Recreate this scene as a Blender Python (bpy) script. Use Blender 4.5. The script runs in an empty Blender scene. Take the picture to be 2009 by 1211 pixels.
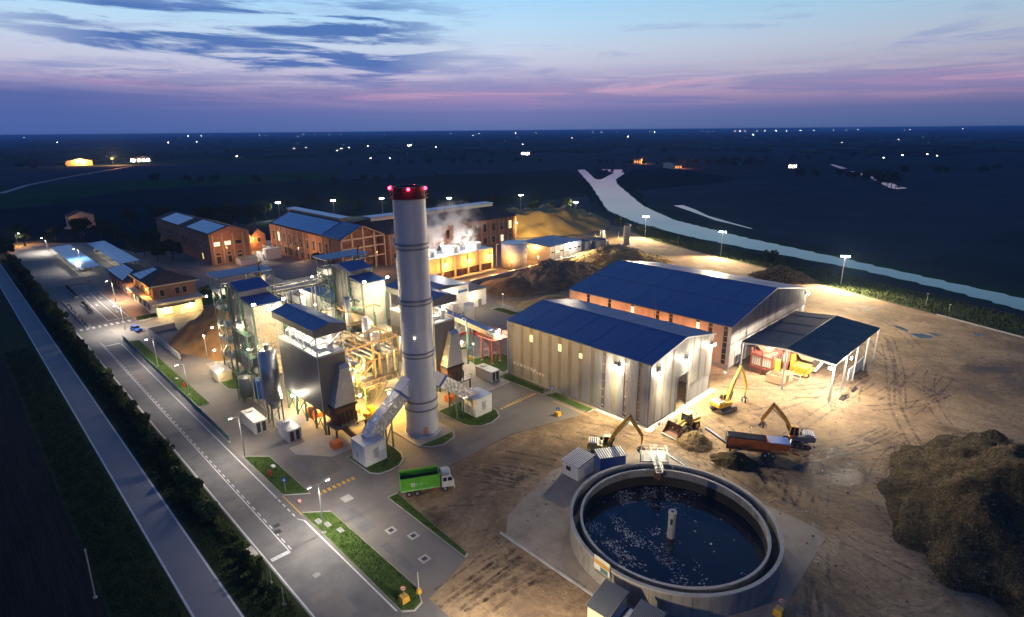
import bpy, math, random
import numpy as np
from mathutils import Vector, Matrix, noise
R = math.radians
random.seed(7)
scene = bpy.context.scene
COL = scene.collection
# ------------------------------------------------------------------ camera (X, Y run along the plant's own grid, metres)
CAM_Z = 56.0
TH, PITCH, ROLL = -0.7919, 0.2981, -0.0090
ax = Vector((math.cos(TH), math.sin(TH))); bx_ = Vector((-math.sin(TH), math.cos(TH)))
def to_grid(v): return Vector((v[0]*ax[0]+v[1]*ax[1], v[0]*bx_[0]+v[1]*bx_[1], v[2]))
fw = Vector((0, math.cos(PITCH), -math.sin(PITCH))); rt = Vector((1, 0, 0)); up = rt.cross(fw)
c_, s_ = math.cos(ROLL), math.sin(ROLL)
rt2 = c_*rt + s_*up; up2 = -s_*rt + c_*up
m = Matrix((to_grid(rt2), to_grid(up2), to_grid(-fw))).transposed().to_4x4()
m.translation = (0, 0, CAM_Z)
cam = bpy.data.cameras.new("camera"); cam.sensor_width = 36; cam.lens = 36*1136.54/2009
cam.clip_start = 0.5; cam.clip_end = 60000
camo = bpy.data.objects.new("camera", cam); COL.objects.link(camo); camo.matrix_world = m
scene.camera = camo
VIEW = to_grid(Vector((0, 1, 0)))          # horizontal direction towards the afterglow
RIGHT = to_grid(Vector((1, 0, 0)))
# ------------------------------------------------------------------ exposure
vs = scene.view_settings
vs.view_transform = 'Standard'; vs.look = 'None'; vs.exposure = 0.0; vs.gamma = 1.0; vs.use_curve_mapping = False
scene.cycles.use_denoising = True
scene.cycles.max_bounces = 5; scene.cycles.diffuse_bounces = 2; scene.cycles.glossy_bounces = 3
scene.cycles.transmission_bounces = 3; scene.cycles.volume_bounces = 0; scene.cycles.transparent_max_bounces = 6
scene.cycles.sample_clamp_indirect = 4.0; scene.cycles.caustics_reflective = False; scene.cycles.caustics_refractive = False
scene.cycles.use_light_tree = True
# ------------------------------------------------------------------ dusk sky
def lin(r, g, b):
    f = lambda c: (c/255/12.92) if c/255 <= .04045 else ((c/255+.055)/1.055)**2.4
    return (f(r), f(g), f(b), 1.0)
world = bpy.data.worlds.new("World"); scene.world = world; world.use_nodes = True
wn, wl = world.node_tree.nodes, world.node_tree.links
wn.clear()
def N(t, **k):
    n = wn.new(t)
    for a, v in k.items(): setattr(n, a, v)
    return n
def wmath(op, a, b=None, clamp=False):
    n = N('ShaderNodeMath', operation=op, use_clamp=clamp)
    for i, v in enumerate((a, b)):
        if v is None: continue
        if isinstance(v, (int, float)): n.inputs[i].default_value = v
        else: wl.new(v, n.inputs[i])
    return n.outputs[0]
def wmix(fac, a, b, bt='MIX'):
    n = N('ShaderNodeMix', data_type='RGBA', blend_type=bt)
    for i, v in ((0, fac), (6, a), (7, b)):
        if isinstance(v, (int, float, tuple)): n.inputs[i].default_value = v
        else: wl.new(v, n.inputs[i])
    return n.outputs[2]
def wramp(x, stops, interp='LINEAR'):
    n = N('ShaderNodeValToRGB'); n.color_ramp.interpolation = interp
    e = n.color_ramp.elements
    while len(e) < len(stops): e.new(0.5)
    for el, (p, c) in zip(e, stops): el.position = p; el.color = c
    wl.new(x, n.inputs[0]); return n.outputs[0]
tc = N('ShaderNodeTexCoord'); nrm = N('ShaderNodeVectorMath', operation='NORMALIZE'); wl.new(tc.outputs['Generated'], nrm.inputs[0])
sep = N('ShaderNodeSeparateXYZ'); wl.new(nrm.outputs[0], sep.inputs[0])
def wdot(v):
    n = N('ShaderNodeVectorMath', operation='DOT_PRODUCT'); wl.new(nrm.outputs[0], n.inputs[0]); n.inputs[1].default_value = tuple(v)
    return n.outputs['Value']
elev = wmath('MAXIMUM', sep.outputs[2], 0.0)
se = wmath('POWER', elev, 0.5)           # spreads the low elevations over the ramp
Sx = lambda deg: math.sqrt(math.sin(R(deg)))
SKY = 1.22
dl = lambda r, g, b: tuple(c/SKY for c in lin(r, g, b)[:3])+(1,)      # colour as it should show
west = wramp(se, [(0, dl(84, 108, 164)), (Sx(.7), dl(91, 113, 169)), (Sx(1.6), dl(104, 117, 174)), (Sx(2.3), dl(138, 132, 182)), (Sx(3.1), dl(174, 154, 192)), (Sx(4.1), dl(188, 176, 208)),
                  (Sx(5.2), dl(193, 192, 218)), (Sx(7), dl(198, 211, 233)), (Sx(9), dl(184, 219, 246)), (Sx(12), dl(160, 214, 252)), (Sx(20), dl(88, 152, 210)), (Sx(40), dl(44, 88, 160)), (1, dl(33, 68, 134))])
east = wramp(se, [(0, lin(52, 66, 108)), (Sx(6), lin(70, 80, 126)), (Sx(16), lin(62, 92, 146)), (Sx(40), lin(36, 72, 136)), (1, lin(30, 62, 124))])
facing = wmath('MULTIPLY_ADD', wdot(VIEW), 0.75); facing.node.inputs[2].default_value = 0.45; facing.node.use_clamp = True
base = wmix(facing, east, west)
# right of the picture is a little dimmer, as the glow sits left of centre
side = wdot(RIGHT)
dim = wmath('SUBTRACT', 1.0, wmath('MULTIPLY', wmath('MAXIMUM', side, 0.0), 0.38))
dimc = N('ShaderNodeCombineColor'); [wl.new(dim, dimc.inputs[i]) for i in range(3)]
base = wmix(1.0, base, dimc.outputs[0], 'MULTIPLY')
# clouds: noise in the azimuth / elevation plane, stretched into streaks
az = N('ShaderNodeMath', operation='ARCTAN2'); wl.new(side, az.inputs[0]); wl.new(wdot(VIEW), az.inputs[1])
def cloud(saz, sel, shear, seed, lo, hi, det=9, rough=.62, dist=.4):
    cv = N('ShaderNodeCombineXYZ')
    wl.new(wmath('MULTIPLY', wmath('ADD', az.outputs[0], wmath('MULTIPLY', elev, shear)), saz), cv.inputs[0]); wl.new(wmath('MULTIPLY', elev, sel), cv.inputs[1]); cv.inputs[2].default_value = seed
    nz = N('ShaderNodeTexNoise'); nz.inputs['Scale'].default_value = 1; nz.inputs['Detail'].default_value = det; nz.inputs['Roughness'].default_value = rough; nz.inputs['Distortion'].default_value = dist
    wl.new(cv.outputs[0], nz.inputs['Vector'])
    mr = N('ShaderNodeMapRange', interpolation_type='SMOOTHSTEP'); wl.new(nz.outputs[0], mr.inputs[0]); mr.inputs[1].default_value = lo; mr.inputs[2].default_value = hi
    return mr.outputs[0]
def band(x, a, b, c, d):
    return wramp(x, [(a, (0,)*3+(1,)), (b, (1,)*4), (c, (1,)*4), (d, (0,)*3+(1,))])
azs = wmath('ADD', wmath('MULTIPLY', az.outputs[0], 0.5), 0.5)
left = band(azs, .13, .22, .40, .48)
hi1 = cloud(4.2, 44, 1.6, 3.1, .45, .57)
m1 = wmath('MULTIPLY', wmath('MULTIPLY', hi1, left), band(elev, .055, .085, .165, .21))
base = wmix(wmath('MULTIPLY', m1, .93), base, dl(62, 106, 178))
wisps = cloud(5, 42, -2.0, 8.3, .52, .68, 8, .6, .8)
m2 = wmath('MULTIPLY', wisps, band(elev, .03, .055, .12, .22))
base = wmix(wmath('MULTIPLY', m2, .42), base, dl(128, 142, 200))
pink = cloud(4.0, 70, .8, 5.7, .48, .62, 6, .55, .5)
m3 = wmath('MULTIPLY', wmath('MULTIPLY', pink, band(elev, .036, .05, .064, .088)), facing)
base = wmix(wmath('MULTIPLY', m3, .42), base, dl(214, 160, 192))
bank = cloud(3.2, 46, .5, 1.7, .42, .58, 7, .6, .6)
m4 = wmath('MULTIPLY', bank, band(elev, .022, .04, .068, .10))
base = wmix(wmath('MULTIPLY', m4, .5), base, dl(100, 114, 174))
lowl = wmath('MULTIPLY', wramp(azs, [(.18, (1,)*4), (.46, (0,)*3+(1,))]), wramp(elev, [(.050, (1,)*4), (.082, (0,)*3+(1,))]))
base = wmix(wmath('MULTIPLY', lowl, .9), base, dl(72, 98, 164))
# physical twilight sky underneath, faint
sky = N('ShaderNodeTexSky', sky_type='NISHITA'); sky.sun_disc = False; sky.sun_elevation = R(-1.5)
sky.sun_rotation = math.atan2(VIEW.x, VIEW.y); sky.altitude = 60
base = wmix(0.012, base, sky.outputs[0], 'ADD')
bg = N('ShaderNodeBackground'); bg.inputs[1].default_value = SKY; wl.new(base, bg.inputs[0])
out = N('ShaderNodeOutputWorld'); wl.new(bg.outputs[0], out.inputs[0])
world.cycles.sampling_method = 'MANUAL'; world.cycles.sample_map_resolution = 256
# ------------------------------------------------------------------ helpers: meshes
class MB:
    def __init__(s): s.v = []; s.f = []
    def add(s, vs_, fs):
        o = len(s.v); s.v += [tuple(p) for p in vs_]; s.f += [tuple(i+o for i in f) for f in fs]; return s
    def hexa(s, p):   # 4 bottom (ccw from above), 4 top
        return s.add(p, [(3,2,1,0),(4,5,6,7),(0,1,5,4),(1,2,6,5),(2,3,7,6),(3,0,4,7)])
    def b(s, x0, x1, y0, y1, z0, z1):
        return s.hexa([(x0,y0,z0),(x1,y0,z0),(x1,y1,z0),(x0,y1,z0),(x0,y0,z1),(x1,y0,z1),(x1,y1,z1),(x0,y1,z1)])
    def taper(s, r0, z0, r1, z1):   # rects (x0,x1,y0,y1)
        f = lambda r, z: [(r[0],r[2],z),(r[1],r[2],z),(r[1],r[3],z),(r[0],r[3],z)]
        return s.hexa(f(r0,z0)+f(r1,z1))
    def ob(s, c, sx, sy, z0, z1, ang):   # box turned about z
        ca, sa = math.cos(ang), math.sin(ang)
        q = [(c[0]+x*ca-y*sa, c[1]+x*sa+y*ca) for x, y in ((-sx/2,-sy/2),(sx/2,-sy/2),(sx/2,sy/2),(-sx/2,sy/2))]
        return s.hexa([(x,y,z0) for x,y in q]+[(x,y,z1) for x,y in q])
    def bar(s, p, q, w, h=None):
        p, q = Vector(p), Vector(q); h = h or w; d = (q-p)
        if d.length < 1e-6: return s
        d.normalize(); u = Vector((0,0,1)).cross(d)
        u = Vector((1,0,0)) if u.length < 1e-4 else u.normalized()
        n = d.cross(u); u = u*w/2; n = n*h/2
        f = lambda o: [o-u-n, o+u-n, o+u+n, o-u+n]
        return s.add(f(p)+f(q), [(3,2,1,0),(4,5,6,7),(0,1,5,4),(1,2,6,5),(2,3,7,6),(3,0,4,7)])
    def tube(s, p, q, r, n=8, r2=None, caps=True):
        p, q = Vector(p), Vector(q); r2 = r if r2 is None else r2; d = (q-p).normalized()
        u = d.orthogonal().normalized(); w = d.cross(u)
        ring = lambda o, rr: [o+(u*math.cos(2*math.pi*i/n)+w*math.sin(2*math.pi*i/n))*rr for i in range(n)]
        fs = [(i,(i+1)%n,n+(i+1)%n,n+i) for i in range(n)]
        if caps: fs += [tuple(range(n-1,-1,-1)), tuple(range(n,2*n))]
        return s.add(ring(p,r)+ring(q,r2), fs)
    def path(s, pts, r, n=7):
        for a, b in zip(pts, pts[1:]): s.tube(a, b, r, n)
        for a in pts[1:-1]: s.ball(a, r*1.02, 6, 4)
        return s
    def cyl(s, x, y, z0, z1, r, r2=None, n=20): return s.tube((x,y,z0),(x,y,z1), r, n, r2)
    def ball(s, c, r, n=10, k=6, sz=1.0):
        vs_ = [(c[0],c[1],c[2]-r*sz)]
        for j in range(1,k):
            a = math.pi*j/k-math.pi/2
            vs_ += [(c[0]+r*math.cos(a)*math.cos(2*math.pi*i/n), c[1]+r*math.cos(a)*math.sin(2*math.pi*i/n), c[2]+r*sz*math.sin(a)) for i in range(n)]
        vs_.append((c[0],c[1],c[2]+r*sz)); t = len(vs_)-1
        fs = [(0,1+(i+1)%n,1+i) for i in range(n)]
        for j in range(k-2):
            o = 1+j*n; fs += [(o+i,o+(i+1)%n,o+n+(i+1)%n,o+n+i) for i in range(n)]
        o = 1+(k-2)*n; fs += [(o+i,o+(i+1)%n,t) for i in range(n)]
        return s.add(vs_, fs)
    def prism(s, poly, z0, z1):
        n = len(poly)
        return s.add([(x,y,z0) for x,y in poly]+[(x,y,z1) for x,y in poly],
                     [tuple(range(n-1,-1,-1)), tuple(range(n,2*n))]+[(i,(i+1)%n,n+(i+1)%n,n+i) for i in range(n)])
    def sheet(s, poly, z):
        return s.add([(x,y,z) for x,y in poly], [tuple(range(len(poly)))])
    def ring(s, x, y, z0, z1, ri, ro, n=48, a0=0, a1=2*math.pi):
        full = abs(a1-a0-2*math.pi) < 1e-6; k = n if full else n+1
        vs_ = []
        for i in range(k):
            a = a0+(a1-a0)*i/n; ca, sa = math.cos(a), math.sin(a)
            vs_ += [(x+ri*ca,y+ri*sa,z0),(x+ro*ca,y+ro*sa,z0),(x+ro*ca,y+ro*sa,z1),(x+ri*ca,y+ri*sa,z1)]
        fs = []
        for i in range(n):
            p, q = 4*i, 4*((i+1)%k)
            fs += [(p,q,q+1,p+1),(p+1,q+1,q+2,p+2),(p+2,q+2,q+3,p+3),(p+3,q+3,q,p)]
        if not full: fs += [(0,1,2,3),(4*n+3,4*n+2,4*n+1,4*n)]
        return s.add(vs_, fs)
    def rail(s, pts, h=1.1, w=.05, step=2.0, mid=True):
        for a, b in zip(pts, pts[1:]):
            a, b = Vector(a), Vector(b); n = max(1, int((b-a).length/step))
            for i in range(n+1):
                p = a.lerp(b, i/n); s.bar(p, p+Vector((0,0,h)), w)
            s.bar(a+Vector((0,0,h)), b+Vector((0,0,h)), w)
            if mid: s.bar(a+Vector((0,0,h*.5)), b+Vector((0,0,h*.5)), w*.8)
        return s
    def done(s, name, mat, parent=None, smooth=False):
        me = bpy.data.meshes.new(name)
        vs_ = s.v
        if parent is not None:
            L = parent.get('_o', (0,0,0)); vs_ = [(x-L[0], y-L[1], z-L[2]) for x,y,z in vs_]
        me.from_pydata(vs_, [], s.f); me.update()
        if smooth: me.polygons.foreach_set('use_smooth', [len(f) <= 4 for f in s.f])
        me.materials.append(mat)
        o = bpy.data.objects.new(name, me); COL.objects.link(o)
        if parent is not None:
            o.parent = parent
            if '_o' in parent: o['_o'] = tuple(parent['_o'])
        return o
ORIG = {}
def tag(o, label, cat, group=None, kind=None):
    if label: o['label'] = label
    if cat: o['category'] = cat
    if group: o['group'] = group
    if kind: o['kind'] = kind
    return o
def thing(name, label, cat, loc=(0,0,0), group=None):
    o = bpy.data.objects.new(name, None); COL.objects.link(o); o.location = loc; o.empty_display_size = .5
    o['_o'] = tuple(float(v) for v in loc)
    return tag(o, label, cat, group)
def struct(name, mb, mat, smooth=False): return tag(mb.done(name, mat, None, smooth), None, None, kind='structure')
def clone(o, parent=None):
    c = o.copy(); COL.objects.link(c); c.parent = parent
    for ch in list(o.children): clone(ch, c)
    return c
def place(o, loc, rz=0, label=None, sc=None):
    o.location = loc; o.rotation_euler = (0,0,rz)
    if sc: o.scale = (sc,)*3 if isinstance(sc,(int,float)) else sc
    if label: o['label'] = label
    return o
def finish():
    for o in bpy.data.objects:
        if '_o' in o: del o['_o']
# ------------------------------------------------------------------ helpers: materials
MATS = {}
def mat(name, col, rough=.65, metal=0.0, col2=None, ns=1.0, amt=.5, bump=0.0, bs=None, det=6, coord='P', spec=.5, stretch=None, lo=.35, hi=.65, wave=None, alpha=None):
    m = bpy.data.materials.new(name); m.use_nodes = True; nt = m.node_tree; n, l = nt.nodes, nt.links
    p = n['Principled BSDF']; c = tuple(col)+(1,)
    p.inputs['Base Color'].default_value = c; p.inputs['Roughness'].default_value = rough; p.inputs['Metallic'].default_value = metal
    p.inputs['Specular IOR Level'].default_value = spec
    src = None
    def coords():
        nonlocal src
        if src is None:
            if coord == 'P': g = n.new('ShaderNodeNewGeometry'); src = g.outputs['Position']
            else: g = n.new('ShaderNodeTexCoord'); src = g.outputs['Object']
            if stretch:
                mp = n.new('ShaderNodeMapping'); mp.inputs['Scale'].default_value = stretch; l.new(src, mp.inputs[0]); src = mp.outputs[0]
        return src
    if col2 is not None:
        t = n.new('ShaderNodeTexNoise'); t.inputs['Scale'].default_value = ns; t.inputs['Detail'].default_value = det; t.inputs['Roughness'].default_value = .65; l.new(coords(), t.inputs['Vector'])
        r = n.new('ShaderNodeMapRange'); r.inputs[1].default_value = lo; r.inputs[2].default_value = hi; l.new(t.outputs[0], r.inputs[0])
        mx = n.new('ShaderNodeMix'); mx.data_type = 'RGBA'; mx.inputs[6].default_value = c; mx.inputs[7].default_value = tuple(col2)+(1,)
        l.new(r.outputs[0], mx.inputs[0]); l.new(mx.outputs[2], p.inputs['Base Color'])
    if bump:
        t = n.new('ShaderNodeTexNoise'); t.inputs['Scale'].default_value = bs or ns*4; t.inputs['Detail'].default_value = 5; l.new(coords(), t.inputs['Vector'])
        bn = n.new('ShaderNodeBump'); bn.inputs['Strength'].default_value = min(1,bump); bn.inputs['Distance'].default_value = max(.05, bump*.3); l.new(t.outputs[0], bn.inputs['Height']); l.new(bn.outputs[0], p.inputs['Normal'])
    MATS[name] = m; return m
def emit(name, col, strength, sample=False):
    m = bpy.data.materials.new(name); m.use_nodes = True; p = m.node_tree.nodes['Principled BSDF']
    p.inputs['Base Color'].default_value = tuple(min(1,c*.8) for c in col)+(1,); p.inputs['Emission Color'].default_value = tuple(col)+(1,); p.inputs['Emission Strength'].default_value = strength
    try: m.cycles.emission_sampling = 'AUTO' if sample else 'NONE'
    except Exception: pass
    return m
asphalt = mat('asphalt', (.09,.088,.09), .8, col2=(.16,.152,.146), ns=.3, det=10, lo=.3, hi=.7, bump=.12, bs=8)
asphalt_old = mat('asphalt_old', (.115,.102,.092), .75, col2=(.185,.162,.142), ns=.16, det=10, lo=.32, hi=.7, bump=.15, bs=6)
outer_asph = mat('outer_asphalt', (.14,.14,.155), .7, col2=(.18,.175,.185), ns=.15, bump=.1, bs=7)
concrete = mat('concrete', (.30,.285,.26), .85, col2=(.42,.40,.365), ns=.5, bump=.15, bs=5)
pave = mat('concrete_paving', (.27,.245,.22), .8, col2=(.36,.33,.29), ns=.3, bump=.1, bs=6)
dustconc = mat('dusty_concrete', (.20,.155,.112), .85, col2=(.33,.28,.22), ns=.35, bump=.15, bs=5, det=10, lo=.3, hi=.68)
tankwall = mat('stained_concrete', (.30,.28,.245), .85, col2=(.13,.12,.105), ns=1.1, bump=.25, bs=3, stretch=(1,1,.22), lo=.42, hi=.75)
paint = mat('white_road_paint', (.62,.62,.62), .7, col2=(.42,.42,.42), ns=2.5)
ypaint = mat('yellow_road_paint', (.68,.40,.03), .7, col2=(.45,.28,.05), ns=2.5)
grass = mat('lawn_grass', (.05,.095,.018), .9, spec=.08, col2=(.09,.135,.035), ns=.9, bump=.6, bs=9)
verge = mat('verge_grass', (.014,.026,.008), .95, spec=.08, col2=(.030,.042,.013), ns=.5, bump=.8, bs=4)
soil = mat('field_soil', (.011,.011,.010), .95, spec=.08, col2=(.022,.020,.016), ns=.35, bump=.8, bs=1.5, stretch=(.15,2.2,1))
leafm = mat('shrub_leaf', (.035,.060,.016), .7, spec=.08, col2=(.075,.105,.03), ns=1.5)
leafd = mat('dark_leaf', (.020,.034,.012), .8, spec=.08, col2=(.045,.060,.02), ns=.6)
leafl = mat('tree_leaf', (.050,.080,.020), .7, spec=.08, col2=(.10,.13,.035), ns=.8)
bark = mat('bark', (.06,.045,.03), .9, bump=.4, bs=5)
blueroof = mat('blue_sheet_roof', (.045,.085,.235), .42, .1, col2=(.075,.125,.28), ns=.22, spec=.4, stretch=(1,.25,1), lo=.3, hi=.75)
greyroof = mat('dark_grey_roof', (.095,.088,.085), .75, col2=(.16,.143,.125), ns=.35)
alu = mat('pale_aluminium', (.62,.62,.64), .38, .55, col2=(.50,.50,.52), ns=.7)
cladgrey = mat('grey_cladding', (.52,.515,.505), .45, .3, col2=(.40,.39,.375), ns=.4, stretch=(1,1,.25))
yellowstrip = mat('yellowed_translucent_sheet', (.40,.345,.225), .5, col2=(.29,.245,.16), ns=.8, stretch=(1,1,.3))
dirtyclad = mat('weathered_cladding', (.40,.385,.36), .65, .1, col2=(.20,.17,.13), ns=.55, stretch=(1,1,.12), lo=.48, hi=.72)
darkclad = mat('dark_grey_cladding', (.20,.20,.215), .45, .4, col2=(.155,.155,.17), ns=.3, stretch=(1,1,.2))
stackgrey = mat('stack_grey_paint', (.60,.60,.62), .5, .1, col2=(.47,.47,.50), ns=.35, stretch=(1,1,.18))
redband = mat('dark_red_paint', (.10,.012,.016), .55, col2=(.06,.01,.012), ns=.8)
white = mat('white_paint', (.72,.72,.70), .5, col2=(.60,.59,.56), ns=1.2)
cream = mat('cream_render', (.62,.52,.36), .85, col2=(.52,.43,.29), ns=.8)
steel = mat('galvanised_steel', (.48,.49,.50), .4, .7, col2=(.36,.37,.38), ns=2)
greensteel = mat('green_steel', (.10,.22,.16), .5, col2=(.06,.14,.10), ns=2)
greysteel = mat('grey_steel', (.22,.23,.24), .5, .4)
darksteel = mat('dark_steel', (.05,.052,.055), .5, .5)
redsteel = mat('red_oxide_steel', (.36,.085,.055), .6, col2=(.26,.07,.05), ns=2)
rust = mat('rusty_steel', (.20,.09,.045), .8, col2=(.10,.06,.04), ns=3)
yellowm = mat('machine_yellow', (.66,.37,.035), .5, col2=(.20,.12,.05), ns=1.6, lo=.46, hi=.74, det=9)
orangem = mat('machine_orange', (.55,.13,.025), .55, col2=(.17,.08,.04), ns=1.2, lo=.44, hi=.75, det=9)
black = mat('black_rubber', (.02,.02,.02), .8)
glassm = mat('dark_glass', (.02,.025,.03), .08, spec=.8)
bluem = mat('blue_paint', (.02,.10,.42), .45, col2=(.02,.075,.30), ns=1.5)
greenm = mat('bright_green_paint', (.12,.48,.03), .45, col2=(.09,.24,.03), ns=1.2, lo=.45, hi=.8, det=9)
redm = mat('red_paint', (.55,.03,.03), .35)
brick = mat('red_brick', (.24,.115,.075), .9, spec=.08, col2=(.33,.175,.115), ns=.8, bump=.3, bs=10)
brickpale = mat('pale_brick_trim', (.42,.29,.20), .9, col2=(.34,.23,.16), ns=2)
tiles = mat('old_roof_tiles', (.11,.062,.05), .85, spec=.08, col2=(.16,.09,.065), ns=.5, bump=.4, bs=4)
frame_c = mat('pale_concrete_frame', (.48,.36,.28), .85, col2=(.38,.28,.22), ns=1)
solar = mat('solar_panel', (.09,.22,.48), .3, .0, col2=(.11,.26,.55), ns=.4, spec=.8)
sawdust = mat('sawdust', (.27,.155,.072), .95, spec=.08, col2=(.18,.10,.045), ns=.3, bump=.5, bs=2.5)
chips = mat('wood_chips', (.30,.22,.11), .95, spec=.08, col2=(.17,.12,.06), ns=1.4, bump=1, bs=5)
compost = mat('compost', (.085,.060,.030), .95, spec=.08, col2=(.028,.025,.013), ns=.9, bump=1, bs=3)
mud_m = mat('wet_mud', (.07,.048,.036), .16, col2=(.09,.065,.05), ns=.5, bump=.2, bs=2)
sandm = mat('yellow_sawdust', (.42,.30,.12), .95, spec=.08, col2=(.34,.23,.09), ns=.12, bump=.5, bs=1.2)
brownearth = mat('brown_chip_earth', (.31,.215,.12), .95, spec=.08, col2=(.19,.13,.078), ns=.22, bump=.9, bs=1.3)
bale = mat('pale_timber', (.52,.38,.22), .8, col2=(.40,.28,.16), ns=2)
def crumple():
    m = mat('crumpled_foil_cladding', (.58,.57,.56), .30, .75)
    nt = m.node_tree; n, l = nt.nodes, nt.links
    g = n.new('ShaderNodeNewGeometry'); v = n.new('ShaderNodeTexVoronoi'); v.inputs['Scale'].default_value = 1.3; l.new(g.outputs['Position'], v.inputs['Vector'])
    t = n.new('ShaderNodeTexNoise'); t.inputs['Scale'].default_value = 2.6; t.inputs['Detail'].default_value = 3; l.new(g.outputs['Position'], t.inputs['Vector'])
    ad = n.new('ShaderNodeMath'); l.new(v.outputs[0], ad.inputs[0]); l.new(t.outputs[0], ad.inputs[1])
    bn = n.new('ShaderNodeBump'); bn.inputs['Strength'].default_value = .8; bn.inputs['Distance'].default_value = .25; l.new(ad.outputs[0], bn.inputs['Height']); l.new(bn.outputs[0], n['Principled BSDF'].inputs['Normal'])
    return m
foil = crumple()
def watermat(name, col, rough, bs, bstr):
    m = mat(name, col, rough, spec=.5); nt = m.node_tree; n, l = nt.nodes, nt.links
    g = n.new('ShaderNodeNewGeometry'); t = n.new('ShaderNodeTexNoise'); t.inputs['Scale'].default_value = bs; t.inputs['Detail'].default_value = 4; l.new(g.outputs['Position'], t.inputs['Vector'])
    bn = n.new('ShaderNodeBump'); bn.inputs['Strength'].default_value = bstr; bn.inputs['Distance'].default_value = .1; l.new(t.outputs[0], bn.inputs['Height']); l.new(bn.outputs[0], n['Principled BSDF'].inputs['Normal'])
    return m
river_m = watermat('river_water', (.012,.02,.03), .04, .15, .05)
tank_m = watermat('tank_water', (.010,.013,.022), .06, 1.2, .12)
puddle_m = watermat('puddle_water', (.02,.018,.016), .05, 2, .05)
foam_m = mat('pale_foam', (.40,.38,.34), .8)
slime_m = mat('dark_slimed_concrete', (.022,.020,.016), .5, col2=(.045,.038,.028), ns=.8, stretch=(1,1,.3))
def fieldmat():
    m = bpy.data.materials.new('plain_of_fields'); m.use_nodes = True; nt = m.node_tree; n, l = nt.nodes, nt.links; p = n['Principled BSDF']; p.inputs['Roughness'].default_value = .95; p.inputs['Specular IOR Level'].default_value = 0
    g = n.new('ShaderNodeNewGeometry')
    mp = n.new('ShaderNodeMapping'); mp.inputs['Rotation'].default_value = (0,0,.3); mp.inputs['Scale'].default_value = (.0035,.0014,1); l.new(g.outputs['Position'], mp.inputs[0])
    v = n.new('ShaderNodeTexVoronoi'); v.distance = 'CHEBYCHEV'; v.inputs['Scale'].default_value = 1; v.inputs['Randomness'].default_value = .8; l.new(mp.outputs[0], v.inputs['Vector'])
    r = n.new('ShaderNodeValToRGB'); r.color_ramp.interpolation = 'CONSTANT'
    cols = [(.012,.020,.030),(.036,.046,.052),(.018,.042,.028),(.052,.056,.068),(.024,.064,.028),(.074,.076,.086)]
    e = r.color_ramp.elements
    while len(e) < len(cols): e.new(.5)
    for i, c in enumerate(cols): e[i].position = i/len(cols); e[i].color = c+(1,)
    l.new(v.outputs['Color'], r.inputs[0])
    t = n.new('ShaderNodeTexNoise'); t.inputs['Scale'].default_value = .02; t.inputs['Detail'].default_value = 8; l.new(g.outputs['Position'], t.inputs['Vector'])
    mr = n.new('ShaderNodeMapRange'); mr.inputs[3].default_value = .55; mr.inputs[4].default_value = 1.45; l.new(t.outputs[0], mr.inputs[0])
    mx = n.new('ShaderNodeMix'); mx.data_type = 'RGBA'; mx.blend_type = 'MULTIPLY'; mx.inputs[0].default_value = 1
    cc = n.new('ShaderNodeCombineColor'); [l.new(mr.outputs[0], cc.inputs[i]) for i in range(3)]
    l.new(r.outputs[0], mx.inputs[6]); l.new(cc.outputs[0], mx.inputs[7]); l.new(mx.outputs[2], p.inputs['Base Color'])
    return m
plain_m = fieldmat()
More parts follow.
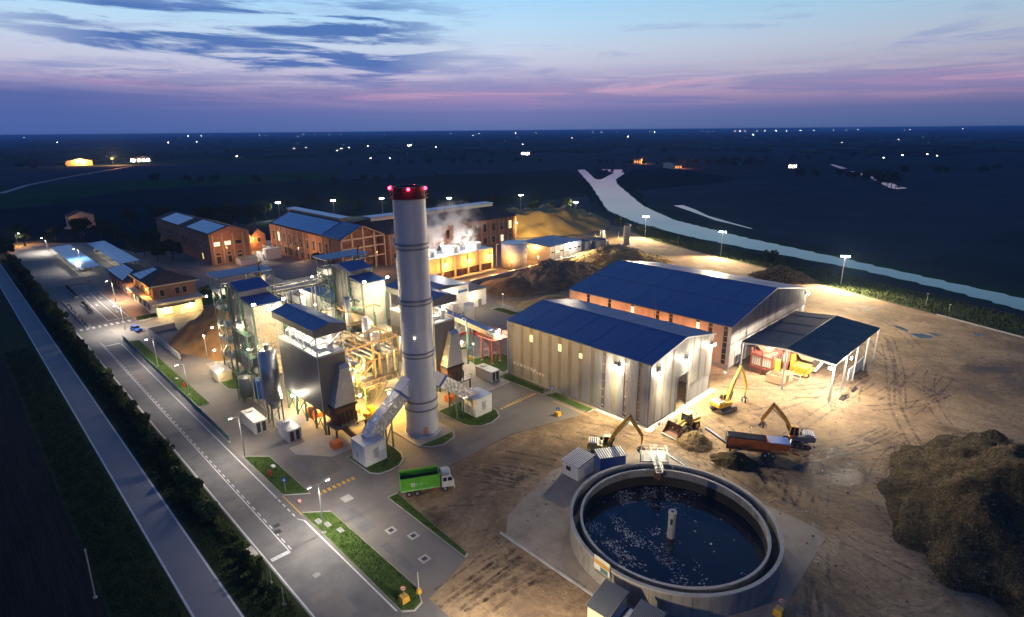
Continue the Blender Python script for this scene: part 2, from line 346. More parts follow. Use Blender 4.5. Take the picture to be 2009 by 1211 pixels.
def yardmat():
    m = bpy.data.materials.new('rutted_yard_dirt'); m.use_nodes = True; nt = m.node_tree; n, l = nt.nodes, nt.links; p = n['Principled BSDF']; p.inputs['Specular IOR Level'].default_value = .3
    g = n.new('ShaderNodeNewGeometry')
    def nz(scale, det, rough=.6, dist=0, st=None, rot=0):
        src = g.outputs['Position']
        if st:
            mp = n.new('ShaderNodeMapping'); mp.inputs['Scale'].default_value = st; mp.inputs['Rotation'].default_value = (0,0,rot); l.new(src, mp.inputs[0]); src = mp.outputs[0]
        t = n.new('ShaderNodeTexNoise'); t.inputs['Scale'].default_value = scale; t.inputs['Detail'].default_value = det; t.inputs['Roughness'].default_value = rough; t.inputs['Distortion'].default_value = dist; l.new(src, t.inputs['Vector']); return t.outputs[0]
    wv = n.new('ShaderNodeTexNoise'); wv.inputs['Scale'].default_value = .022; wv.inputs['Detail'].default_value = 2; l.new(g.outputs['Position'], wv.inputs['Vector'])
    wsc = n.new('ShaderNodeVectorMath'); wsc.operation = 'SCALE'; wsc.inputs['Scale'].default_value = 70; l.new(wv.outputs['Color'], wsc.inputs[0])
    wad = n.new('ShaderNodeVectorMath'); wad.operation = 'ADD'; l.new(wsc.outputs[0], wad.inputs[0]); l.new(g.outputs['Position'], wad.inputs[1]); warped = wad.outputs[0]
    def nzw(st, rot, det=5):
        mp = n.new('ShaderNodeMapping'); mp.inputs['Scale'].default_value = st; mp.inputs['Rotation'].default_value = (0,0,rot); l.new(warped, mp.inputs[0])
        t = n.new('ShaderNodeTexNoise'); t.inputs['Scale'].default_value = 1; t.inputs['Detail'].default_value = det; t.inputs['Roughness'].default_value = .6; l.new(mp.outputs[0], t.inputs['Vector']); return t.outputs[0]
    a = nz(.05, 10, .72, .3); b = nz(1.1, 6, .75); ruts = nzw((.035,.42,1), .5); ruts2 = nzw((.32,.03,1), .3)
    def ramp(x, s):
        r = n.new('ShaderNodeValToRGB'); e = r.color_ramp.elements
        while len(e) < len(s): e.new(.5)
        for el, (q, c) in zip(e, s): el.position = q; el.color = tuple(c)+(1,)
        l.new(x, r.inputs[0]); return r.outputs[0]
    base = ramp(a, [(.32,(.10,.064,.040)),(.45,(.20,.135,.078)),(.57,(.33,.235,.135)),(.7,(.37,.27,.17))])
    def mul(x, y, f):
        mx = n.new('ShaderNodeMix'); mx.data_type = 'RGBA'; mx.blend_type = 'MULTIPLY'; mx.inputs[0].default_value = f; l.new(x, mx.inputs[6]); l.new(y, mx.inputs[7]); return mx.outputs[2]
    c = mul(base, ramp(ruts, [(.36,(.5,.46,.42)),(.5,(1,1,1)),(.66,(.85,.83,.8))]), .34)
    c = mul(c, ramp(ruts2, [(.36,(.5,.46,.42)),(.48,(1,1,1))]), .26)
    c = mul(c, ramp(b, [(.3,(.55,.53,.5)),(.62,(1.12,1.12,1.12))]), .8)
    wet = n.new('ShaderNodeMapRange'); wet.interpolation_type = 'SMOOTHSTEP'; wet.inputs[1].default_value = .56; wet.inputs[2].default_value = .64; l.new(nz(.04, 12, .68, .8), wet.inputs[0])
    wm = n.new('ShaderNodeMix'); wm.data_type = 'RGBA'; wm.blend_type = 'MULTIPLY'; wm.inputs[7].default_value = (.42,.37,.36,1); l.new(wet.outputs[0], wm.inputs[0]); l.new(c, wm.inputs[6]); c = wm.outputs[2]
    l.new(c, p.inputs['Base Color'])
    rg = n.new('ShaderNodeMapRange'); rg.inputs[1].default_value = .3; rg.inputs[2].default_value = .45; rg.inputs[3].default_value = .45; rg.inputs[4].default_value = .95; l.new(a, rg.inputs[0])
    rw = n.new('ShaderNodeMapRange'); rw.inputs[3].default_value = 1.0; rw.inputs[4].default_value = .62; l.new(wet.outputs[0], rw.inputs[0]); rm = n.new('ShaderNodeMath'); rm.operation = 'MULTIPLY'; l.new(rg.outputs[0], rm.inputs[0]); l.new(rw.outputs[0], rm.inputs[1]); l.new(rm.outputs[0], p.inputs['Roughness'])
    sm = n.new('ShaderNodeMath'); sm.operation = 'ADD'; l.new(ruts, sm.inputs[0]); l.new(b, sm.inputs[1])
    bn = n.new('ShaderNodeBump'); bn.inputs['Strength'].default_value = .55; bn.inputs['Distance'].default_value = .35; l.new(sm.outputs[0], bn.inputs['Height']); l.new(bn.outputs[0], p.inputs['Normal'])
    return m
yard_m = yardmat()
def trackmat():
    m = bpy.data.materials.new('tyre_mud'); m.use_nodes = True; nt = m.node_tree; n, l = nt.nodes, nt.links; p = n['Principled BSDF']; p.inputs['Base Color'].default_value = (.085,.06,.042,1); p.inputs['Roughness'].default_value = .6
    g = n.new('ShaderNodeNewGeometry'); t = n.new('ShaderNodeTexNoise'); t.inputs['Scale'].default_value = .5; t.inputs['Detail'].default_value = 8; t.inputs['Roughness'].default_value = .75; l.new(g.outputs['Position'], t.inputs['Vector'])
    r = n.new('ShaderNodeMapRange'); r.inputs[1].default_value = .42; r.inputs[2].default_value = .68; r.inputs[4].default_value = .85; l.new(t.outputs[0], r.inputs[0]); l.new(r.outputs[0], p.inputs['Alpha']); return m
track_m = trackmat()
E_white = emit('lamp_white', (1,.95,.85), 60); E_warm = emit('lamp_warm', (1,.78,.45), 30); E_sod = emit('lamp_sodium', (1,.45,.06), 30)
E_red = emit('lamp_red', (1,.02,.06), 30); E_win = emit('lit_window', (1,.72,.30), 1.8); E_winw = emit('lit_window_white', (1,.86,.62), 1.3); E_far = emit('far_lamp', (1,.82,.55), 90); E_farO = emit('far_orange', (1,.32,.05), 2.0)
NLAMP = [0]
LK = 5.0     # one factor for every lamp
def lamp(loc, P, col=(1,.80,.52), parent=None, r=.25, spot=None, aim=None, blend=.6):
    L = bpy.data.lights.new('lamp_light', 'SPOT' if spot else 'POINT'); L.energy = P*LK; L.color = col; L.shadow_soft_size = r
    o = bpy.data.objects.new('lamp_light', L); COL.objects.link(o)
    if spot:
        L.spot_size = R(spot); L.spot_blend = blend
        d = (Vector(aim)-Vector(loc)).normalized() if aim else Vector((0,0,-1)); o.rotation_euler = d.to_track_quat('-Z','Y').to_euler()
    if parent is not None:
        q = parent.get('_o', (0,0,0)); o.location = tuple(a-b for a,b in zip(loc,q)); o.parent = parent
    else: o.location = loc
    NLAMP[0] += 1
    return o
# ================================================================== THE SETTING
river = [(-577,715),(-405,527),(-264,366),(-215,330),(-173.5,308),(-112,291),(-69,281),(-33,266),(-8,251),(70,205),(140,165),
         (150,185),(70,232),(-12.6,268.6),(-43,281.4),(-83,299),(-137,320.4),(-204,355),(-261,405.6),(-330,484),(-393,555.7),(-431.7,607.5),(-480.6,696.2),(-534,768.5),(-567,758),(-498,700),(-466,640),(-440,590),(-455,596),(-520,668),(-582,735)]
chan = [(-239.5,418),(-235.4,425.3),(-192,383),(-146,350),(-140,346),(-178.4,366.2),(-213.5,396.6)]
river = [(x*.9746,y*.9746) for x,y in river]; chan = [(x*.983,y*.983) for x,y in chan]
def sdist(px, py, poly):
    P = np.array(poly, float); Q = np.roll(P, -1, 0); d = np.full(px.shape, 1e9); ins = np.zeros(px.shape, bool)
    for (x0,y0),(x1,y1) in zip(P, Q):
        ex, ey = x1-x0, y1-y0; t = np.clip(((px-x0)*ex+(py-y0)*ey)/(ex*ex+ey*ey), 0, 1)
        d = np.minimum(d, np.hypot(px-x0-t*ex, py-y0-t*ey))
        cnd = ((y0 > py) != (y1 > py)) & (px < (x1-x0)*(py-y0)/(y1-y0+1e-12)+x0); ins ^= cnd
    return np.where(ins, -d, d)
xs = np.arange(-804, 157, 4.0); ys = np.arange(-172, 909, 4.0)
GX, GY = np.meshgrid(xs, ys, indexing='ij')
def bed(d, lvl, w): return np.where(d > 0, lvl*np.clip(1-d/w, 0, 1), lvl-.5*np.minimum(-d, 4))
GZ = bed(sdist(GX,GY,river), -1.5, 16)
GZ[0,:] = GZ[-1,:] = 0; GZ[:,0] = GZ[:,-1] = 0
nx, ny = GX.shape
me = bpy.data.meshes.new('ground')
V = np.stack([GX,GY,GZ], -1).reshape(-1,3)
idx = np.arange(nx*ny).reshape(nx,ny)
F = np.stack([idx[:-1,:-1],idx[1:,:-1],idx[1:,1:],idx[:-1,1:]], -1).reshape(-1,4)
x0,x1,y0,y1 = xs[0],xs[-1],ys[0],ys[-1]; B = 45000
V2 = [(-B,-B,0),(B,-B,0),(B,B,0),(-B,B,0),(-B,y0,0),(B,y0,0),(-B,y1,0),(B,y1,0),(x0,y0,0),(x1,y0,0),(x0,y1,0),(x1,y1,0)]
n0 = len(V); F2 = [[n0+i for i in q] for q in ((0,1,5,4),(4,8,10,6),(9,5,7,11),(6,7,2,3))]
me.from_pydata(V.tolist()+V2, [], F.tolist()+F2); me.update()
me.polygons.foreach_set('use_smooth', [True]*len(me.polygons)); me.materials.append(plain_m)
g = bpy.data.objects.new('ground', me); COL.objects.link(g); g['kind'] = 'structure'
struct('river', MB().sheet([(-620,690),(-405,505),(-270,345),(-110,275),(-30,245),(140,150),(155,200),(60,245),(-30,290),(-200,370),(-380,560),(-470,720),(-540,790),(-610,770)], -1.5), river_m)
struct('side_channel_water', MB().sheet([(-230.5,402.5),(-226.6,409.5),(-206,391),(-184.8,368.7),(-162,352),(-140.5,337),(-141.5,335.5),(-158,345.5),(-171.6,352.5),(-188,367),(-205.4,381.8)], .05), river_m)
for k, q in enumerate(([(-325,1042),(-318,1040),(-266,938),(-273,930)], [(-247,880),(-239.5,880),(-185,770),(-194,770)], [(-189,762),(-181,760),(-134,664),(-139,648),(-148,660)])):
    struct('ditch_water', MB().sheet(q, .05), river_m)
S = struct
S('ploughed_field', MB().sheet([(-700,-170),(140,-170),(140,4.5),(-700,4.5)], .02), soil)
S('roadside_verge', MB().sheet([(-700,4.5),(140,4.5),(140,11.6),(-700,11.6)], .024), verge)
outer = S('outer_road', MB().sheet([(-760,11.6),(150,11.6),(150,16.2),(-760,16.2)], .03), outer_asph)
for t in (11.8, 16.0): MB().b(-760,150,t-.11,t+.11,.031,.038).done('edge_line', paint, outer)
S('hedge_verge', MB().sheet([(-420,16.2),(150,16.2),(150,21.8),(-420,21.8)], .026), verge)
S('plant_pavement', MB().sheet([(-330,29.8),(-49,29.8),(-49,42),(-70.9,43.6),(-71.2,70),(-67,84),(-66,88),(-93,88),(-93,127),(-135,128),(-162,140),(-165,236),(-210,240),(-300,150),(-330,100)], .018), asphalt_old)
S('car_park', MB().sheet([(-395,22),(-277,22),(-277,60),(-330,66),(-380,58),(-402,34)], .022), asphalt)
inner = S('inner_road', MB().sheet([(-400,21.8),(150,21.8),(150,33.6),(-49,33.6),(-49,29.8),(-400,29.8)], .030), asphalt)
MB().b(-330,120,22.0,22.2,.031,.037).done('edge_line', paint, inner)
MB().b(-190,-70,25.02,25.17,.031,.037).done('centre_line', paint, inner)
dm = None
for i in range(56):
    s = -188+i*2.12
    if dm is None:
        dash = MB().b(0,1.15,25.36,25.52,.031,.037).done('lane_dash', paint, inner); dm = dash.data; dash.location.x = s
    else:
        o = bpy.data.objects.new('lane_dash', dm); COL.objects.link(o); o.parent = inner; o.location.x = s
MB().b(-185,-83.5,29.0,29.2,.031,.037).done('edge_line', paint, inner)
for i in range(4): MB().b(-83+i*1.7,-82.1+i*1.7,29.0,29.2,.031,.037).done('lane_dash', paint, inner)
MB().add([(-76.4,28.9,.038),(-76.2,29.1,.038),(-75.0,29.75,.038),(-75.1,29.55,.038)], [(0,3,2,1)]).done('edge_line', paint, inner)
MB().b(-75.05,-50.5,29.55,29.75,.031,.037).done('edge_line', paint, inner)
MB().b(-70.5,-69.75,22.5,25.1,.031,.037).done('stop_bar', paint, inner)
MB().b(-186,-185.4,25.2,29.0,.031,.037).done('stop_bar', paint, inner)
for s, t in ((-63.2,25.6),(-76.9,26.2),(-75.4,25.7),(-118,26.4)): MB().b(s-.45,s+.45,t-.45,t+.45,.031,.04).done('drain_cover', darksteel, inner)
for k,(a,b,c,d) in enumerate(((-128,-119,22.6,24.8),(-96,-92.5,26,28.8),(-60,-54,23,26.4),(-160,-149,25.8,28.6),(-88,-85,22.5,24.9),(-46,-38,22.4,29.2))): MB().b(a,b,c,d,.0305,.0335).done('asphalt_patch', asphalt_old, inner)
pv = bpy.data.objects['plant_pavement']
for k,(a,b,c,d) in enumerate(((-75,-66,34.4,36.6),(-92,-83.5,35,41),(-66,-61,76,82),(-62,-54,34.6,35.8),(-76,-74,56,68))): MB().b(a,b,c,d,.0185,.0215).done('asphalt_patch', asphalt, pv)
for s, t in ((-63.8,37.6),(-55.5,37.5),(-60.5,39.2)):
    MB().b(s-.7,s+.7,t-.7,t+.7,.019,.026).done('drain_surround', concrete, pv); MB().b(s-.35,s+.35,t-.35,t+.35,.027,.034).done('drain_cover', darksteel, pv)
MB().b(-76.3,-74.6,36.2,37.8,.019,.028).done('concrete_patch', concrete, pv)
for k in range(8): MB().b(-80.2,-79.3,34.3+k*.86,34.8+k*.86,.019,.026).done('yellow_block', ypaint, pv)
for k in range(12): MB().b(-80.7,-79.9,75.6+k*.92,76.15+k*.92,.019,.026).done('yellow_block', ypaint, pv)
MB().b(-83.4,-76.5,29.95,30.1,.031,.037).done('yellow_line', ypaint, pv); MB().b(-75,-66,86.2,86.35,.019,.026).done('yellow_line', ypaint, pv)
# weighing lanes and parking bays
ln = S('lane_pavement', MB().sheet([(-272,22.3),(-205,22.3),(-205,37.4),(-272,37.4)], .0335), asphalt)
for t in (31.2,34.15,37.0): MB().b(-257,-211.8,t-.1,t+.1,.0345,.041).done('lane_line', paint, ln)
for s in (-257,-212): MB().b(s-.15,s+.15,31.35,36.85,.0345,.041).done('lane_line', paint, ln)
for s in (-271,): MB().b(s-.2,s+.2,30.5,37.1,.0345,.041).done('lane_line', paint, ln)
for s, t in ((-246,35.6),(-222,35.6),(-236,32.6),(-250,32.6)):
    MB().add([(s-1.6,t-.1,.04),(s+.6,t-.1,.04),(s+.6,t+.1,.04),(s-1.6,t+.1,.04),(s+.6,t-.55,.04),(s+1.8,t,.04),(s+.6,t+.55,.04)], [(0,1,2,3),(4,5,6)]).done('lane_arrow', paint, ln)
for k in range(9): MB().b(-208.5,-206.2,23.2+k*1.55,23.9+k*1.55,.0345,.041).done('crossing_bar', paint, ln)
cp = bpy.data.objects['car_park']
for t in (37.3,51.8): MB().b(-360,-291,t-.1,t+.1,.023,.03).done('bay_line', paint, cp)
for k in range(24):
    MB().b(-358+k*2.8,-357.85+k*2.8,37.4,42.2,.023,.03).done('bay_line', paint, cp); MB().b(-358+k*2.8,-357.85+k*2.8,51.9,56.7,.023,.03).done('bay_line', paint, cp)
yard = S('dirt_yard', MB().sheet([(-71.0,43.6),(-51.5,42.1),(-50.5,38.5),(-49.3,33.55),(40,33.55),(150,40),(150,150),(60,188),(-7.4,206),(-29,214.5),(-61,226),(-93,241),(-130,253),(-169,267.5),(-200,292),(-236,300),(-250,262),(-190,238),(-162,190),(-162,140),(-135,128),(-120,127),(-93,118),(-93,88),(-66,88),(-67,84),(-71.0,70)], .024), yard_m)
S('process_slab', MB().sheet([(-152,40.6),(-97,40.6),(-97,37.2),(-94,37.2),(-88.5,41.5),(-88.5,90),(-120,104),(-140,112),(-152,90)], .024), pave)
S('tank_apron', MB().sheet([(-51,48.7),(-44,48.6),(-33,48.8),(-22,48.7),(-17.7,49.4),(-17.4,58),(-17.5,66),(-17.9,75),(-18.1,81.2),(-22,81.9),(-26,82.0),(-33,81.2),(-40,82.6),(-46,83.8),(-50,82.4),(-54.8,73),(-57.4,66),(-55.6,58),(-54,52)], .032), dustconc)
MB().b(-52,-33,48.3,48.7,.03,.16).done('apron_kerb', concrete, bpy.data.objects['tank_apron'])
for q in ([(-88.5,90),(-93,90),(-93,86.6),(-53.6,86.8),(-53.6,90),(-51,90),(-51,118),(-53.6,118)],): pass
S('hall_apron', MB().prism([(-66,88.9),(-52.4,88.9),(-52.4,116),(-53.9,116),(-53.9,89.9),(-66,89.9)], .0, .06), concrete)
for k in range(5): MB().b(-50.9+.0,-48.4,101.4+k*1.15,101.9+k*1.15,.026,.033).done('yellow_block', ypaint, yard)
def shrink(poly, d):
    cx = sum(p[0] for p in poly)/len(poly); cy = sum(p[1] for p in poly)/len(poly)
    out = []
    for x, y in poly:
        v = Vector((cx-x, cy-y)); L = v.length; v = v/L if L else v
        out.append((x+v[0]*d, y+v[1]*d))
    return out
def tufts(poly, n, h, seed, wid=.06):
    rg = np.random.default_rng(seed); P = np.array(poly, float); lo, hi = P.min(0), P.max(0)
    c = lo+(hi-lo)*rg.random((n*3,2)); c = c[sdist(c[:,0],c[:,1],poly) < -.1][:n]; n = len(c)
    hh = h*rg.uniform(.5,1.5,n); an = rg.uniform(0,6.28,n); w = wid*rg.uniform(.6,1.4,n); o = np.stack([np.cos(an)*w, np.sin(an)*w], 1); tip = c+rg.uniform(-.5,.5,(n,2))*hh[:,None]
    V = np.empty((n,3,3)); V[:,0,:2] = c-o; V[:,1,:2] = c+o; V[:,2,:2] = tip; V[:,:2,2] = .1; V[:,2,2] = .12+hh
    mb = MB(); mb.v = V.reshape(-1,3).tolist(); mb.f = np.arange(3*n).reshape(n,3).tolist(); return mb
def lawn(poly, label, kerb=True, n=0, seed=1):
    o = S('lawn', MB().prism(shrink(poly,.22) if kerb else poly, 0, .12), grass)
    if kerb:
        n_ = len(poly); mb = MB()
        inn = shrink(poly,.24)
        for i in range(n_):
            a, b, c, d = poly[i], poly[(i+1)%n_], inn[(i+1)%n_], inn[i]
            mb.hexa([(a[0],a[1],0),(b[0],b[1],0),(c[0],c[1],0),(d[0],d[1],0),(a[0],a[1],.14),(b[0],b[1],.14),(c[0],c[1],.14),(d[0],d[1],.14)])
        mb.done('kerb', concrete, o)
    if n:
        q = tufts(shrink(poly,.35), n, .13, seed).done('grass_blades', grass, o); q['kind'] = 'stuff'
    return o
lawn([(-185.5,31.1),(-127,31.1),(-127,33.4),(-184.8,33.4)], '', n=2500, seed=2)
lawn([(-100.2,30.1),(-83.4,30.1),(-80.7,33.5),(-96.8,33.5)], '', n=2500, seed=3)
lawn([(-77.1,30.2),(-49.9,30.0),(-48.9,31.2),(-49.3,32.6),(-51.6,33.7),(-74.3,33.5)], '', n=5000, seed=4)
lawn([(-71,41.7),(-51.6,41.6),(-51.9,42.3),(-70.9,43.4)], '', n=1500, seed=5)
lawn([(-86.5,43.2),(-79.0,43.3),(-77.6,44.3),(-77.1,46.2),(-77.3,48.3),(-78.6,50.1),(-80.6,51.0),(-86.5,51.3)], '', n=2500, seed=6)
pad = S('stack_island', MB().prism([(-89.3,54.3),(-80.2,54.4),(-78.1,55.8),(-77.1,58.3),(-77.9,61.4),(-80.0,62.9),(-89.3,63.0)], 0, .14), pave)
MB().prism([(-80.1,54.9),(-78.5,56.1),(-77.6,58.3),(-78.3,61.1),(-79.9,62.3),(-79.8,58.6)], .145, .2).done('grass_patch', grass, pad)
lawn([(-89,65.6),(-81,65.6),(-79,66.1),(-77.5,67.7),(-77.1,70.4),(-78.0,73.3),(-80.3,74.7),(-89,74.8)], '', n=2500, seed=7)
lawn([(-93,86.7),(-66,87.2),(-66,89.1),(-93,89.3)], '', n=1500, seed=8)
lawn([(-106,88.4),(-99,86.8),(-93.6,89.7),(-93.6,98),(-103.5,98)], '', n=1500, seed=9)
lawn([(-118,91.4),(-113,91),(-112,93.5),(-112.6,96),(-118,96)], '', n=600, seed=10)
lawn([(-134,122.5),(-124,122.5),(-124,125.7),(-134,125.7)], '', n=500, seed=11)
lawn([(-229,58.5),(-209,57.5),(-204,60),(-206,65),(-212,68),(-229,68)], '', n=900, seed=12)
lawn([(-141,38.9),(-132,38.9),(-130,40.5),(-130,43.3),(-141,43.3)], '', n=900, seed=13)
def leafball(seed, n, r, rz, size, base=0.0):
    rnd = random.Random(seed); mb = MB(); cl = [(rnd.gauss(0,.42)*r, rnd.gauss(0,.42)*r, rnd.uniform(.2,.95)*rz, rnd.uniform(.28,.5)*r) for _ in range(9)]
    for _ in range(n):
        cx, cy, cz, cr = rnd.choice(cl); d = Vector((rnd.gauss(0,1),rnd.gauss(0,1),rnd.gauss(0,1))).normalized()*cr*rnd.uniform(.5,1.05)
        p = Vector((cx,cy,cz+base))+d
        if p.z < .05: p.z = rnd.uniform(.05,.4)
        a = Vector((rnd.gauss(0,1),rnd.gauss(0,1),rnd.gauss(0,.7))).normalized(); b = a.orthogonal().normalized(); s = size*rnd.uniform(.6,1.5)
        mb.add([p-a*s, p+b*s*.5, p+a*s, p-b*s*.5], [(0,1,2,3)])
    return mb
# rough growth along the river bank and in the verges
def growth(name, pts, wid, n, h, seed, m, label, w=.10):
    rg = np.random.default_rng(seed); P = np.array(pts, float); d = P[1:]-P[:-1]; L = np.hypot(*d.T); k = rg.choice(len(d), n, p=L/L.sum())
    u = d[k]/L[k][:,None]; c = P[k]+d[k]*rg.random(n)[:,None]+np.stack([-u[:,1],u[:,0]],1)*(rg.random(n)*wid)[:,None]
    hh = h*rg.uniform(.4,1.5,n); an = rg.uniform(0,6.28,n); z = bed(sdist(c[:,0],c[:,1],river), -1.5, 16) if wid > 8 else np.zeros(n)
    o = np.stack([np.cos(an)*w, np.sin(an)*w], 1); tip = c+rg.normal(0,.35,(n,2))*hh[:,None]
    V = np.empty((n,3,3)); V[:,0,:2] = c-o; V[:,1,:2] = c+o; V[:,2,:2] = tip; V[:,0,2] = V[:,1,2] = z-.05; V[:,2,2] = z+hh
    mb = MB(); mb.v = V.reshape(-1,3).tolist(); mb.f = np.arange(3*n).reshape(n,3).tolist()
    return tag(mb.done(name, m), label, 'vegetation', kind='stuff')
bankg = mat('bank_grass', (.032,.055,.018), .9, spec=.08, col2=(.06,.068,.028), ns=.25)
S('river_bank_verge', MB().sheet([(-7.4,206.4),(-29,215),(-61,226.5),(-93,241.5),(-130,253.5),(-169,268),(-200,292.5),(-190,300),(-150,276),(-110,262),(-62,248),(-30,236),(0,222)], .03), bankg)
growth('bank_grass', [(-205,297),(-169,269.2),(-130,254.6),(-93,242.5),(-61,227.4),(-29,215.8),(10,199)], 20, 22000, .75, 21, bankg, 'rough grass and reeds along the near river bank', .16)
growth('verge_grass', [(-300,16.6),(-40,16.6)], 4.6, 16000, .35, 22, verge, 'dark rough grass under the hedge between the roads')
growth('roadside_grass', [(-200,5),(-40,5)], 6, 12000, .3, 23, verge, 'dark rough grass between outer road and ploughed field')
S('bank_kerb', MB().add([(-7.2,206,.0),(-29,214.6,.0),(-29.2,214.1,.0),(-7.4,205.5,.0),(-7.2,206,.35),(-29,214.6,.35),(-29.2,214.1,.35),(-7.4,205.5,.35)], [(0,3,2,1),(4,5,6,7),(0,1,5,4),(1,2,6,5),(2,3,7,6),(3,0,4,7)]), concrete)
for pts in ([(-36.4,193.5),(-34,191.2),(-31.5,190.2),(-32,192),(-34.5,194)], [(-31,188.8),(-28,186.6),(-25.6,188.5),(-25.8,190.5),(-28.5,191)], [(-18.6,201.6),(-16.8,199.6),(-15.5,200.6),(-17,202)], [(-27.5,193),(-25.4,191.6),(-24,193),(-26,194)],
            [(-31.4,129.4),(-30.4,129.2),(-30,132),(-30.8,134.5),(-31.6,132)], [(-30.9,136),(-30.2,135.2),(-30,138.5),(-31,139.6)],):
    S('puddle', MB().sheet(pts, .034), puddle_m)
def tracks_mesh():
    rnd = random.Random(31); mb = MB()
    starts = [((-66,60),(.9,.5)),((-64,56),(.95,.4)),((-60,50),(.7,.8)),((-55,47),(.5,.9)),((-48,40),(.2,1)),((-45,37),(0,1)),((-62,75),(.95,.3)),((-58,84),(1,.1)),((-50,100),(.9,-.4)),((-30,150),(-.1,-1)),((-22,160),(0,-1)),((-20,120),(-.2,-1)),((-15,60),(-.3,1)),((-60,210),(.9,-.4)),((-120,240),(.9,-.4)),((-40,180),(.4,-1)),((-25,90),(.2,-1))]
    for (p0, d0) in starts:
        for _ in range(5):
            p = Vector(p0)+Vector((rnd.gauss(0,3),rnd.gauss(0,3))); d = Vector(d0).normalized(); k = rnd.gauss(0,.02); pts = [p.copy()]
            for _ in range(rnd.randint(12,30)):
                a = k+rnd.gauss(0,.015); d = Vector((d.x*math.cos(a)-d.y*math.sin(a), d.x*math.sin(a)+d.y*math.cos(a))); p = p+d*1.6; pts.append(p.copy())
            for off in (-1.0,1.0):
                w = rnd.uniform(.16,.34); prev = None
                for i, q in enumerate(pts):
                    t = (pts[min(i+1,len(pts)-1)]-pts[max(i-1,0)]).normalized(); nn = Vector((-t.y,t.x)); c = q+nn*off
                    if (-58 < c.x < -17 and 48 < c.y < 84) or (c-Vector((-33.3,63.9))).length < 15.5 or (-93.5 < c.x < -53 and c.y > 86) or c.x < -70 or (c.x < -51 and c.y < 46): prev = None; continue
                    cur = (c-nn*w, c+nn*w)
                    if prev: mb.add([(prev[0].x,prev[0].y,.036),(prev[1].x,prev[1].y,.036),(cur[1].x,cur[1].y,.036),(cur[0].x,cur[0].y,.036)],[(0,3,2,1)])
                    prev = cur
    o = mb.done('tyre_tracks', track_m); tag(o, 'curving muddy tyre tracks pressed into the dirt yard', 'tracks', kind='stuff')
tracks_mesh()
def stones():
    rg = random.Random(8); mb = MB()
    for _ in range(2600):
        x, y = rg.uniform(-70,10), rg.uniform(44,200)
        if math.hypot(x+33.3,y-63.9) < 15 or (-106 < x < -33 and y > 88 and (y < 116 or y > 126)) and x < -52: continue
        r = rg.choice((.05,.08,.12,.2))*rg.uniform(.7,1.3); mb.add([(x-r,y-r*.7,.02),(x+r,y-r*.6,.02),(x+r*.5,y+r,.02),(x-r*.7,y+r*.8,.02),(x,y,.03+r*.8)],[(0,1,4),(1,2,4),(2,3,4),(3,0,4)])
    tag(mb.done('yard_rubble', brownearth), 'scattered clods and stones on the dirt yard', 'rubble', kind='stuff')
stones()
S('field_track', MB().sheet([(-779,46),(-885,79),(-1023,143),(-1253,268),(-1253,273),(-1023,149),(-885,86),(-779,54)], .04), outer_asph)
S('far_road', MB().sheet([(-1400,-300),(-1371,104),(-1372,238),(-1425,345),(-1422,480),(-1428,480),(-1431,344),(-1379,237),(-1377,103),(-1406,-300)], .04), asphalt)
# mounds -----------------------------------------------------------
def mound(name, label, cat, c, rx, ry, h, rot, m, seed, n=40, rough=.12, flat=.0, group=None, peak=1.0, fs=3.0):
    mb = MB(); ca, sa = math.cos(rot), math.sin(rot); vs_ = []; k = n
    for i in range(k+1):
        for j in range(k+1):
            u, v = 2*i/k-1, 2*j/k-1
            r = math.hypot(u*math.sqrt(1-v*v/2), v*math.sqrt(1-u*u/2)); u2, v2 = u*math.sqrt(1-v*v/2), v*math.sqrt(1-u*u/2)
            w = 1+.16*noise.noise(Vector((u2*1.6+seed, v2*1.6, seed*.37)))+.13*noise.noise(Vector((u2*5+seed, v2*5, seed*.7)))
            x, y = u2*rx*w, v2*ry*w
            f = max(0, 1-r); f = min(1, f/(1-flat)) if flat < 1 else f; f = f**peak
            p = Vector((x/fs+seed*3.1, y/fs, seed))
            z = h*f*(1+.30*noise.noise(p*.45)) + rough*h*f**.5*(noise.noise(p*1.1)+.6*noise.noise(p*2.6)+.4*noise.noise(p*6.0))*(1 if r < .98 else 0)
            vs_.append((c[0]+x*ca-y*sa, c[1]+x*sa+y*ca, max(z,-.02)+.02))
    fsx = [(i*(k+1)+j,(i+1)*(k+1)+j,(i+1)*(k+1)+j+1,i*(k+1)+j+1) for i in range(k) for j in range(k)]
    mb.add(vs_, fsx)
    o = mb.done(name, m, None, True)
    return tag(o, label, cat, group)
mound('sawdust_heap', 'large brown sawdust heap behind a low concrete wall beside the process tower', 'heap', (-169,51.5), 21, 13.5, 11.5, .0, sawdust, 1, 44, .04, .1)
mound('sawdust_hill', 'huge flood-lit yellow sawdust hill behind the white round tank', 'heap', (-236,256), 30, 46, 10.5, -.35, sandm, 2, 60, .05, .5)
mound('chip_ridge', 'long tan chip heap behind the blue roofed sheds', 'heap', (-148,212), 25, 17, 5.4, .25, sandm, 3, 46, .10, .3)
mound('earth_bank', 'wide uneven brown earth bank left of the larger warehouse', 'heap', (-146,168), 16, 27, 5.6, .15, brownearth, 4, 56, .2, .3)
mound('earth_heap', 'smooth brown heap below the orange lit cooling tower', 'heap', (-148,146), 13, 11, 4.6, .2, sawdust, 5, 36, .06, .1)
mound('earth_heap', 'pale tan heap at the rear corner of the nearer warehouse', 'heap', (-119,137), 13, 11, 4.2, .4, sandm, 6, 36, .07, .15)
mound('soil_heap', 'dark soil heap beyond the ridge of the larger warehouse', 'heap', (-82,229), 11, 8, 4.5, .1, compost, 7, 36, .14, .2)
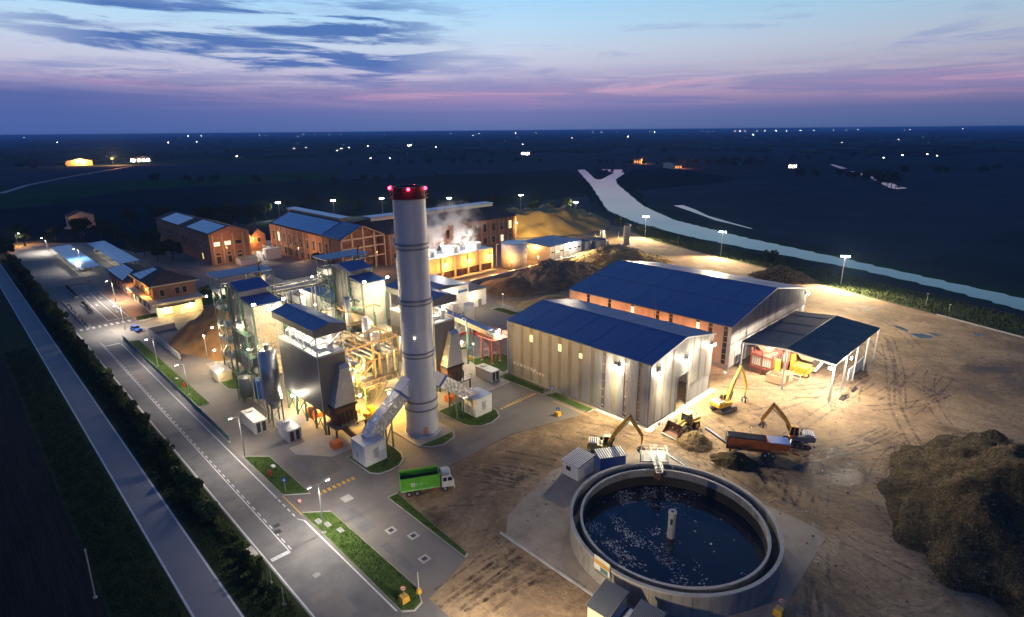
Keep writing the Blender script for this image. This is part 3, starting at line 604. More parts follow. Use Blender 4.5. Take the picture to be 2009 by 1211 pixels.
mound('chip_pile', 'lit wood chip pile in front of the wheel loader', 'heap', (-44.4,91.2), 3.4, 3.0, 2.5, .3, chips, 8, 44, .22, .05, fs=.9)
mound('compost_pile', 'small dark pile fallen under the orange screening drum', 'heap', (-36.2,90.4), 4.2, 2.8, 2.1, .4, compost, 9, 40, .15, .05, fs=1.0)
mound('compost_heap', 'biggest dark compost heap at the right edge with a sunlit brown flank', 'heap', (-.5,106), 15.5, 28, 9.0, .22, compost, 10, 90, .05, .06, fs=2.2, peak=1.25)['label'] = 'biggest dark compost heap at the right edge, brown on its lit flank'
mound('compost_heap', 'second compost heap cut by the right edge of the picture, behind the biggest', 'heap', (17,131), 16, 15, 9, .1, compost, 11, 50, .07, .06, fs=2.2, peak=1.2)
mound('brush_clump', 'small dark brush clump on top of the compost heap', 'heap', (-5.2,129.4), 2.4, 1.8, 3.0, .1, compost, 12, 24, .2, .1, fs=.8)
def brush(o, c, rx, ry, rot, h, n, seed, m_, ln=.35):
    """loose twigs and shreds lying on a heap"""
    rnd = random.Random(seed); mb = MB(); vs_ = [v.co.copy() for v in o.data.vertices]; nv = len(vs_)
    for _ in range(n):
        p = vs_[rnd.randrange(nv)]
        if p.z < .15:
            if rnd.random() < .5: continue
            p = p+Vector((rnd.gauss(0,1.0),rnd.gauss(0,1.0),.03))
        p = p+Vector((rnd.gauss(0,.25),rnd.gauss(0,.25),rnd.uniform(-.05,.12))); a = Vector((rnd.gauss(0,1),rnd.gauss(0,1),rnd.gauss(0,.5))).normalized()*ln*rnd.uniform(.4,1.3); b = a.orthogonal().normalized()*ln*.22
        mb.add([p-a,p+b,p+a,p-b],[(0,1,2,3)])
    q = mb.done('loose_shreds', m_, o); q['kind'] = 'stuff'
shred = mat('plant_shreds', (.16,.12,.062), .9, col2=(.035,.034,.017), ns=1.5); chipl = mat('loose_chips', (.42,.32,.17), .9, col2=(.22,.15,.08), ns=3)
for o in list(bpy.data.objects):
    if o.name.startswith(('compost_heap','brush_clump')): brush(o, 0,0,0,0,0, 22000, 5, shred, .24)
    if o.name.startswith('chip_pile'): brush(o, 0,0,0,0,0, 3500, 6, chipl, .16)
    if o.name.startswith(('earth_bank','soil_heap','chip_ridge')): brush(o, 0,0,0,0,0, 5000, 7, brownearth, .5)
mound('earth_hump', 'low dark earth hump in the lower right corner', 'heap', (-8,62), 7, 5, .8, .1, compost, 13, 30, .2, .3)
# ================================================================== BUILDINGS
def corr(axis, u0, u1, plane, sgn, z0, top, pitch=.32, dep=.07):
    """profiled sheet standing in the plane axis=='x' (runs along x at y=plane) or 'y' (runs along y at x=plane)"""
    mb = MB(); n = max(1, round((u1-u0)/pitch)); pr = []
    for i in range(n):
        a = u0+(u1-u0)*i/n; w = (u1-u0)/n; pr += [(a,0),(a+w*.45,0),(a+w*.55,dep),(a+w*.92,dep)]
    pr.append((u1,0)); vs_ = []
    for u, d in pr:
        for z in (z0, top(u)):
            vs_.append((u, plane+sgn*d, z) if axis == 'x' else (plane+sgn*d, u, z))
    k = len(pr); fl = (axis == 'x') == (sgn > 0)
    fs = [((2*i,2*i+1,2*i+3,2*i+2) if fl else (2*i,2*i+2,2*i+3,2*i+1)) for i in range(k-1)]
    return mb.add(vs_, fs)
def slope(mb, s0, s1, t0, t1, z0, z1, th=.08, along='s'):
    """roof slab: runs along s (z changes over t) or along t (z changes over s)"""
    if along == 's': p = [(s0,t0,z0),(s1,t0,z0),(s1,t1,z1),(s0,t1,z1)]
    else: p = [(s0,t0,z0),(s1,t0,z1),(s1,t1,z1),(s0,t1,z0)]
    return mb.hexa([(x,y,z-th) for x,y,z in p]+p)
def gable_roof(parent, s0, s1, t0, t1, he, hr, m, over=.35, along='s', n=1, rows=1, ridge=None, name='roof_sheet', gap=.03):
    if along == 's':
        tm = (t0+t1)/2; L = s1-s0+2*over
        for side in (0,1):
            for r in range(rows):
                for i in range(n):
                    a0, a1 = s0-over+L*i/n, s0-over+L*(i+1)/n-(gap if n > 1 else 0)
                    f0, f1 = r/rows, (r+1)/rows-(.012 if rows > 1 and r < rows-1 else 0)
                    e = t0-over if side == 0 else t1+over
                    ze = he-over*(hr-he)/((t1-t0)/2)
                    y0, y1 = e+(tm-e)*f0, e+(tm-e)*f1; q0, q1 = ze+(hr-ze)*f0, ze+(hr-ze)*f1
                    dz = .03 if (i % 2) else 0
                    mb = MB(); slope(mb, a0, a1, *( (y0,y1,q0+dz,q1+dz) if side == 0 else (y1,y0,q1+dz,q0+dz)), th=.12)
                    mb.done(name, m, parent)
        MB().hexa([(s0-over,tm-.35,hr-.02),(s1+over,tm-.35,hr-.02),(s1+over,tm+.35,hr-.02),(s0-over,tm+.35,hr-.02),(s0-over,tm-.05,hr+.1),(s1+over,tm-.05,hr+.1),(s1+over,tm+.05,hr+.1),(s0-over,tm+.05,hr+.1)]).done('ridge_cap', ridge or m, parent)
    else:
        sm = (s0+s1)/2; L = t1-t0+2*over
        for side in (0,1):
            for i in range(n):
                a0, a1 = t0-over+L*i/n, t0-over+L*(i+1)/n-(gap if n > 1 else 0)
                e = s0-over if side == 0 else s1+over; ze = he-over*(hr-he)/((s1-s0)/2); dz = .03 if i % 2 else 0
                mb = MB(); slope(mb, *((e,sm) if side == 0 else (sm,e)), a0, a1, *((ze+dz,hr+dz) if side == 0 else (hr+dz,ze+dz)), th=.12, along='t'); mb.done(name, m, parent)
        MB().hexa([(sm-.35,t0-over,hr-.02),(sm+.35,t0-over,hr-.02),(sm+.35,t1+over,hr-.02),(sm-.35,t1+over,hr-.02),(sm-.05,t0-over,hr+.1),(sm+.05,t0-over,hr+.1),(sm+.05,t1+over,hr+.1),(sm-.05,t1+over,hr+.1)]).done('ridge_cap', ridge or m, parent)
def bulkhead(parent, loc, d, m=None, w=.7):
    """small flood lamp on a wall: bracket and lit face"""
    x, y, z = loc; dx, dy = d
    b = MB().bar((x,y,z+.25), (x+dx*.5,y+dy*.5,z+.25), .12).ob((x+dx*.5,y+dy*.5), .25 if dx else w, w if dx else .25, z-.1, z+.5, 0).done('lamp_housing', darksteel, parent)
    MB().ob((x+dx*.72,y+dy*.72), .10 if dx else w*.9, w*.9 if dx else .10, z-.05, z+.45, 0).done('lamp_lens', m or E_white, parent)
# ---- nearer warehouse
A0,A1,AT0,AT1,AE,AR = -92.8,-53.7,90.1,114.6,13.5,15.8
wa = thing('warehouse', 'nearer grey corrugated warehouse with yellowed vertical strips and a blue roof', 'warehouse', (-73,102,0))
gz = lambda t: AE+(AR-AE)*(1-abs(t-(AT0+AT1)/2)/((AT1-AT0)/2))
strips = [-91,-88,-85.1,-82.3,-79.4,-76.6,-73.7,-70.8,-67.7,-64.8,-62.1,-59.3,-56.1]
MB().b(A0,A1,AT0-.06,AT0+.1,0,.5).done('plinth', concrete, wa)
u = A0
for k, c in enumerate(strips):
    w = .48
    corr('x', u+.003, c-w, AT0, -1, .5, lambda x: AE).done('wall_panel', cladgrey, wa)
    if k in (9,11,12):
        MB().b(c-w,c+w,AT0+.08,AT0+.14,.5,AE-.1).done('strip_glazing', MATS['strip_glass'] if 'strip_glass' in MATS else mat('strip_glass', (.34,.25,.19), .25, col2=(.20,.15,.12), ns=1.2), wa)
        for z in range(7): MB().b(c-w,c+w,AT0-.03,AT0+.07,1.2+z*1.8,1.3+z*1.8).done('glazing_bar', steel, wa)
        for e in (-1,1): MB().b(c+e*w-.04,c+e*w+.04,AT0-.04,AT0+.06,.5,AE-.1).done('glazing_jamb', steel, wa)
    else:
        corr('x', c-w, c+w, AT0+.03, -1, .5, lambda x: AE, .24, .04).done('translucent_strip', yellowstrip, wa)
    if k in (2,5,7):
        MB().b(c-.4,c+.4,AT0-.06,AT0-.02,10.0,11.6 if k < 7 else 11.0).done('lit_window', E_win, wa)
    u = c+w
corr('x', u, A1, AT0, -1, .5, lambda x: AE).done('wall_panel', cladgrey, wa)
for k in range(7): MB().b(-90.8+k*1.1,-90.1+k*1.1,AT0-.1,AT0-.07,3.0,3.7).done('vent_pane', white, wa)
for k in range(4): MB().b(-84.6+k*1.0,-84.0+k*1.0,AT0-.1,AT0-.07,2.6,3.2).done('vent_pane', white, wa)
# gable with the doorway
gs = [(90.1,91.6,0),(91.6,92.4,1),(92.4,94.6,0),(94.6,95.4,1),(95.4,97.6,0),(97.6,98.4,1),(98.4,100.0,0)]
for a, b, y in gs: corr('y', a, b, A1-(.03 if y else 0), 1, .4, gz, .3, .06).done('translucent_strip' if y else 'wall_panel', yellowstrip if y else cladgrey, wa)
corr('y', 100.0, 104.3, A1, 1, 7.7, gz, .3, .06).done('wall_panel', cladgrey, wa)
gs = [(104.3,105.6,0,.4),(105.6,106.4,1,4.4),(106.4,108.6,0,4.4),(108.6,109.4,1,4.4),(109.4,111.6,0,4.4),(111.6,112.4,1,4.4),(112.4,114.6,0,4.0)]
for a, b, y, z0 in gs: corr('y', a, b, A1-(.03 if y else 0), 1, z0, gz, .3, .06).done('translucent_strip' if y else 'wall_panel', yellowstrip if y else cladgrey, wa)
MB().b(A1-.35,A1-.1,105.6,114.5,0,4.4).done('concrete_base_wall', dirtyclad, wa)
MB().b(A1+.02,A1+.2,99.7,100.0,0,7.9).b(A1+.02,A1+.2,104.3,104.6,0,7.9).b(A1+.02,A1+.2,100.0,104.3,7.7,7.95).done('door_frame', greysteel, wa)
MB().b(A1-2.6,A1-2.45,99,105.5,0,8).done('inner_curtain', white, wa)
corr('y', AT0, AT1, A0, -1, 0, gz, .4, .06).done('wall_panel', cladgrey, wa)
corr('x', A0, A1, AT1, 1, 0, lambda x: AE, .4, .06).done('wall_panel', cladgrey, wa)
lamp((-62,102.2,8.5), 500, (1,.72,.5), wa, .4)
gable_roof(wa, A0, A1, AT0, AT1, AE, AR, blueroof, .3, 's', 13, 1)
MB().b(A0-.3,A1+.3,AT0-.45,AT0-.3,AE-.2,AE-.05).done('gutter', greysteel, wa)
MB().bar((A1+.32,AT0-.3,AE-.1),(A1+.32,102.35,AR-.02),.12,.25).bar((A1+.32,102.35,AR-.02),(A1+.32,AT1+.3,AE-.1),.12,.25).done('verge_trim', alu, wa)
MB().tube((A1-.3,AT0-.2,0),(A1-.3,AT0-.2,AE),.1).done('downpipe', alu, wa)
MB().tube((A0+.2,AT0-.2,0),(A0+.2,AT0-.2,AE),.12).done('downpipe', alu, wa)
for (x,y,z,dx,dy) in ((-61.4,AT0-.1,10.9,0,-1),(A1+.1,92.6,11.2,1,0),(A1+.1,103.2,10.8,1,0),(A1+.1,113.9,11.0,1,0)):
    bulkhead(wa, (x,y,z), (dx,dy), w=1.0)
    lamp((x+dx*1.3,y+dy*1.3,z-.3), 330, (1,.88,.64), wa, .3); lamp((x+dx*.9,y+dy*.9,z-.1), 4200, (1,.84,.56), wa, .3, spot=150, aim=(x+dx*14,y+dy*14,0), blend=.5)
# ---- larger warehouse
B0,B1,BT0,BT1,BE,BR = -105.7,-55.9,128.4,177.2,11.2,15.8
wb = thing('warehouse', 'larger warehouse behind with a wide blue roof and an orange lit side wall', 'warehouse', (-80,152,0))
bz = lambda t: BE+(BR-BE)*(1-abs(t-(BT0+BT1)/2)/((BT1-BT0)/2))
MB().b(B0,B1,BT0-.05,BT0+.15,0,1.2).done('plinth', concrete, wb)
orange_lit = mat('orange_lit_panel', (.55,.40,.32), .7, col2=(.42,.29,.22), ns=.6, stretch=(1,1,.15))  # orange lamp light on this side wall is put into the panel colour
wins = [-98.7,-91.2,-83.7,-75.9,-72.0,-64.5,-61.1,-57.2]
u = B0
for k, c in enumerate(wins):
    n = max(1, round((c-.5-u)/2.6))
    for i in range(n): MB().b(u+(c-.5-u)*i/n+.03, u+(c-.5-u)*(i+1)/n-.03, BT0-.05, BT0+.1, 1.2, BE-.1).done('wall_panel', orange_lit, wb)
    MB().b(c-.5,c+.5,BT0+.06,BT0+.1,1.4,BE-.2).done('slit_window', glassm, wb)
    for z in range(6): MB().b(c-.5,c+.5,BT0-.03,BT0+.05,2.2+z*1.5,2.32+z*1.5).done('glazing_bar', steel, wb)
    if k in (2,5): MB().b(c-.42,c+.42,BT0-.02,BT0+.055,8.6,10.2).done('lit_pane', E_winw, wb)
    u = c+.5
MB().b(u+.03,B1,BT0-.05,BT0+.1,1.2,BE-.1).done('wall_panel', alu, wb)
for i in range(20):
    a, b = BT0+(BT1-BT0)*i/20, BT0+(BT1-BT0)*(i+1)/20
    corr('y', a, b-.03, B1, 1, 6.4, bz, .35, .06).done('wall_panel', dirtyclad, wb)
    MB().b(B1-.05,B1+.03,a+.05,b-.35,.3,6.1).done('lower_panel', white if i % 3 else dirtyclad, wb); MB().b(B1-.06,B1,b-.35,b+.05,.3,6.1).done('stained_strip', yellowstrip, wb)
MB().b(B1+.02,B1+.12,BT0,BT1,6.12,6.36).done('sill_rail', greysteel, wb)
corr('y', BT0, BT1, B0, -1, 0, bz, .4, .06).done('wall_panel', dirtyclad, wb)
corr('x', B0, B1, BT1, 1, 0, lambda x: BE, .4, .06).done('wall_panel', dirtyclad, wb)
gable_roof(wb, B0, B1, BT0, BT1, BE, BR, blueroof, .4, 's', 14, 2)
MB().bar((B1+.42,BT0-.4,BE-.12),(B1+.42,(BT0+BT1)/2,BR-.02),.14,.3).bar((B1+.42,(BT0+BT1)/2,BR-.02),(B1+.42,BT1+.4,BE-.12),.14,.3).done('verge_trim', alu, wb)
for k in range(12):
    t = BT0+1+k*1.55; z = bz(t)+.12; MB().bar((B1-1.2,t,z),(B1-.2,t,z),.07,.06).done('snow_bracket', steel, wb)
MB().b(B0-.4,B1+.4,BT0-.6,BT0-.42,BE-.3,BE-.12).done('gutter', greysteel, wb)
MB().tube((B1+.1,BT0+.2,0),(B1+.1,BT0+.2,BE),.12).done('downpipe', alu, wb)
bulkhead(wb, (B1+.1,176.6,9.4), (1,0), w=1.1); lamp((B1+2.2,178.5,9.2), 700, (1,.88,.64), wb, .3); lamp((B1+1.4,178,9.4), 11000, (1,.84,.56), wb, .3, spot=160, aim=(B1+16,186,0), blend=.5)
for s in (-101,-92,-83,-74,-65):       # sodium lamps in the lane between the warehouses
    bulkhead(wb, (s,BT0-.06,5.2), (0,-1), E_sod, .5); lamp((s,BT0-1.6,5.1), 620, (1,.42,.13), wb, .25)
# antenna between the warehouses
an = thing('aerial_mast', 'thin cross shaped aerial mast standing between the two warehouses', 'mast', (-76,127,0))
MB().tube((-76,127,0),(-76,127,14.2),.07).done('pole', darksteel, an); MB().bar((-77.2,127,12.9),(-74.8,127,12.9),.06).bar((-76.7,127,13.5),(-75.3,127,13.5),.05).done('crossbar', darksteel, an)
# ---- open shed (canopy)
C0,C1,CT0,CT1,CE,CR = -52.1,-32.4,126.6,158.9,8.8,9.7
ca = thing('open_shed', 'open sided shed with a dark two slope roof on steel posts, sheltering machines', 'shed', (-42,142,0))
gable_roof(ca, C0, C1, CT0, CT1, CE, CR, greyroof, .25, 't', 8, ridge=darksteel)
for s, z in ((C0,CE),((C0+C1)/2,CR),(C1,CE)):
    for t in ([CT0, CT1] if s == (C0+C1)/2 else [CT0, CT0+8, CT0+16, CT0+24.2, CT1]):
        MB().b(s-.16,s+.16,t-.16,t+.16,0,z-.25).done('post', steel, ca); MB().b(s-.35,s+.35,t-.35,t+.35,0,.12).done('base_plate', greysteel, ca)
for t in (CT0, CT0+8, CT0+16, CT0+24.2, CT1):
    MB().bar((C0,t,CE-.3),((C0+C1)/2,t,CR-.3),.2,.35).bar(((C0+C1)/2,t,CR-.3),(C1,t,CE-.3),.2,.35).done('rafter', steel, ca)
for s, z in ((C0,CE),(C1,CE),((C0+C1)/2,CR)): MB().b(s-.1,s+.1,CT0,CT1,z-.5,z-.26).done('beam', steel, ca)
bulkhead(ca, (C1-.3,CT0-.2,7.8), (0,-1), w=1.2); lamp((C1+.6,CT0-1.8,8.0), 2300, (1,.86,.66), ca, .3)
bulkhead(ca, (C0+5,CT0+8,8.3), (0,-1), w=.8); lamp((C0+6,CT0+4.0,8.0), 2600, (1,.82,.66), ca, .3)
lamp((C1-5,CT0+9,7.8), 2000, (1,.85,.8), ca, .3); bulkhead(ca, (C1-5,CT0+11.6,7.9), (0,-1), w=.6)
bulkhead(ca, (C1+.2,CT0+8,7.9), (1,0), w=.8); lamp((C1+1.4,CT0+8,7.7), 2200, (1,.86,.66), ca, .3)
# ---- windows for the brick buildings
def window(parent, axis, plane, sgn, u, z, w, h, m=None, arch=False):
    d = lambda a, b: ((u-w/2, u+w/2, plane+sgn*a, plane+sgn*b) if axis == 'x' else (plane+sgn*a, plane+sgn*b, u-w/2, u+w/2))
    def box(mb, u0, u1, a, b, z0, z1):
        lo, hi = sorted((plane+sgn*a, plane+sgn*b))
        return mb.b(u0,u1,lo,hi,z0,z1) if axis == 'x' else mb.b(lo,hi,u0,u1,z0,z1)
    win = box(MB(), u-w/2, u+w/2, .012, .05, z, z+h).done('window', m or glassm, parent)
    win['_o'] = parent['_o']; fr = MB()
    box(fr, u-w/2-.18, u-w/2, .01, .14, z-.05, z+h); box(fr, u+w/2, u+w/2+.18, .01, .14, z-.05, z+h); box(fr, u-w/2-.18, u+w/2+.18, .01, .16, z+h, z+h+.3); box(fr, u-w/2-.25, u+w/2+.25, .01, .2, z-.25, z-.05)
    f = fr.done('frame', brickpale, win); bars = MB(); box(bars, u-.05, u+.05, .052, .09, z, z+h); box(bars, u-w/2, u+w/2, .052, .085, z+h*.5-.05, z+h*.5+.05); bars.done('glazing_bar', darksteel, win)
    return win
def gabled_walls(parent, s0, s1, t0, t1, he, hr, along, m, name='walls'):
    if along == 's':
        tm = (t0+t1)/2; pr = [(t0,0),(t1,0),(t1,he),(tm,hr),(t0,he)]; v = [(s0,y,z) for y,z in pr]+[(s1,y,z) for y,z in pr]
    else:
        sm = (s0+s1)/2; pr = [(s0,0),(s0,he),(sm,hr),(s1,he),(s1,0)]; v = [(x,t0,z) for x,z in pr]+[(x,t1,z) for x,z in pr]
    return MB().add(v, [(0,4,3,2,1),(5,6,7,8,9)]+[(i,(i+1)%5,5+(i+1)%5,5+i) for i in range(5)]).done(name, m, parent)
def array(parent, s0, s1, t0, t1, z0, z1, rows=5, cols=8):
    """solar array lying on a slope that rises with t"""
    for r in range(rows):
        mb = MB(); fa, fb = r/rows, (r+1)/rows-.012
        for c in range(cols):
            a, b = s0+(s1-s0)*c/cols, s0+(s1-s0)*(c+1)/cols-.05
            mb.hexa([(a,t0+(t1-t0)*fa,z0+(z1-z0)*fa),(b,t0+(t1-t0)*fa,z0+(z1-z0)*fa),(b,t0+(t1-t0)*fb,z0+(z1-z0)*fb),(a,t0+(t1-t0)*fb,z0+(z1-z0)*fb)]+
                    [(a,t0+(t1-t0)*fa,z0+(z1-z0)*fa+.08),(b,t0+(t1-t0)*fa,z0+(z1-z0)*fa+.08),(b,t0+(t1-t0)*fb,z0+(z1-z0)*fb+.08),(a,t0+(t1-t0)*fb,z0+(z1-z0)*fb+.08)])
        mb.done('solar_row', solar, parent)
# brick hall with two solar roofs, left
b1 = thing('brick_hall', 'tall old brick hall with two separate solar covered roof halves, at left', 'building', (-310,91,0))
gabled_walls(b1, -312, -270.8, 82.1, 99.4, 13.8, 16.6, 's', brick)
gabled_walls(b1, -352, -312.3, 82.4, 99.2, 13.2, 16.0, 's', brick)
gable_roof(b1, -312, -270.8, 82.1, 99.4, 13.9, 16.7, tiles, .4); gable_roof(b1, -352, -313, 82.4, 99.2, 13.3, 16.1, tiles, .3)
array(b1, -301, -271.8, 82.4, 90.2, 14.05, 16.55, 5, 10); array(b1, -343, -313.5, 82.6, 90.3, 13.5, 16.05, 5, 10)
for t in (86.2, 90.8, 95.4): window(b1, 'y', -270.8, 1, t-1.2, 8.4, 2.6, 1.7, E_winw if t < 94 else None); window(b1, 'y', -270.8, 1, t-1.2, .6, 1.8, 3.0); window(b1, 'y', -270.8, 1, t-1.2, 4.3, 1.8, .9)
for t in (83.4, 87.4, 92.0, 96.4, 98.9): MB().b(-270.75,-270.35,t-.3,t+.3,0,13.4).done('pilaster', brickpale, b1)
for s in range(6): window(b1, 'x', 82.1, -1, -308+s*6.4, 7.5, 1.8, 2.2); window(b1, 'x', 82.4, -1, -349+s*6.0, 7.5, 1.6, 2.0)
window(b1, 'x', 82.1, -1, -282, 1.6, 1.5, 2.6, E_win)
# brick hall with the open gable frame, middle
b2 = thing('brick_hall', 'long brick hall with a solar roof and an open concrete gable frame', 'building', (-250,125,0))
S0,S1,T0,T1,EH,RH = -284,-222,114.8,135.7,13.8,18.5
gabled_walls(b2, S0, S1, T0, T1, EH, RH, 's', brick); gable_roof(b2, S0, -215.4, T0, T1, EH+.1, RH+.1, tiles, .5)
array(b2, -282, -232, T0+.2, 124.2, EH+.35, RH-.05, 6, 16)
MB().b(-288,-236,126.2,130.2,17.8,19.6).done('roof_lantern', brickpale, b2); slope(MB(), -289, -235, 125.8, 130.6, 19.65, 19.95).done('lantern_roof', solar, b2)
MB().hexa([(-231,T0-.35,EH+.2),(-216,T0-.35,EH+.2),(-216,125,RH+.2),(-231,125,RH+.2),(-231,T0-.35,EH+.26),(-216,T0-.35,EH+.26),(-216,125,RH+.26),(-231,125,RH+.26)]).done('blue_roof_patch', blueroof, b2)
for k in range(10): window(b2, 'x', T0, -1, -281+k*5.9, 6.4, 1.9, 4.2, E_winw if k == 1 else None); window(b2, 'x', T0, -1, -281+k*5.9, 1.0, 1.8, 3.2)
for k in range(11): MB().b(-284+k*5.9-.25,-284+k*5.9+.25,T0-.35,T0-.02,0,EH-.1).done('pilaster', brickpale, b2)
MB().b(-222,-215.6,T0,T0+.5,0,EH).done('end_wall', brick, b2)
fx = -215.5
fr = [((fx,T0+.2,0),(fx,T0+.2,EH)),((fx,T1-.2,0),(fx,T1-.2,EH)),((fx,T0+.2,EH),(fx,125.25,RH)),((fx,125.25,RH),(fx,T1-.2,EH)),((fx,120,0),(fx,120,16)),((fx,125.25,0),(fx,125.25,RH)),((fx,130.5,0),(fx,130.5,16)),((fx,T0,9.6),(fx,T1,9.6)),((fx,T0,EH-.3),(fx,T1,EH-.3)),((fx,T0,5.2),(fx,T1,5.2))]
for p, q in fr: MB().bar(p, q, .5, .5).done('frame_member', frame_c, b2)
MB().b(-222.1,-221.9,T0,T1,0,EH).done('back_wall', brick, b2)
# long brick hall behind the stack
b3 = thing('brick_hall', 'longest brick hall with a dark tiled roof, behind the steaming cooling tower', 'building', (-234,176,0))
gabled_walls(b3, -253, -215, 137, 216, 13.5, 17.6, 't', brick); gable_roof(b3, -253, -215, 137, 216, 13.6, 17.7, tiles, .6, 't')
MB().b(-237,-231,139,214,17.2,18.8).done('ridge_lantern', steel, b3); MB().b(-237.6,-230.4,138.5,214.5,18.82,19.1).done('lantern_glazing', solar, b3)
for k in range(13): window(b3, 'y', -215, 1, 140.5+k*5.9, 7.4, 2.0, 4.0, E_win if k in (12,) else None); window(b3, 'y', -215, 1, 140.5+k*5.9, 1.4, 2.0, 3.2, E_winw if k in (11,) else None)
for k in range(14): MB().b(-214.95,-214.6,137.5+k*5.95,138.1+k*5.95,0,13.2).done('pilaster', brickpale, b3)
bulkhead(b3, (-214.9,215.4,9.5), (1,0), E_warm, .8); lamp((-205,214,10.5), 11000, (1,.70,.26), b3, .3, spot=130, aim=(-226,250,3))
# twin gabled sheds between
for k, (t, lab) in enumerate(((104.5,'left of the twin small brick gables, orange lit'),(111.5,'right of the twin small brick gables beside the solar roofed hall'))):
    q = thing('brick_gable_shed', lab, 'building', (-300,t,0), 'small gabled brick sheds'); gabled_walls(q, -322, -292, t-3.4, t+3.4, 7.5, 10.6, 's', brick); gable_roof(q, -322, -292, t-3.4, t+3.4, 7.6, 10.7, tiles, .3); window(q, 'y', -292, 1, t, 4.2, 1.6, 2.0)
    bulkhead(q, (-291.9,t-3.0,6.0), (1,0), E_sod, .5)
    lamp((-290,t-3.6,5.8), 700, (1,.45,.1), q)
cb = thing('transformer_yard', 'bright lit electrical yard with pale cabinets between the brick halls', 'equipment', (-272,108,0))
for k in range(4): MB().b(-276+k*2.2,-274.4+k*2.2,103,104.6,0,2.6).done('cabinet', white, cb)
for k in range(7): MB().tube((-277+k*1.8,107,0),(-277+k*1.8,107,5.2),.12).done('insulator_post', steel, cb)
MB().bar((-277,107,5.2),(-266,107,5.2),.14).bar((-277,107,4.2),(-266,107,4.2),.1).done('busbar', steel, cb); MB().b(-268,-265,103.5,110.5,0,5).done('white_wall', white, cb)
lamp((-271,102,6.5), 900, (1,.9,.75), cb)
ga = thing('garage', 'small pale garage with a shallow roof in front of the left brick hall', 'building', (-264,95,0)); gabled_walls(ga, -268, -262, 90.9, 98.4, 2.6, 3.4, 't', white); gable_roof(ga, -268, -262, 90.9, 98.4, 2.65, 3.45, greyroof, .2, 't')
# low flat roofed building and turbine buildings
lb = thing('low_building', 'low white building with a flat dark roof behind the process towers', 'building', (-215,96,0)); MB().b(-228,-203,85,108,0,4.8).done('walls', white, lb); MB().b(-228.4,-202.6,84.6,108.4,4.82,5.2).done('roof', greyroof, lb)
for k in range(5): MB().b(-202.98,-202.9,87+k*4.2,89.4+k*4.2,1.2,3.2).done('window', E_winw if k < 3 else glassm, lb)
MB().b(-190,-176,77.5,88,0,5.0).done('lit_wing', white, lb); lamp((-172,72,7), 700, (1,.88,.6), lb)
hl = thing('turbine_hall', 'white turbine hall with a dark blue roof to the right of the stack', 'building', (-147,107,0)); MB().b(-156,-138.5,97.5,117,0,9).done('walls', white, hl); gable_roof(hl, -156, -138.5, 97.5, 117, 9.05, 10.3, blueroof, .3)
MB().b(-138.45,-138.3,110,112.4,0,3.4).done('door', alu, hl); MB().b(-138.45,-138.35,112.6,116.4,6.6,7.4).done('blue_name_board', bluem, hl); bulkhead(hl, (-138.4,109.5,7.0), (1,0)); lamp((-135.8,109.5,6.8), 260, (1,.84,.55), hl)
sb = thing('annex', 'small white annex with a flat grey roof beside the turbine hall', 'building', (-144,121.5,0)); MB().b(-150,-139.6,117.4,125.6,0,5.7).done('walls', white, sb); MB().b(-150.3,-139.3,117.2,125.9,5.72,6.0).done('roof', greyroof, sb); MB().b(-139.55,-139.45,122,123.4,0,2.5).done('door', greysteel, sb); bulkhead(sb, (-139.5,119.5,4.6), (1,0)); lamp((-136.6,119.5,4.4), 220, (1,.84,.55), sb)
ph = thing('process_building', 'tall pale process building with a sloping blue roof between the two towers', 'building', (-160,85,0)); MB().b(-171,-150,75.5,95,0,9.8).done('walls', white, ph); gable_roof(ph, -171, -150, 75.5, 95, 9.85, 11.3, blueroof, .3)
for k in range(6): MB().b(-170+k*3.3,-169.94+k*3.3,75.4,75.47,0,9.7).done('panel_joint', greysteel, ph)
for x,y,p,lab in ((-203,166,1500,'added lamp post between the cooling tower and the longest brick hall'),(-238,107,1300,'added lamp post in front of the solar roofed brick hall'),(-262,86,900,'added lamp post before the gable of the left brick hall'),(-205,125,1000,'added lamp post at the open gable of the brick hall')):  # posts added to throw warm light on the brick halls
    q = thing('fill_lamp_post', lab, 'lamp post', (x,y,0), 'added fill lamps'); MB().tube((x,y,0),(x,y,9),.1,8,.07).done('pole', steel, q); MB().b(x-.4,x+.4,y-.16,y+.16,9,9.15).done('head', darksteel, q); MB().b(x-.34,x+.34,y-.13,y+.13,8.93,8.99).done('lens', E_sod, q); lamp((x,y,8.6), p, (1,.55,.24), q)
# cooling tower
ct = thing('cooling_tower', 'long cooling tower with fan rings steaming on top, orange lit at its foot', 'cooling tower', (-180,141,0))
MB().b(-186,-174.5,121,161,3.6,9.3).done('casing', cream, ct); MB().b(-186,-174.3,120.8,161.2,9.32,9.6).done('deck', alu, ct)
for k in range(7):
    t = 121.3+k*6.55; MB().b(-174.6,-174.0,t-.3,t+.3,0,9.2).done('column', cream, ct)
    if k < 6: MB().b(-175.2,-175.0,t+.4,t+6.1,0.6,3.5).done('louvre_panel', darksteel, ct)
    if k < 6:
        for j in range(5): MB().b(-174.98,-174.6,t+.4,t+6.1,.7+j*.56,.82+j*.56).done('louvre', rust, ct)
MB().b(-174.4,-171.5,121,161,0,.9).done('basin_wall', concrete, ct)
for t in (155,143.3,131.6,124.5):
    MB().ring(-179.8,t,9.6,12.0,3.25,3.45,32).done('fan_ring', white, ct); fanb = MB()
    for a in range(6): fanb.bar((-179.8,t,11),(-179.8+3.1*math.cos(a*1.047),t+3.1*math.sin(a*1.047),11.05),.5,.06)
    fanb.cyl(-179.8,t,10.6,11.3,.5,n=12).done('fan', greysteel, ct)
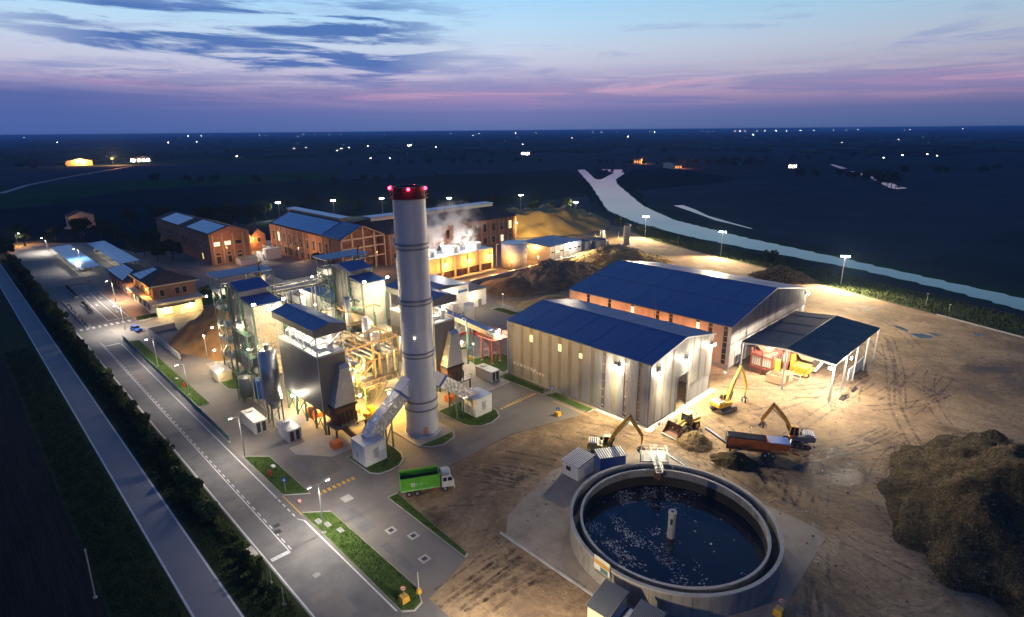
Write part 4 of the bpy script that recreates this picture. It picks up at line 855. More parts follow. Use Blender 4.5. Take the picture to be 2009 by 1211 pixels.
for t in (149.2,137.5,127):
    MB().tube((-178,t,9.6),(-178,t,13.2),.09).bar((-178.4,t,13.2),(-177.6,t,13.2),.3).done('lamp_post', steel, ct); MB().ball((-178,t,13.55),.35).done('lamp_globe', E_white, ct); lamp((-176.9,t,13.9), 1300, (1,.93,.8), ct)
for t in (126,136,147.6,159.5): bulkhead(ct, (-174.0,t,6.6), (1,0), E_sod, .6); lamp((-172.6,t,6.2), 900, (1,.42,.08), ct)
# white tank
for x,y,p in ((-168,166,420),(-166,180,420),(-158,186,500)):
    MB().tube((x,y,0),(x,y,4.4),.08).bar((x-.3,y,4.4),(x+.3,y,4.4),.2).done('lamp_post', steel, ct); MB().b(x-.25,x+.25,y-.12,y+.12,4.22,4.29).done('lamp_lens', E_sod, ct); lamp((x+.2,y,3.9), p, (1,.45,.1), ct)
wt = thing('storage_tank', 'white round storage tank with a flat railed top', 'tank', (-173.6,173,0))
MB().cyl(-173.6,173,0,10,5.6,n=48).done('shell', white, wt, True); MB().cyl(-173.6,173,10.02,10.35,5.7,4.9,n=48).done('roof', alu, wt)
MB().ring(-173.6,173,10.3,10.36,5.5,5.6).ring(-173.6,173,10.9,10.95,5.5,5.56).done('rail_ring', steel, wt); rp = MB()
for a in range(20): rp.bar((-173.6+5.53*math.cos(a*.314),173+5.53*math.sin(a*.314),10.3),(-173.6+5.53*math.cos(a*.314),173+5.53*math.sin(a*.314),10.95),.05)
rp.done('rail_posts', steel, wt); MB().path([(-178,168,9.6),(-178.6,167.2,9.6),(-178.6,167.2,.2)],.14).done('downpipe', white, wt)
for z in (2.5,5,7.5): MB().ring(-173.6,173,z,z+.06,5.58,5.64).done('shell_seam', alu, wt)
bs = thing('blue_roofed_shed', 'long pale shed with a flat blue roof behind the white tank', 'building', (-175,198,0)); MB().b(-184,-166,187.2,209.4,0,7.1).done('walls', alu, bs); MB().b(-184.3,-165.7,186.9,209.7,7.12,7.45).done('roof', blueroof, bs)
for k in range(7): MB().b(-165.98,-165.9,188.6+k*3,190.6+k*3,4.2,4.8).done('window', E_winw if k in (1,3) else glassm, bs)
for k in range(8): MB().b(-165.98,-165.92,187.3+k*3.15,187.36+k*3.15,0,7.0).done('panel_joint', greysteel, bs)
bulkhead(bs, (-166,203,6.4), (1,0)); lamp((-164,203,6.2), 900, (1,.90,.75), bs); lamp((-163.5,203,6.6), 7000, (1,.80,.5), bs, .3, spot=150, aim=(-150,192,0)); bulkhead(bs, (-178,187.1,6.0), (0,-1), E_sod, .6); lamp((-176,184.6,5.6), 1000, (1,.42,.08), bs)
for k,(t,r,h,lab) in enumerate(((216,5.2,5.6,'nearer weathered grey round basin beyond the blue roofed shed'),(228,5.6,4.6,'farther weathered grey round basin beyond the blue roofed shed'))):
    q = thing('round_basin', lab, 'tank', (-172,t,0), 'grey round basins'); MB().ring(-172,t,0,h,r-.35,r,36).done('wall', dirtyclad, q); MB().cyl(-172,t,h-.9,h-.7,r-.36,n=36).done('cover', darksteel, q)
    rr = MB()
    for a in range(16): rr.bar((-172+r*math.cos(a*.393),t+r*math.sin(a*.393),h),(-172+r*math.cos(a*.393),t+r*math.sin(a*.393),h+1),.06)
    rr.ring(-172,t,h+.95,h+1.02,r-.05,r+.03,36).done('railing', steel, q)
rw = thing('retaining_wall', 'low concrete retaining wall running past the cooling tower and shed', 'wall', (-163,190,0)); MB().b(-163.4,-162.8,139,238,0,1.5).done('wall', concrete, rw); MB().b(-163.5,-162.7,139,238,1.52,1.66).done('coping', alu, rw)
gl = thing('lit_compound', 'small bright yellow lit compound with pipes at the far end of the plant', 'equipment', (-180,245,0))
MB().b(-186,-172,238,239,0,2).done('wall', cream, gl); MB().b(-186,-185,238,254,0,2).done('wall', cream, gl)
for x,y,h,r in ((-183,247,5.5,.7),(-181.4,247,5.5,.7)): MB().cyl(x,y,0,h,r,n=14).done('gas_cylinder', steel, gl)
for x,y in ((-184,252),(-178,256),(-172,252),(-176,243),(-182,241)): MB().tube((x,y,0),(x,y,4.2),.08).done('vent_pipe', white, gl)
lamp((-179,246,5), 1100, (1,.75,.35), gl); lamp((-172,256,4.5), 900, (1,.8,.45), gl)
si = thing('concrete_silo', 'narrow grey silo beside the flood-lit yard entrance near the river', 'silo', (-166.6,246.8,0)); MB().cyl(-166.6,246.8,0,9.8,1.6,n=20).done('shell', dirtyclad, si); MB().cyl(-166.6,246.8,9.82,10.4,1.7,1.2,n=20).done('cap', darksteel, si); MB().rail([(-168,246,10),(-165.4,246,10)],1).done('railing', darksteel, si)
# office
of = thing('office_building', 'two storey office with a dark hipped roof, brick upper floor and lit cream ground floor', 'building', (-215,50,0))
MB().b(-232,-203,43.1,56.4,0,4.2).done('ground_floor', cream, of); MB().b(-232,-208,44.0,56.6,4.9,9.2).done('upper_floor', brick, of)
MB().b(-233,-201.8,41.8,57.2,4.22,4.88).done('floor_band', cream, of); MB().b(-233,-206.8,42.9,57.6,9.22,9.6).done('cornice', cream, of)
MB().taper((-233,-206.8,42.9,57.6),9.62,(-224,-215,50,50.6),12.6).done('hipped_roof', tiles, of)
for r in range(4):
    f = lambda v: 9.7+2.9*v
    a, b = r/5+.08, (r+1)/5+.06
    MB().hexa([(-230+a*7,42.9+a*7.1,f(a)),(-219-a*1,42.9+a*7.1,f(a)),(-219-b*1,42.9+b*7.1,f(b)),(-230+b*7,42.9+b*7.1,f(b)),(-230+a*7,42.85+a*7.1,f(a)+.12),(-219-a*1,42.85+a*7.1,f(a)+.12),(-219-b*1,42.85+b*7.1,f(b)+.12),(-230+b*7,42.85+b*7.1,f(b)+.12)]).done('solar_row', solar, of)
for t in (46.5,51.0,53.2): window(of, 'y', -208, 1, t, 5.8, 1.2, 2.0)
for k in range(4): window(of, 'x', 44.0, -1, -229+k*5.6, 5.8, 1.3, 2.0)
for k in range(4): window(of, 'x', 43.1, -1, -229+k*5.6, 1.3, 1.6, 1.6)
window(of, 'y', -203, 1, 46.2, 1.0, 2.6, 2.0, E_win); MB().b(-202.97,-202.9,49.5,50.7,0,2.4).done('door', white, of); MB().b(-203,-201.4,43.4,54.2,3.5,3.62).done('porch_roof', greysteel, of)
for t in (45.2,52.6): bulkhead(of, (-203,t,3.0), (1,0), E_warm, .4); lamp((-201.2,t,2.8), 420, (1,.68,.25), of)
bulkhead(of, (-212,43.9,7.6), (0,-1), E_sod, .5); lamp((-214,42.2,7.2), 480, (1,.5,.1), of); bulkhead(of, (-231,43.0,3.6), (0,-1), E_sod, .5); lamp((-232.5,41.0,4.4), 620, (1,.58,.2), of)
o2 = thing('gate_house', 'lower hip roofed building with a solar roof beside the office', 'building', (-254,48,0)); MB().b(-268,-238,43.2,53,0,5.4).done('walls', brick, o2); MB().taper((-269,-237,42.2,54),5.45,(-262,-244,48,48.4),8.2).done('hipped_roof', tiles, o2)
for r in range(5):
    f = lambda v: 5.5+2.75*v
    a, b = r/6+.06, (r+1)/6+.04
    MB().hexa([(-267+a*6,42.3+a*5.8,f(a)),(-242-a*5,42.3+a*5.8,f(a)),(-242-b*5,42.3+b*5.8,f(b)),(-267+b*6,42.3+b*5.8,f(b))]+[(-267+a*6,42.25+a*5.8,f(a)+.12),(-242-a*5,42.25+a*5.8,f(a)+.12),(-242-b*5,42.25+b*5.8,f(b)+.12),(-267+b*6,42.25+b*5.8,f(b)+.12)]).done('solar_row', solar, o2)
for k in range(6): window(o2, 'x', 43.2, -1, -265+k*4.8, 1.4, 1.3, 2.0)
window(o2, 'y', -238, 1, 45.5, 1.0, 1.2, 2.4, E_win); window(o2, 'y', -238, 1, 49.5, 1.4, 1.3, 2.0)
S('office_terrace', MB().sheet([(-272,37.6),(-204,37.6),(-204,43),(-238,43),(-272,43)], .03), mat('terracotta_paving', (.30,.17,.12), .85, col2=(.24,.13,.09), ns=.5))
hd = thing('clipped_hedge', 'dark clipped hedge along the office forecourt', 'hedge', (-205,40.5,0)); MB().b(-205.4,-204.2,37.6,43.4,0,.5).done('planter_wall', concrete, hd)
rnd = random.Random(4); mb = MB()
for _ in range(1500):
    p = Vector((rnd.uniform(-205.5,-204.1),rnd.uniform(37.6,43.4),rnd.uniform(.4,1.5))); a = Vector((rnd.gauss(0,1),rnd.gauss(0,1),rnd.gauss(0,1))).normalized(); b = a.orthogonal().normalized(); mb.add([p-a*.2,p+b*.1,p+a*.2,p-b*.1],[(0,1,2,3)])
mb.done('foliage', leafd, hd)
def carport(t, label):
    q = thing('carport', label, 'carport', (-320,t,0), 'solar roofed carports')
    for c in range(3):
        mb = MB()
        for k in range(22): mb.hexa([(-355+k*3.1,t-4+c*2.5,3.6+c*.12),(-352+k*3.1,t-4+c*2.5,3.6+c*.12),(-352+k*3.1,t-1.55+c*2.5,3.72+c*.12),(-355+k*3.1,t-1.55+c*2.5,3.72+c*.12),(-355+k*3.1,t-4+c*2.5,3.7+c*.12),(-352+k*3.1,t-4+c*2.5,3.7+c*.12),(-352+k*3.1,t-1.55+c*2.5,3.82+c*.12),(-355+k*3.1,t-1.55+c*2.5,3.82+c*.12)])
        mb.done('solar_row', solar, q)
    for k in range(9): MB().tube((-353+k*8.2,t+2.4,0),(-353+k*8.2,t+2.4,3.7),.15).bar((-353+k*8.2,t-3.6,3.5),(-353+k*8.2,t+3,3.75),.15).done('post', steel, q)
    for k in range(4): lamp((-344+k*16,t-.5,3.0), 120, (1,.88,.6), q); 
    for k in range(4): MB().b(-344.6+k*16,-343.4+k*16,t-.7,t-.3,3.28,3.4).done('strip_light', E_warm, q)
    return q
carport(40.4, 'nearer long solar roofed carport beside the entrance road'); carport(54.8, 'farther long solar roofed carport in the parking area')
gt = thing('sliding_gate', 'long grey sliding gate across the entrance road', 'gate', (-277,30,0))
MB().b(-277.1,-276.9,22.5,37.5,.2,.35).b(-277.1,-276.9,22.5,37.5,1.9,2.05).done('rails', greysteel, gt)
for k in range(26): MB().b(-277.04,-276.96,22.6+k*.59,22.7+k*.59,.35,1.9).done('bar', greysteel, gt)
for t in (22.2,37.8): MB().b(-277.3,-276.7,t-.3,t+.3,0,2.4).done('gate_post', greysteel, gt)
for (a,b,t,lab) in ((-273,-252,29.6,'long dark planter dividing the lanes by the sliding gate'),(-241,-225,29.5,'shorter dark planter between the weighing lanes'),(-249,-207,25.4,'longest dark kerbed planter beside the weighing lanes')):
    q = thing('planter', lab, 'planter', ((a+b)/2,t,0), 'lane planters'); MB().b(a,b,t-.6,t+.6,.03,.3).done('kerb', concrete, q); mb = MB(); rnd = random.Random(int(-a))
    for _ in range(700):
        p = Vector((rnd.uniform(a+.3,b-.3),t+rnd.uniform(-.45,.45),rnd.uniform(.3,1.0))); u_ = Vector((rnd.gauss(0,1),rnd.gauss(0,1),rnd.gauss(0,1))).normalized(); v_ = u_.orthogonal().normalized(); mb.add([p-u_*.16,p+v_*.08,p+u_*.16,p-v_*.08],[(0,1,2,3)])
    mb.done('foliage', leafd, q)
# ================================================================== PROCESS PLANT
# ---- stack
SX, SY = -84.6, 58.7
st = thing('stack', 'tall grey flue stack of bolted sections with a dark red top', 'chimney', (SX,SY,0))
rad = lambda z: 3.05-.25*z/46.8
seams = [0.14,2.3,5.7,7.4,11.4,14.3,17.0,21.5,24.4,27.0,31.3,34.7,37.1,40.5,43.3,45.2]
for a, b in zip(seams, seams[1:]): MB().tube((SX,SY,a),(SX,SY,b),rad(a),56,rad(b),False).done('section', stackgrey, st, True)
for z in seams[1:-1]: MB().ring(SX,SY,z-.05,z+.02,rad(z)-.05,rad(z)+.045,56).done('seam_flange', stackgrey, st)
for z in (5.6,7.3,17.0,27.0,37.1):
    MB().ring(SX,SY,z-.12,z+.14,rad(z),rad(z)+.24,56).done('stiffener_ring', greysteel, st)
    if z > 8: MB().ring(SX,SY,z-.85,z-.65,rad(z),rad(z)+.16,56).done('stiffener_ring', greysteel, st)
MB().tube((SX,SY,45.2),(SX,SY,46.7),rad(45)+.02,56,rad(46)+.02,False).done('red_top', redband, st, True); MB().ring(SX,SY,45.0,45.2,2.75,3.25,56).done('gallery_deck', redband, st)
MB().ring(SX,SY,46.7,47.0,2.4,2.95,56).done('rim', redband, st); MB().cyl(SX,SY,46.5,46.72,2.45,n=40).done('flue_mouth', black, st)
rr = MB()
for a in range(28): rr.bar((SX+3.2*math.cos(a*.2244),SY+3.2*math.sin(a*.2244),45.2),(SX+3.2*math.cos(a*.2244),SY+3.2*math.sin(a*.2244),46.3),.05)
rr.ring(SX,SY,46.27,46.33,3.17,3.23,56).ring(SX,SY,45.7,45.75,3.17,3.23,56).done('gallery_railing', redband, st)
for a in (-2.55,-2.2,-.62,.5,2.2):
    x, y = SX+3.2*math.cos(a), SY+3.2*math.sin(a); MB().cyl(x,y,46.3,46.5,.12,n=10).done('beacon_base', darksteel, st); MB().ball((x,y,46.75),.26).done('beacon', E_red, st); lamp((x*1.0+.5*math.cos(a),y+.5*math.sin(a),46.8), 12, (1,.02,.05), st, .1)
for k in range(30):
    a = 2*math.pi*k/30; ca_, sa_ = math.cos(a), math.sin(a); MB().hexa([(SX+3.04*ca_+.05*sa_,SY+3.04*sa_-.05*ca_,.15),(SX+3.35*ca_+.05*sa_,SY+3.35*sa_-.05*ca_,.15),(SX+3.35*ca_-.05*sa_,SY+3.35*sa_+.05*ca_,.15),(SX+3.04*ca_-.05*sa_,SY+3.04*sa_+.05*ca_,.15),(SX+3.04*ca_+.05*sa_,SY+3.04*sa_-.05*ca_,.8),(SX+3.1*ca_+.05*sa_,SY+3.1*sa_-.05*ca_,.8),(SX+3.1*ca_-.05*sa_,SY+3.1*sa_+.05*ca_,.8),(SX+3.04*ca_-.05*sa_,SY+3.04*sa_+.05*ca_,.8)]).done('base_gusset', stackgrey, st)
MB().ring(SX,SY,.15,.24,3.0,3.45,56).done('base_flange', stackgrey, st)
da = math.atan2(57.3-SY,-82.0-SX)+.05
dx, dy = math.cos(da), math.sin(da)
MB().ob((SX+3.02*dx,SY+3.02*dy), .3, 1.1, .8, 2.5, da).done('hatch_frame', stackgrey, st); MB().ob((SX+3.13*dx,SY+3.13*dy), .12, .8, .95, 2.35, da).done('hatch', mat('orange_lit_hatch', (.55,.25,.10), .6), st)  # orange light falling on the hatch is painted in as its colour
la = MB(); 
for e in (-.25,.25): la.bar((SX-3.1,SY+e+.6,2.5),(SX-2.95,SY+e+.6,45.2),.06)
la.done('ladder', greysteel, st)
for z in range(8, 45, 2): MB().ring(SX-3.05,SY+.6,z,z+.06,.42,.47,14).done('ladder_hoop', greysteel, st)
MB().ball((SX+2.1,SY-2.1,20.3),.14).done('small_beacon', E_warm, st)
def duct(mb, path, w, h):
    """square duct along path points"""
    secs = []
    for i, p in enumerate(path):
        p = Vector(p); d = (Vector(path[min(i+1,len(path)-1)])-Vector(path[max(i-1,0)])).normalized(); u = Vector((1,0,0)); n = d.cross(u).normalized()
        secs.append([p-u*w/2-n*h/2, p+u*w/2-n*h/2, p+u*w/2+n*h/2, p-u*w/2+n*h/2])
    v = sum(secs, []); f = [(3,2,1,0), tuple(4*(len(path)-1)+i for i in range(4))]
    for k in range(len(path)-1): f += [(4*k+i,4*k+(i+1)%4,4*k+4+(i+1)%4,4*k+4+i) for i in range(4)]
    return mb.add(v, f)
def flue(sign, lab1, lab2, kiosk):
    k0, k1 = kiosk; c = (k0+k1)/2
    kx = thing('fan_enclosure', lab1, 'equipment', (-83,c,0))
    MB().b(-85.3,-80.9,k0,k1,.12,4.0).done('casing', white, kx); MB().b(-85.4,-80.8,k0-.08,k1+.08,4.02,4.16).done('roof', alu, kx); MB().b(-84.4,-82.8,c-.6,c+.8,4.18,4.55).done('roof_hatch', alu, kx)
    MB().b(-80.88,-80.82,c-.35,c+.5,1.2,3.0).done('service_door', alu, kx); MB().b(-80.88,-80.8,c+.4,c+.5,2.9,3.1).done('door_hood', greysteel, kx)
    for i in range(3): MB().b(-84.9+i*1.4,-84.85+i*1.4,k0-.03,k0+.01,.2,3.9).done('panel_joint', greysteel, kx)
    MB().b(-83.9,-82.9,k0-.1,k0-.01,1.0,2.2).done('control_box', alu, kx)
    fl = thing('flue_duct', lab2, 'duct', (-85,(c+SY)/2,0))
    y0 = k1-1.4 if sign > 0 else k0+1.4
    duct(MB(), [(-84.0,y0,3.6),(-84.4,y0+sign*1.6,4.9),(-84.6,SY-sign*4.6,9.3)], 2.5, 2.5).done('lower_duct', foil, fl)
    duct(MB(), [(-84.6,SY-sign*4.6,9.3),(-84.6,SY-sign*4.35,9.55)], 2.9, 2.9).done('flange', bluem, fl)
    duct(MB(), [(-84.6,SY-sign*4.35,9.55),(-84.6,SY-sign*2.2,11.3)], 2.5, 2.5).done('upper_duct', stackgrey, fl)
    lg = MB()
    for xx in (-85.6,-83.4): lg.bar((xx,SY-sign*7.6,.1),(xx,SY-sign*7.6,5.4),.22).bar((xx,SY-sign*9.4,.1),(xx,SY-sign*9.4,4.0),.22).bar((xx,SY-sign*9.4,.2),(xx,SY-sign*7.6,4.6),.12)
    lg.bar((-85.6,SY-sign*7.6,.3),(-83.4,SY-sign*7.6,4.8),.12).done('support_frame', greensteel, fl)
flue(1, 'white fan enclosure on the lawn in front of the nearer filter house', 'crumpled metal flue duct rising to the left side of the stack', (43.8,48.1))
flue(-1, 'white fan enclosure on the kerbed lawn right of the stack', 'crumpled metal flue duct rising to the right side of the stack', (69.3,73.7))
# ---- filter houses and boiler towers: line 1 built, line 2 copied 27 m further
def filter_house():
    f = thing('filter_house', 'nearer grey filter house on green legs with a lit open top under a blue roof', 'filter house', (-105,47,0))
    x0,x1,y0,y1 = -113.2,-96.4,44.4,50.0
    for i in range(7):
        a, b = x0+(x1-x0)*i/7, x0+(x1-x0)*(i+1)/7; MB().b(a,b-.02,y0,y0+.2,5.0,16).done('side_panel', darkclad, f); MB().b(a,b-.02,y1-.2,y1,5.0,16).done('side_panel', darkclad, f)
    MB().b(x1-.25,x1-.01,y0+.2,y1-.2,5,16).done('end_panel', darkclad, f); MB().b(x0,x0+.2,y0+.2,y1-.2,5,16).done('end_panel', darkclad, f)
    for xx in (x0,x1-.05): 
        for yy in (y0,y1): MB().b(xx-.06,xx+.1,yy-.06,yy+.06,5,16).done('corner_trim', alu, f)
    for i in range(3):
        a = x0+i*5.6; MB().taper((a+.02,a+5.58,y0+.02,y1-.02),4.98,(a+.02,a+5.58,y0+.02,y1-.02),5.0) if False else MB().taper((a+2.2,a+3.4,y0+2.2,y1-2.2),2.2,(a+.02,a+5.58,y0+.02,y1-.02),4.98).done('hopper', darkclad, f)
    MB().b(x0,x1,y0,y1,16.02,16.15).done('top_deck', white, f)
    MB().b(x0-.1,x1+.1,y0-.1,y0,15.9,16.3).b(x0-.1,x1+.1,y1,y1+.1,15.9,16.3).b(x1+.0,x1+.12,y0,y1,15.9,16.3).done('deck_edge', alu, f)
    for xx in (x0+.1,x0+5.6,x0+11.2,x1-.1):
        for yy in (y0+.1,y1-.1): MB().b(xx-.09,xx+.09,yy-.09,yy+.09,16.15,20.3).done('roof_post', white, f)
    br = MB()
    for yy in (y0+.1,y1-.1): br.bar((x0+5.6,yy,20),(x0+11.2,yy,16.3),.12).bar((x1-.1,yy,20),(x0+11.2,yy,16.3),.12).bar((x0+5.6,yy,20),(x0+2.4,yy,16.3),.1)
    br.bar((x1-.1,y0,16.4),(x1-.1,y1,20),.1).done('bracing', white, f)
    MB().rail([(x0,y0+.05,16.15),(x1-.05,y0+.05,16.15),(x1-.05,y1-.05,16.15)],1.1,.06).done('handrail', white, f)
    for i in range(4): MB().b(x0+1.2+i*3.6,x0+4.2+i*3.6,y0+1.5,y1-1.5,16.15,17.0).done('filter_lid', white, f); MB().tube((x0+2.7+i*3.6,y0+1.2,17.3),(x0+2.7+i*3.6,y1-1.2,17.3),.16).done('air_pipe', steel, f)
    MB().b(x1-2.2,x1-1.3,y0+3.0,y0+4.0,16.15,18.2).done('panel_cabinet', white, f); MB().ring(x0+3,y0+1.4,17,18.0,.7,.9,16).done('fan_ring', white, f)
    MB().tube((x0+1,y1-.8,17.6),(x1-1,y1-.8,17.6),.3).done('manifold', steel, f)
    ym = (y0+y1)/2
    MB().b(x0-.6,x1+.6,y0-.45,y0-.3,20.2,21.6).done('fascia', darkclad, f); MB().b(x0-.6,x1+.6,y1+.3,y1+.45,20.2,21.6).done('fascia', darkclad, f)
    for xx in (x0-.6,x1+.45): MB().add([(xx,y0-.3,20.2),(xx+.15,y0-.3,20.2),(xx+.15,y1+.3,20.2),(xx,y1+.3,20.2),(xx,y0-.3,21.6),(xx+.15,y0-.3,21.6),(xx+.15,y1+.3,21.6),(xx,y1+.3,21.6),(xx,ym,22.3),(xx+.15,ym,22.3)],[(3,2,1,0),(0,1,5,4),(2,3,7,6),(1,2,6,9,5),(3,0,4,8,7),(4,5,9,8),(6,7,8,9)]).done('fascia', darkclad, f)
    gable_roof(f, x0-.3, x1+.3, y0-.15, y1+.15, 21.66, 22.42, blueroof, .35, 's', 6)
    for xx in (x0+.3,x0+4.4,x0+8.6,x0+12.8,x1-.3):
        for yy in (y0+.25,y1-.25): MB().b(xx-.16,xx+.16,yy-.16,yy+.16,.02,4.98).done('leg', greensteel, f)
    br = MB(); xs_ = (x0+.3,x0+4.4,x0+8.6,x0+12.8,x1-.3)
    for a, b in zip(xs_, xs_[1:]):
        for yy in (y0+.25,y1-.25): br.bar((a,yy,.3),(b,yy,4.6),.14).bar((a,yy,4.6),(b,yy,.3),.14)
    br.bar((x0,y0+.25,4.75),(x1,y0+.25,4.75),.2,.3).bar((x0,y1-.25,4.75),(x1,y1-.25,4.75),.2,.3).done('leg_bracing', greensteel, f)
    # tapering outlet duct on the end face
    d = MB().taper((x1+.02,x1+2.4,y0+1.2,y1+.1),6.2,(x1+.02,x1+1.3,y0+3.6,y1+.1),13.0).done('outlet_duct', foil, f)
    MB().taper((x1+.02,x1+1.34,y0+3.5,y1+.14),13.02,(x1+.02,x1+.6,y0+3.8,y1+.0),13.7).done('duct_cap', alu, f)
    MB().b(x1-.05,x1+2.6,y0+1.0,y1+.3,5.7,6.15).done('duct_flange', darksteel, f); MB().b(x1+.02,x1+2.3,y0+1.3,y1,2.4,5.68).done('fan_casing', rust, f)
    MB().b(x1-.3,x1+3.6,y0+.4,y1+1.4,2.15,2.38).done('platform', greysteel, f); MB().rail([(x1-.3,y0+.4,2.4),(x1+3.6,y0+.4,2.4),(x1+3.6,y1+1.4,2.4)],1.1,.06).done('handrail', darksteel, f)
    for i in range(5): MB().path([(x1+2.5,y0+1.6+i*.9,4.8),(x1+3.1,y0+1.6+i*.9,4.4),(x1+3.1,y0+1.6+i*.9,2.5)],.13).done('valve_pipe', darksteel, f)
    for xx,yy in ((x1+.2,y0+.6),(x1+3.4,y0+.6),(x1+3.4,y1+1.2),(x1+.2,y1+1.2)): MB().b(xx-.13,xx+.13,yy-.13,yy+.13,.02,2.15).done('leg', darksteel, f)
    MB().tube((x1+.6,y0+3.2,1.0),(x1+8.5,y0+2.6,1.2),.55,14).done('suction_pipe', rust, f); MB().b(x1+4.6,x1+6.2,y0-1.6,y0+.2,.02,1.3).done('pump_skid', orangem, f)
    MB().b(x0+7,x0+9,y0+1.2,y1-1.2,.02,2.0).done('screw_conveyor', orangem, f)
    bulkhead(f, (x1-.8,ym,19.2), (1,0), w=.5)
    for xx in (x0+3,x0+8.4,x1-2): lamp((xx,ym,19.6), 300, (1,.90,.66), f, .2)
    for xx in (x0+2,x0+9): lamp((xx,ym,1.6), 420, (1,.48,.12), f, .2); 
    lamp((x0+4.2,y0-1.0,4.2), 340, (1,.85,.6), f, .2); MB().ball((x0+4.2,y0-.4,4.4),.22).done('work_light', E_white, f)
    return f
f1 = filter_house()
f2 = clone(f1); f2['label'] = 'farther filter house right of the stack, its blue roof half hidden'; f2.location.y += 27
def stairs(mb, p, q, w=.9, n=10):
    p, q = Vector(p), Vector(q); d = (q-p); h = Vector((d.x,d.y,0)).normalized(); s = Vector((-h.y,h.x,0))*w/2
    for e in (-1,1): mb.bar(p+s*e, q+s*e, .08, .25); mb.bar(p+s*e+Vector((0,0,1)), q+s*e+Vector((0,0,1)), .05)
    for i in range(n+1):
        c = p.lerp(q, i/n); mb.bar(c-s, c+s, .26, .05)
        if i % 3 == 0:
            for e in (-1,1): mb.bar(c+s*e, c+s*e+Vector((0,0,1)), .05)
    return mb
def boiler_tower():
    b = thing('boiler_tower', 'nearer dark boiler tower with blue sloping roofs and outside stairs', 'boiler', (-132,47.5,0))
    y0,y1 = 44.6,50.6
    for i in range(3): MB().b(-131.4,-125.2,y0,y1,3+i*5.6,8.55+i*5.6).done('front_casing', foil, b)
    MB().hexa([(-131.6,y0-.3,20.6),(-124.8,y0-.3,19.85),(-124.8,y1+.3,19.85),(-131.6,y1+.3,20.6),(-131.6,y0-.3,20.85),(-124.8,y0-.3,20.1),(-124.8,y1+.3,20.1),(-131.6,y1+.3,20.85)]).done('front_roof', blueroof, b)
    for i in range(4): MB().b(-139.6,-131.5,y0-.1,y1+.2,3+i*4.8,7.75+i*4.8).done('main_casing', darkclad, b)
    MB().b(-138.6,-131.6,y0+.1,y1,22.2,22.3).done('casing_top', alu, b)
    MB().add([(-140,y0-.4,22.3),(-131.2,y0-.4,22.0),(-131.2,y1+.5,22.0),(-140,y1+.5,22.3),(-140,y0-.4,22.5),(-136,y0-.4,23.6),(-131.2,y0-.4,22.2),(-131.2,y1+.5,22.2),(-136,y1+.5,23.6),(-140,y1+.5,22.5)],[(3,2,1,0),(0,1,6,5,4),(1,2,7,6),(2,3,9,8,7),(3,0,4,9),(4,5,8,9),(5,6,7,8)]).done('main_roof', blueroof, b)
    MB().taper((-136.5,-132.5,y0+1.5,y1-1.5),.6,(-139.6,-131.5,y0-.1,y1+.2),2.98).done('ash_hopper', darkclad, b)
    for i in range(5): MB().b(-139.7+i*2,-139.6+i*2,y0-.2,y0-.11,3,21.9).done('casing_rib', greysteel, b)
    for x,y in ((-139.4,y0-.5),(-131.6,y0-.5),(-139.4,y1+.6),(-131.6,y1+.6),(-125.4,y0-.2),(-125.4,y1+.2)): MB().b(x-.18,x+.18,y-.18,y+.18,.02,22 if x < -126 else 19.6).done('column', greensteel, b)
    for z in (4,8,12,16,20):
        MB().b(-146,-139.9,y0-1.6,y1+1,z-.1,z).done('platform', greysteel, b); MB().rail([(-139.9,y0-1.6,z),(-146,y0-1.6,z),(-146,y1+1,z)],1.1,.06).done('handrail', steel, b)
    for x,y in ((-145.8,y0-1.4),(-140.1,y0-1.4),(-145.8,y1+.8)): MB().b(x-.12,x+.12,y-.12,y+.12,.02,24).done('stair_column', greensteel, b)
    for k in range(5): stairs(MB(), (-145.4 if k % 2 else -140.6,y0-1.1,k*4), (-140.6 if k % 2 else -145.4,y0-1.1,k*4+4)).done('stair_flight', greensteel, b)
    br = MB()
    for k in range(5): br.bar((-145.8,y0-1.4,k*4+.2),(-140.1,y0-1.4,k*4+3.8),.09).bar((-145.9,y0-1.4,k*4+.2),(-145.9,y1+.8,k*4+3.8),.09)
    br.done('stair_bracing', steel, b)
    MB().hexa([(-147,y0-2,24),(-139.5,y0-2,24),(-139.5,y1+5,24),(-147,y1+5,24),(-147,y0-2,24.2),(-139.5,y0-2,24.2),(-139.5,y1+5,24.2),(-147,y1+5,24.2)]).done('canopy_roof', blueroof, b)
    for i in range(4): MB().bar((-146.8,y0-1.9+i*4,23.9),(-139.7,y0-1.9+i*4,23.9),.1,.2).done('canopy_rafter', white, b)
    for i in range(6): MB().path([(-131.2+i*.55,y0-.7,3.2+i*.4),(-131.2+i*.55,y0-.7,17-i*1.6),(-131.2+i*.55,y0+.05,17.6-i*1.6)],.13 if i % 2 else .2).done('riser_pipe', steel if i % 2 else greensteel, b)
    for z,w_ in ((8.2,1.6),(13.4,1.6)):
        MB().b(-133,-125.4,y0-2.1,y0-.5,z-.1,z).done('platform', greensteel, b); MB().rail([(-133,y0-2.1,z),(-125.4,y0-2.1,z),(-125.4,y0-.5,z)],1.1,.06).done('handrail', steel, b)
    MB().b(-132.6,-130.4,y0-1.6,y0-.6,13.4,15.0).done('burner_box', white, b)
    for x,y,z,p in ((-128.5,y0-2.6,15.2,260),(-147.6,y0-2.4,18.4,240),(-147.6,y0-2.4,10.4,260),(-124.2,y0-2.6,11,300),(-149,y0+3,23.4,420),(-148,y0-2.6,4.4,260),(-123.2,y1+1.5,18,320)): MB().ball((x,y,z),.2).done('work_light', E_white, b); lamp((x,y-.35,z), p, (1,.80,.46), b, .2)
